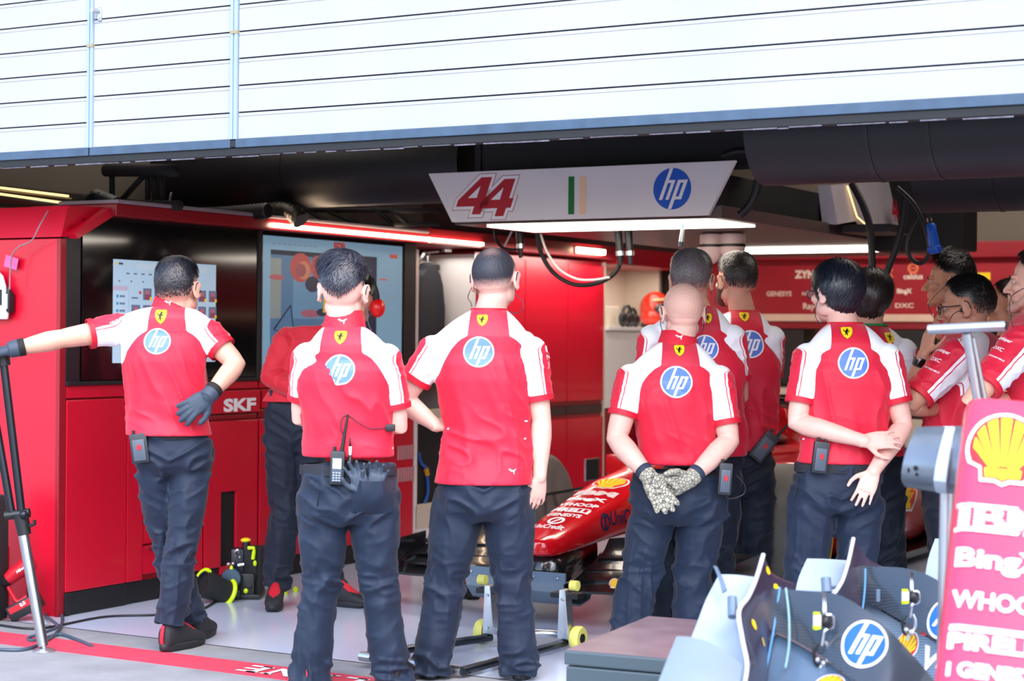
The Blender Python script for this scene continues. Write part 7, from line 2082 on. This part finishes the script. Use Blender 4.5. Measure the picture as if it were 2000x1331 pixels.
wing_prints(gb, cup, [(1789, 915, Print().disc(0, 0, .0075, 0), 'bolt_hole', [M_PRINTK], 0), (1775, 919, Print().disc(0, 0, .004, 0, ry=.007), 'bolt_hole', [M_PRINTK], 0), (1791, 927, Print().disc(0, 0, .005, 0), 'bolt_hole', [M_PRINTK], 0)])
a = put(gb, W(1850, 930, 5.25)); mb = MB(); mb.tube([a, Vector((a.x, a.y + .05, .0))], .02, 12); mb.box(a.x - .15, a.x + .15, a.y - .1, a.y + .2, 0, .03, .006); mb.build('stand_post', M_ALU, gb, True)
# ================================================================== tripod, tools, radios
Yt = 8.1
tp = empty('tripod_leg', 'black and silver tripod stand under the outstretched gloved hand, left edge', 'tripod', Vector((W(86, 1273, Yt).x, W(86, 1273, Yt).y, 0)), 0)
def tq(px, py, Y=Yt): return put(tp, W(px, py, Y))
M_TUBE = mat('black anodised tube', (40, 44, 52), .25, .6)
mb = MB(); mb.lathe([(.0, 0), (.05, 0), (.05, .006), (.03, .014), (.0, .016)], 24, Matrix.Translation((0, 0, .001))); mb.build('foot_disc', M_ALU, tp, True)
mb = MB(); mb.lathe([(.010, .012), (.012, .05)], 14); mb.ball((0, 0, .035), .016, 12, 8); mb.build('foot_joint', M_STEEL, tp, True)
mb = MB(); mb.tube([tq(84, 1262), tq(44, 1035)], [.024, .024], 18); mb.build('lower_tube', M_STEEL, tp, True)
mb = MB(); mb.tube([tq(48, 1045), tq(40, 1004)], [.030, .034], 18); mb.build('collar', M_BLACK, tp, True)
mb = MB(); mb.tube([tq(10, 1008), tq(58, 1002)], .021, 14); mb.tube([tq(58, 1028, Yt - .02), tq(68, 1024, Yt - .03), tq(67, 1016, Yt - .03)], .008, 8); cl = mb.build('clamp', M_BLACK, tp, True)
mb = MB(); mb.ball(tq(46, 1006, Yt - .03), .02, 12, 8); mb.build('clamp_knob', M_TUBE, cl, True)
mb = MB(); mb.tube([tq(42, 1000), tq(6, 700)], .018, 14); mb.build('upper_tube', M_TUBE, tp, True)
mb = MB(); mb.tube([tq(47, 1000), tq(11, 700)], .006, 10); mb.build('side_rail', M_STEEL, tp, True)
mb = MB(); mb.tube([tq(22, 1000), tq(-20, 760)], .018, 14); mb.build('upper_tube', M_TUBE, tp, True)
mb = MB(); mb.tube([tq(8, 715), tq(2, 682)], [.03, .034], 16); mb.tube([tq(2, 690), tq(-60, 700)], .03, 14); mb.build('head', M_BLACK, tp, True)
for k, (px, py) in enumerate(((-150, 1262), (-60, 1190))):
    mb = MB(); mb.tube([tq(-40, 700), tq(px, py, Yt + (.0 if k == 0 else .5))], .02, 12); mb.build('far_leg', M_TUBE, tp, True)
# cable on the floor
def gcable(name, label, pts, r, m): return cable(name, label, [G(x, y, r) if len(q) == 0 else G(x, y, q[0]) for x, y, *q in pts], r, m, n=8)
gcable('floor_cable', 'dark cable curling in a loop on the floor around the tripod foot', [(-20, 1268), (40, 1270), (80, 1258), (112, 1236), (122, 1208), (112, 1192), (94, 1192), (90, 1204), (100, 1212, .03), (112, 1225, .03), (80, 1238, .03), (56, 1246), (62, 1252), (90, 1246), (120, 1240), (150, 1250), (180, 1262)], .008, mat('slate cable', (60, 76, 92), .5))
gcable('floor_cable', 'thin dark cable lying along the foot of the cabinets', [(0, 1222), (80, 1228), (200, 1206), (300, 1202), (380, 1196), (430, 1170)], .006, M_CAB)
# black case at the very left
o = MB().box(-.30, -.05, -.12, .12, 0, .62, .03).build('black_case', M_RUBBER, None, True, W(-2, 1222, 8.85) * 1, GROT); o.location.z = 0; tag(o, 'black rounded case cut off by the left edge, on the floor before the red panel', 'case')
# cordless tool
Yd = 8.95
tl_ = empty('cordless_tool', 'red and black cordless tool standing behind the tripod leg', 'tool', Vector((W(50, 1205, Yd).x, W(50, 1205, Yd).y, 0)), 0)
def dq(px, py, dd=0): return put(tl_, W(px, py, Yd + dd))
M_TOOLR = mat('tool red', (186, 18, 40), .4)
mb = MB(); mb.tube([dq(14, 1134), dq(28, 1122), dq(62, 1098), dq(66, 1096)], [.030, .038, .042, .03], 16); h = mb.build('motor_housing', M_TOOLR, tl_, True)
mb = MB(); mb.tube([dq(6, 1140), dq(16, 1132)], [.022, .034], 16); mb.build('nose_collar', M_BLACK, h, True)
mb = MB(); mb.tube([dq(56, 1112), dq(62, 1140), dq(64, 1166)], [.026, .026, .03], 12); mb.build('grip', M_BLACK, tl_, True)
mb = MB(); mb.tube(bez([dq(16, 1146), dq(24, 1162), dq(36, 1176), dq(60, 1160)], 4), .011, 10); mb.build('guard', M_TOOLR, tl_, True)
mb = MB(); mb.box(-.085, .085, -.045, .045, -.038, .04, .012, Matrix.Translation(dq(50, 1186)) @ Matrix.Rotation(R(-28), 4, 'Y')); bt_ = mb.build('battery', M_BLACK, tl_, True)
mb = MB(); mb.box(-.07, .06, -.047, -.044, .0, .03, .001, Matrix.Translation(dq(50, 1186)) @ Matrix.Rotation(R(-28), 4, 'Y')); mb.build('battery_label', M_TOOLR, bt_)
d0 = dq(46, 1109, -.043); rr = (dq(60, 1099) - dq(36, 1116)).normalized(); uu = Vector((-rr.z, 0, rr.x))
apply_print(Print().text('Milwaukee', 0, 0, .085, 0, 0, bold=.02, shear=.2), 'tool_lettering', [M_PRINTW], h, (d0, rr, uu, Vector((0, -1, 0))))
apply_print(Print().text('8.0', 0, 0, .03, 0, 0, bold=.02), 'battery_lettering', [M_PRINTW], bt_, (Vector((0, 0, 0)) + dq(44, 1180, -.049), rr, uu, Vector((0, -1, 0))))
# wheel-gun cover and pump by the cabinets
Yp = 9.75
wc = empty('tool_sleeve', 'black tapered sleeve with neon yellow ends lying by the cabinet foot', 'tool', Vector((G(418, 1176).x, G(418, 1176).y, 0)), 0)
Yp = G(418, 1176).y
def sq(px, py, dd=0): return put(wc, W(px, py, Yp + dd))
a, b = sq(394, 1140, -.08), sq(446, 1158, .02); dn = (b - a).normalized()
mb = MB(); mb.tube([a, lerpv(a, b, .1), lerpv(a, b, .6), b], [.072, .074, .066, .058], 28, caps=False); mb.bm.normal_update(); bmesh.ops.solidify(mb.bm, geom=mb.bm.faces[:], thickness=.012); mb.build('sleeve', M_RUBBER, wc, True)
mb = MB(); mb.tube([lerpv(a, b, .12), lerpv(a, b, .14)], .058, 24); mb.build('inner_dark', M_BLACKM, wc, True)
mb = MB(); mb.tube([lerpv(a, b, .96), lerpv(a, b, 1.03)], .060, 24); mb.build('end_cap', mat('blue grey cap', (70, 100, 130), .4), wc, True)
arc = []; e1 = dn.orthogonal().normalized(); e2 = dn.cross(e1)
def arcs(c, r, rng_): 
    best = [(e1 * math.cos(R(t)) + e2 * math.sin(R(t))) for t in range(0, 360, 12)]
    return best
rt2 = Vector((1, 0, 0)); rt2 = (rt2 - dn * rt2.dot(dn)).normalized(); up2 = dn.cross(rt2); up2 = up2 if up2.z > 0 else -up2
mb = MB(); mb.tube([lerpv(a, b, .99) + (rt2 * math.cos(R(t)) + up2 * math.sin(R(t))) * .064 for t in range(-120, 61, 12)], .012, 8); mb.build('neon_band', M_NEON, wc, True)
mb = MB(); mb.tube([lerpv(a, b, .03) + (rt2 * math.cos(R(t)) + up2 * math.sin(R(t))) * .076 for t in range(40, 131, 10)], .010, 8); mb.build('neon_band', M_NEON, wc, True)
pu = empty('lifting_jack', 'compact black machine with neon yellow handles beside the slotted door', 'jack', Vector((G(478, 1168).x, G(478, 1168).y, 0)), 0)
Yj = G(478, 1168).y
def jq(px, py, dd=0): return put(pu, W(px, py, Yj + dd))
def jbox(n, x0, y0, x1, y1, d0, d1, m, par=None, bev=.006):
    p, q = jq(x0, y1), jq(x1, y0); return MB().box(p.x, q.x, d0, d1, max(.002, p.z), q.z, bev).build(n, m, par or pu, True)
jbox('base_plate', 444, 1158, 512, 1168, -.08, .14, M_BLACK)
jbox('main_block', 476, 1070, 512, 1160, -.04, .12, M_BLACKM)
jbox('side_block', 454, 1072, 478, 1120, -.05, .08, mat('dark gunmetal', (48, 50, 62), .35, .5))
jbox('lower_block', 462, 1118, 500, 1160, -.07, .08, M_BLACK)
jbox('foot', 456, 1148, 474, 1172, -.10, .0, M_BLACK)
mb = MB(); mb.tube([jq(481, 1072, -.02), jq(481, 1056, -.02)], .022, 14); h = mb.build('handle_post', M_BLACK, pu, True)
mb = MB(); mb.ball(jq(480, 1056, -.02), (.028, .026, .014), 14, 8); mb.build('neon_cap', mat('amber neon', (244, 214, 20), .4), h, True)
mb = MB(); mb.tube([jq(484, 1071, -.06), jq(496, 1071, -.06), jq(496, 1078, -.06), jq(494, 1093, -.06)], .010, 8); mb.build('neon_handle', M_NEON, pu, True)
mb = MB(); mb.lathe([(.0, -.02), (.05, -.02), (.056, .0), (.05, .02), (.0, .02)], 24, Matrix.Translation(jq(452, 1130, -.09)) @ Matrix.Rotation(R(90), 4, 'X')); mb.build('round_cover', mat('blue grey cover', (60, 82, 100), .4), pu, True)
mb = MB(); mb.tube([jq(465, 1105, -.08), jq(477, 1103, -.08)], .010, 8); mb.ball(jq(446, 1103, -.08), .012, 8, 6); mb.ball(jq(455, 1102, -.08), .012, 8, 6); mb.ball(jq(468, 1089, -.08), .008, 8, 6); mb.build('fittings', M_STEEL, pu, True)
mb = MB(); mb.tube(bez([jq(462, 1088, -.06), jq(459, 1080, -.06), jq(464, 1075, -.06), jq(468, 1080, -.06)], 4), .006, 6); mb.build('steel_loop', M_STEEL, pu, True)
mb = MB(); mb.ball(jq(452, 1112, -.10), (.010, .01, .02), 8, 6); mb.ball(jq(498, 1101, -.06), (.010, .01, .016), 8, 6); mb.ball(jq(480, 1155, -.09), .014, 8, 6); mb.build('neon_knobs', M_NEON, pu, True)
mb = MB(); mb.tube(bez([jq(498, 1104, -.06), jq(499, 1120, -.06), jq(496, 1140, -.06), jq(488, 1150, -.08)], 4), .003, 6); mb.build('thin_hose', M_CAB, pu, True)
for k, (px, py, lab) in enumerate(((557, 1157, 'small neon yellow fitting on the floor by the red shoe, left of the pair'), (577, 1152, 'small neon yellow fitting on the floor behind the red shoe, right of the pair'))):
    p = G(px, py + 4); mb = MB(); mb.lathe([(.008, 0), (.014, .0), (.016, .012), (.010, .024), (.004, .026)], 10); o = mb.build('floor_fitting', M_NEON, None, True, p, 0); tag(o, lab, 'fitting')

# ---- radios and belt packs
M_RAD = mat('radio body', (34, 38, 46), .45, var=.1); M_RADL = mat('radio face', (70, 80, 94), .4)
def on_body(key, px, py, out=.02):
    I = INFO[key][2]; d = ray(px, py).normalized(); best = None
    for bv in (I['tbv'], I['bv']):
        h = bv.ray_cast(CAM_POS - I['rp'], d)
        if h[0] is not None and (best is None or h[3] < best[3]): best = h
    p = (best[0] + I['rp']) if best else W(px, py, I['Y'] - .12)
    return p - d * out
def pack(key, px, py, label, tilt=0.0, hpx=60, wpx=28, antenna=None, face=False, out=.022, name='radio', yaw=0.0):
    p = on_body(key, px, py, out); s = p.y / FPX
    e = empty(name, label, 'radio', p, yaw); e.rotation_euler = (0, tilt, yaw)
    H, Wd = hpx * s, wpx * s
    MB().box(-Wd / 2, Wd / 2, -.017, .017, -H / 2, H / 2, .006).build('body', M_RAD, e, True)
    MB().box(-Wd * .36, Wd * .36, -.024, -.012, -H * .42, H * .30, .004).build('clip' if not face else 'front', M_RADL, e, True)
    MB().cyl((-Wd * .25, 0, H / 2), (-Wd * .25, 0, H / 2 + .016), .007, n=12).build('knob', M_BLACK, e, True)
    if face:
        MB().box(-Wd * .30, Wd * .30, -.027, -.023, -H * .02, H * .28, .001).build('display', mat('pale display', (226, 222, 206), .3, emit=.25), e)
        for r in range(4):
            for c in range(3): MB().box(-Wd * .28 + c * Wd * .2, -Wd * .13 + c * Wd * .2, -.027, -.023, -H * .12 - r * H * .075 - .006, -H * .12 - r * H * .075, .001).build('key', mat('key grey', (140, 150, 164), .5), e)
    else:
        MB().box(-Wd * .10, Wd * .16, -.027, -.023, -H * .05, H * .12, .001).build('red_mark', M_PRINTR, e)
    if antenna:
        dx, dz, r = antenna
        mb = MB(); mb.tube([(Wd * .25, 0, H / 2 - .004), (Wd * .25 + dx * .3 * s, 0, H / 2 + dz * .3 * s), (Wd * .25 + dx * s, 0, H / 2 + dz * s)], [r, r * .8, r * .5], 10); mb.build('antenna', M_BLACK, e, True)
    return e
pack('lean', 273, 876, 'black belt pack on the leaning man\'s left hip, with a hanging plug', R(-8), 58, 34, None, False, .03)
e = pack('undercut', 659, 914, 'handheld radio with lit display clipped to the belt of the undercut man', R(2), 66, 28, (9, 72, .0085), True, .026)
p = on_body('undercut', 684, 880, .016); mk = empty('jack_plug', 'slim black and white plug standing beside the handheld radio', 'plug', p, 0)
mb = MB(); mb.tube([(0, 0, -.07), (0, 0, -.02)], [.012, .007], 10); mb.tube([(0, 0, .015), (-.002, 0, .05)], [.005, .002], 8); mb.build('plug_ends', M_BLACK, mk, True)
mb = MB(); mb.tube([(0, 0, -.02), (0, 0, .015)], .0065, 10); mb.build('white_band', M_WHITE, mk, True)
p = on_body('undercut', 763, 836, .012); mk = empty('microphone_switch', 'small black talk switch clipped on the undercut man\'s shirt near his elbow', 'switch', p, 0)
MB().box(-.020, .018, -.012, .012, -.014, .014, .004).build('body', M_BLACK, mk, True)
cp = [on_body('undercut', x, y, .006) for x, y in ((752, 836), (725, 838), (700, 826), (680, 812), (668, 818), (666, 840), (676, 856))]
cable('headset_cable', 'thin dark cable curving over the lower back of the undercut man', cp, .0022, mat('maroon cable', (80, 30, 50), .5), n=6)
pack('bald', 1416, 936, 'grey belt pack with a wire loop on the bald man\'s right hip', R(4), 62, 26, None, False, .03)
pp = on_body('bald', 1414, 968, .03)
cable('headset_cable', 'thin wire loop hanging from the belt pack of the bald man', [pp, pp + Vector((.03, 0, -.015)), pp + Vector((.085, .0, .005)), pp + Vector((.09, 0, .045)), pp + Vector((.05, 0, .09))], .003, M_CAB, n=6)
pack('dark', 1492, 873, 'slanted black radio with short antenna on the bearded man\'s hip', R(38), 62, 30, (4, 62, .008), False, .03)
pack('specs', 1602, 894, 'grey-clipped radio on the belt of the man in glasses, below his forearm', R(6), 62, 30, (-1, 20, .005), False, .024)
# gloves tucked in the back pocket
def pocket_glove(px, py, dirs, label, curl):
    p = on_body('undercut', px, py, .012); s = Soup()
    hand_soup(s, Vector((0, 0, 0)), Vector(dirs), Vector((0, 1, .1)), curl, 1, .82, .0025, .45, 1.0)
    me = melt(s, 'work_glove', .0045, 3, .6); o = link('work_glove', me, M_GLOVE, None, True, p, 0); tag(o, label, 'glove')
pocket_glove(710, 962, (-.35, 0, 1), 'slate work glove sticking out of the back pocket, left of the two', .25)
pocket_glove(728, 964, (.25, 0, 1), 'slate work glove sticking out of the back pocket, right of the two', .35)
# the pocket that holds them
I = INFO['undercut'][2]; rows = []
for j in range(7):
    y = 938 + j * 10.5; row = []
    for i in range(9):
        x = 686 + i * 10.2; e_ = min(1, min(i, 8 - i) / 2.0) * (1 - (j / 6) ** 3)
        row.append(on_body('undercut', x, y + 3 * math.sin(i / 8 * 3.14), .003 + .042 * e_) - I['rp'])
    rows.append(row)
mb = MB(); mb.grid(rows, .004); mb.build('back_pocket', M_TROU, I['tro'], True)
# ear defenders of the engineer
I = INFO['headset'][2]; hd = INFO['headset'][0]; hc = I['hc'] - I['rp']; HM = I['HM']; k = I['ks']
mb = MB(); mb.tube([hc + HM @ (Vector((.098 * math.cos(R(t)), -.01, .01 + .128 * math.sin(R(t)))) * k) for t in range(-5, 186, 10)], .012, 10, flat=1.6); bd = mb.build('ear_defender_band', M_BLACK, hd, True)
for q in (-1, 1):
    mb = MB(); mb.ball(hc + HM @ (Vector((q * .105, -.01, -.012)) * k), (.04, .04, .05), 16, 10); c = mb.build('ear_cup', mat('ear cup red', (226, 20, 24), .3), bd, True)
    mb = MB(); mb.ball(hc + HM @ (Vector((q * .112, -.035, -.0)) * k), (.022, .016, .024), 10, 8); mb.build('ear_cup_mark', M_PRINTY, c, True)
# watch and lanyard
I = INFO['watch'][2]; wb_ = INFO['watch'][0]; wr = W(1803, 694, 8.2 - .02) - I['rp']; fdir = (W(1806, 690, 8.18) - W(1770, 790, 8.25)).normalized()
mb = MB(); mb.tube([wr - fdir * .052, wr - fdir * .022], [.036, .034], 20, caps=False); mb.bm.normal_update(); bmesh.ops.solidify(mb.bm, geom=mb.bm.faces[:], thickness=.003); wt = mb.build('watch_strap', M_BLACK, wb_, True)
mb = MB(); mb.box(-.020, .020, -.042, -.034, -.018, .018, .003, Matrix.Translation(wr - fdir * .037) @ Matrix.Rotation(R(18), 4, 'Y')); mb.build('watch_face', M_GLOSSBLK, wt, True)
I = INFO['bob'][2]; nk = I['neck'] - I['rp'] + I['fw'] * .045
mb = MB(); mb.tube([nk + (I['ax'] * math.cos(R(t)) + I['fw'] * math.sin(R(t))) * .078 + Z3 * .012 for t in range(0, 361, 20)], .006, 8); mb.build('lanyard', mat('green lanyard', (20, 140, 70), .6), INFO['bob'][0], True)
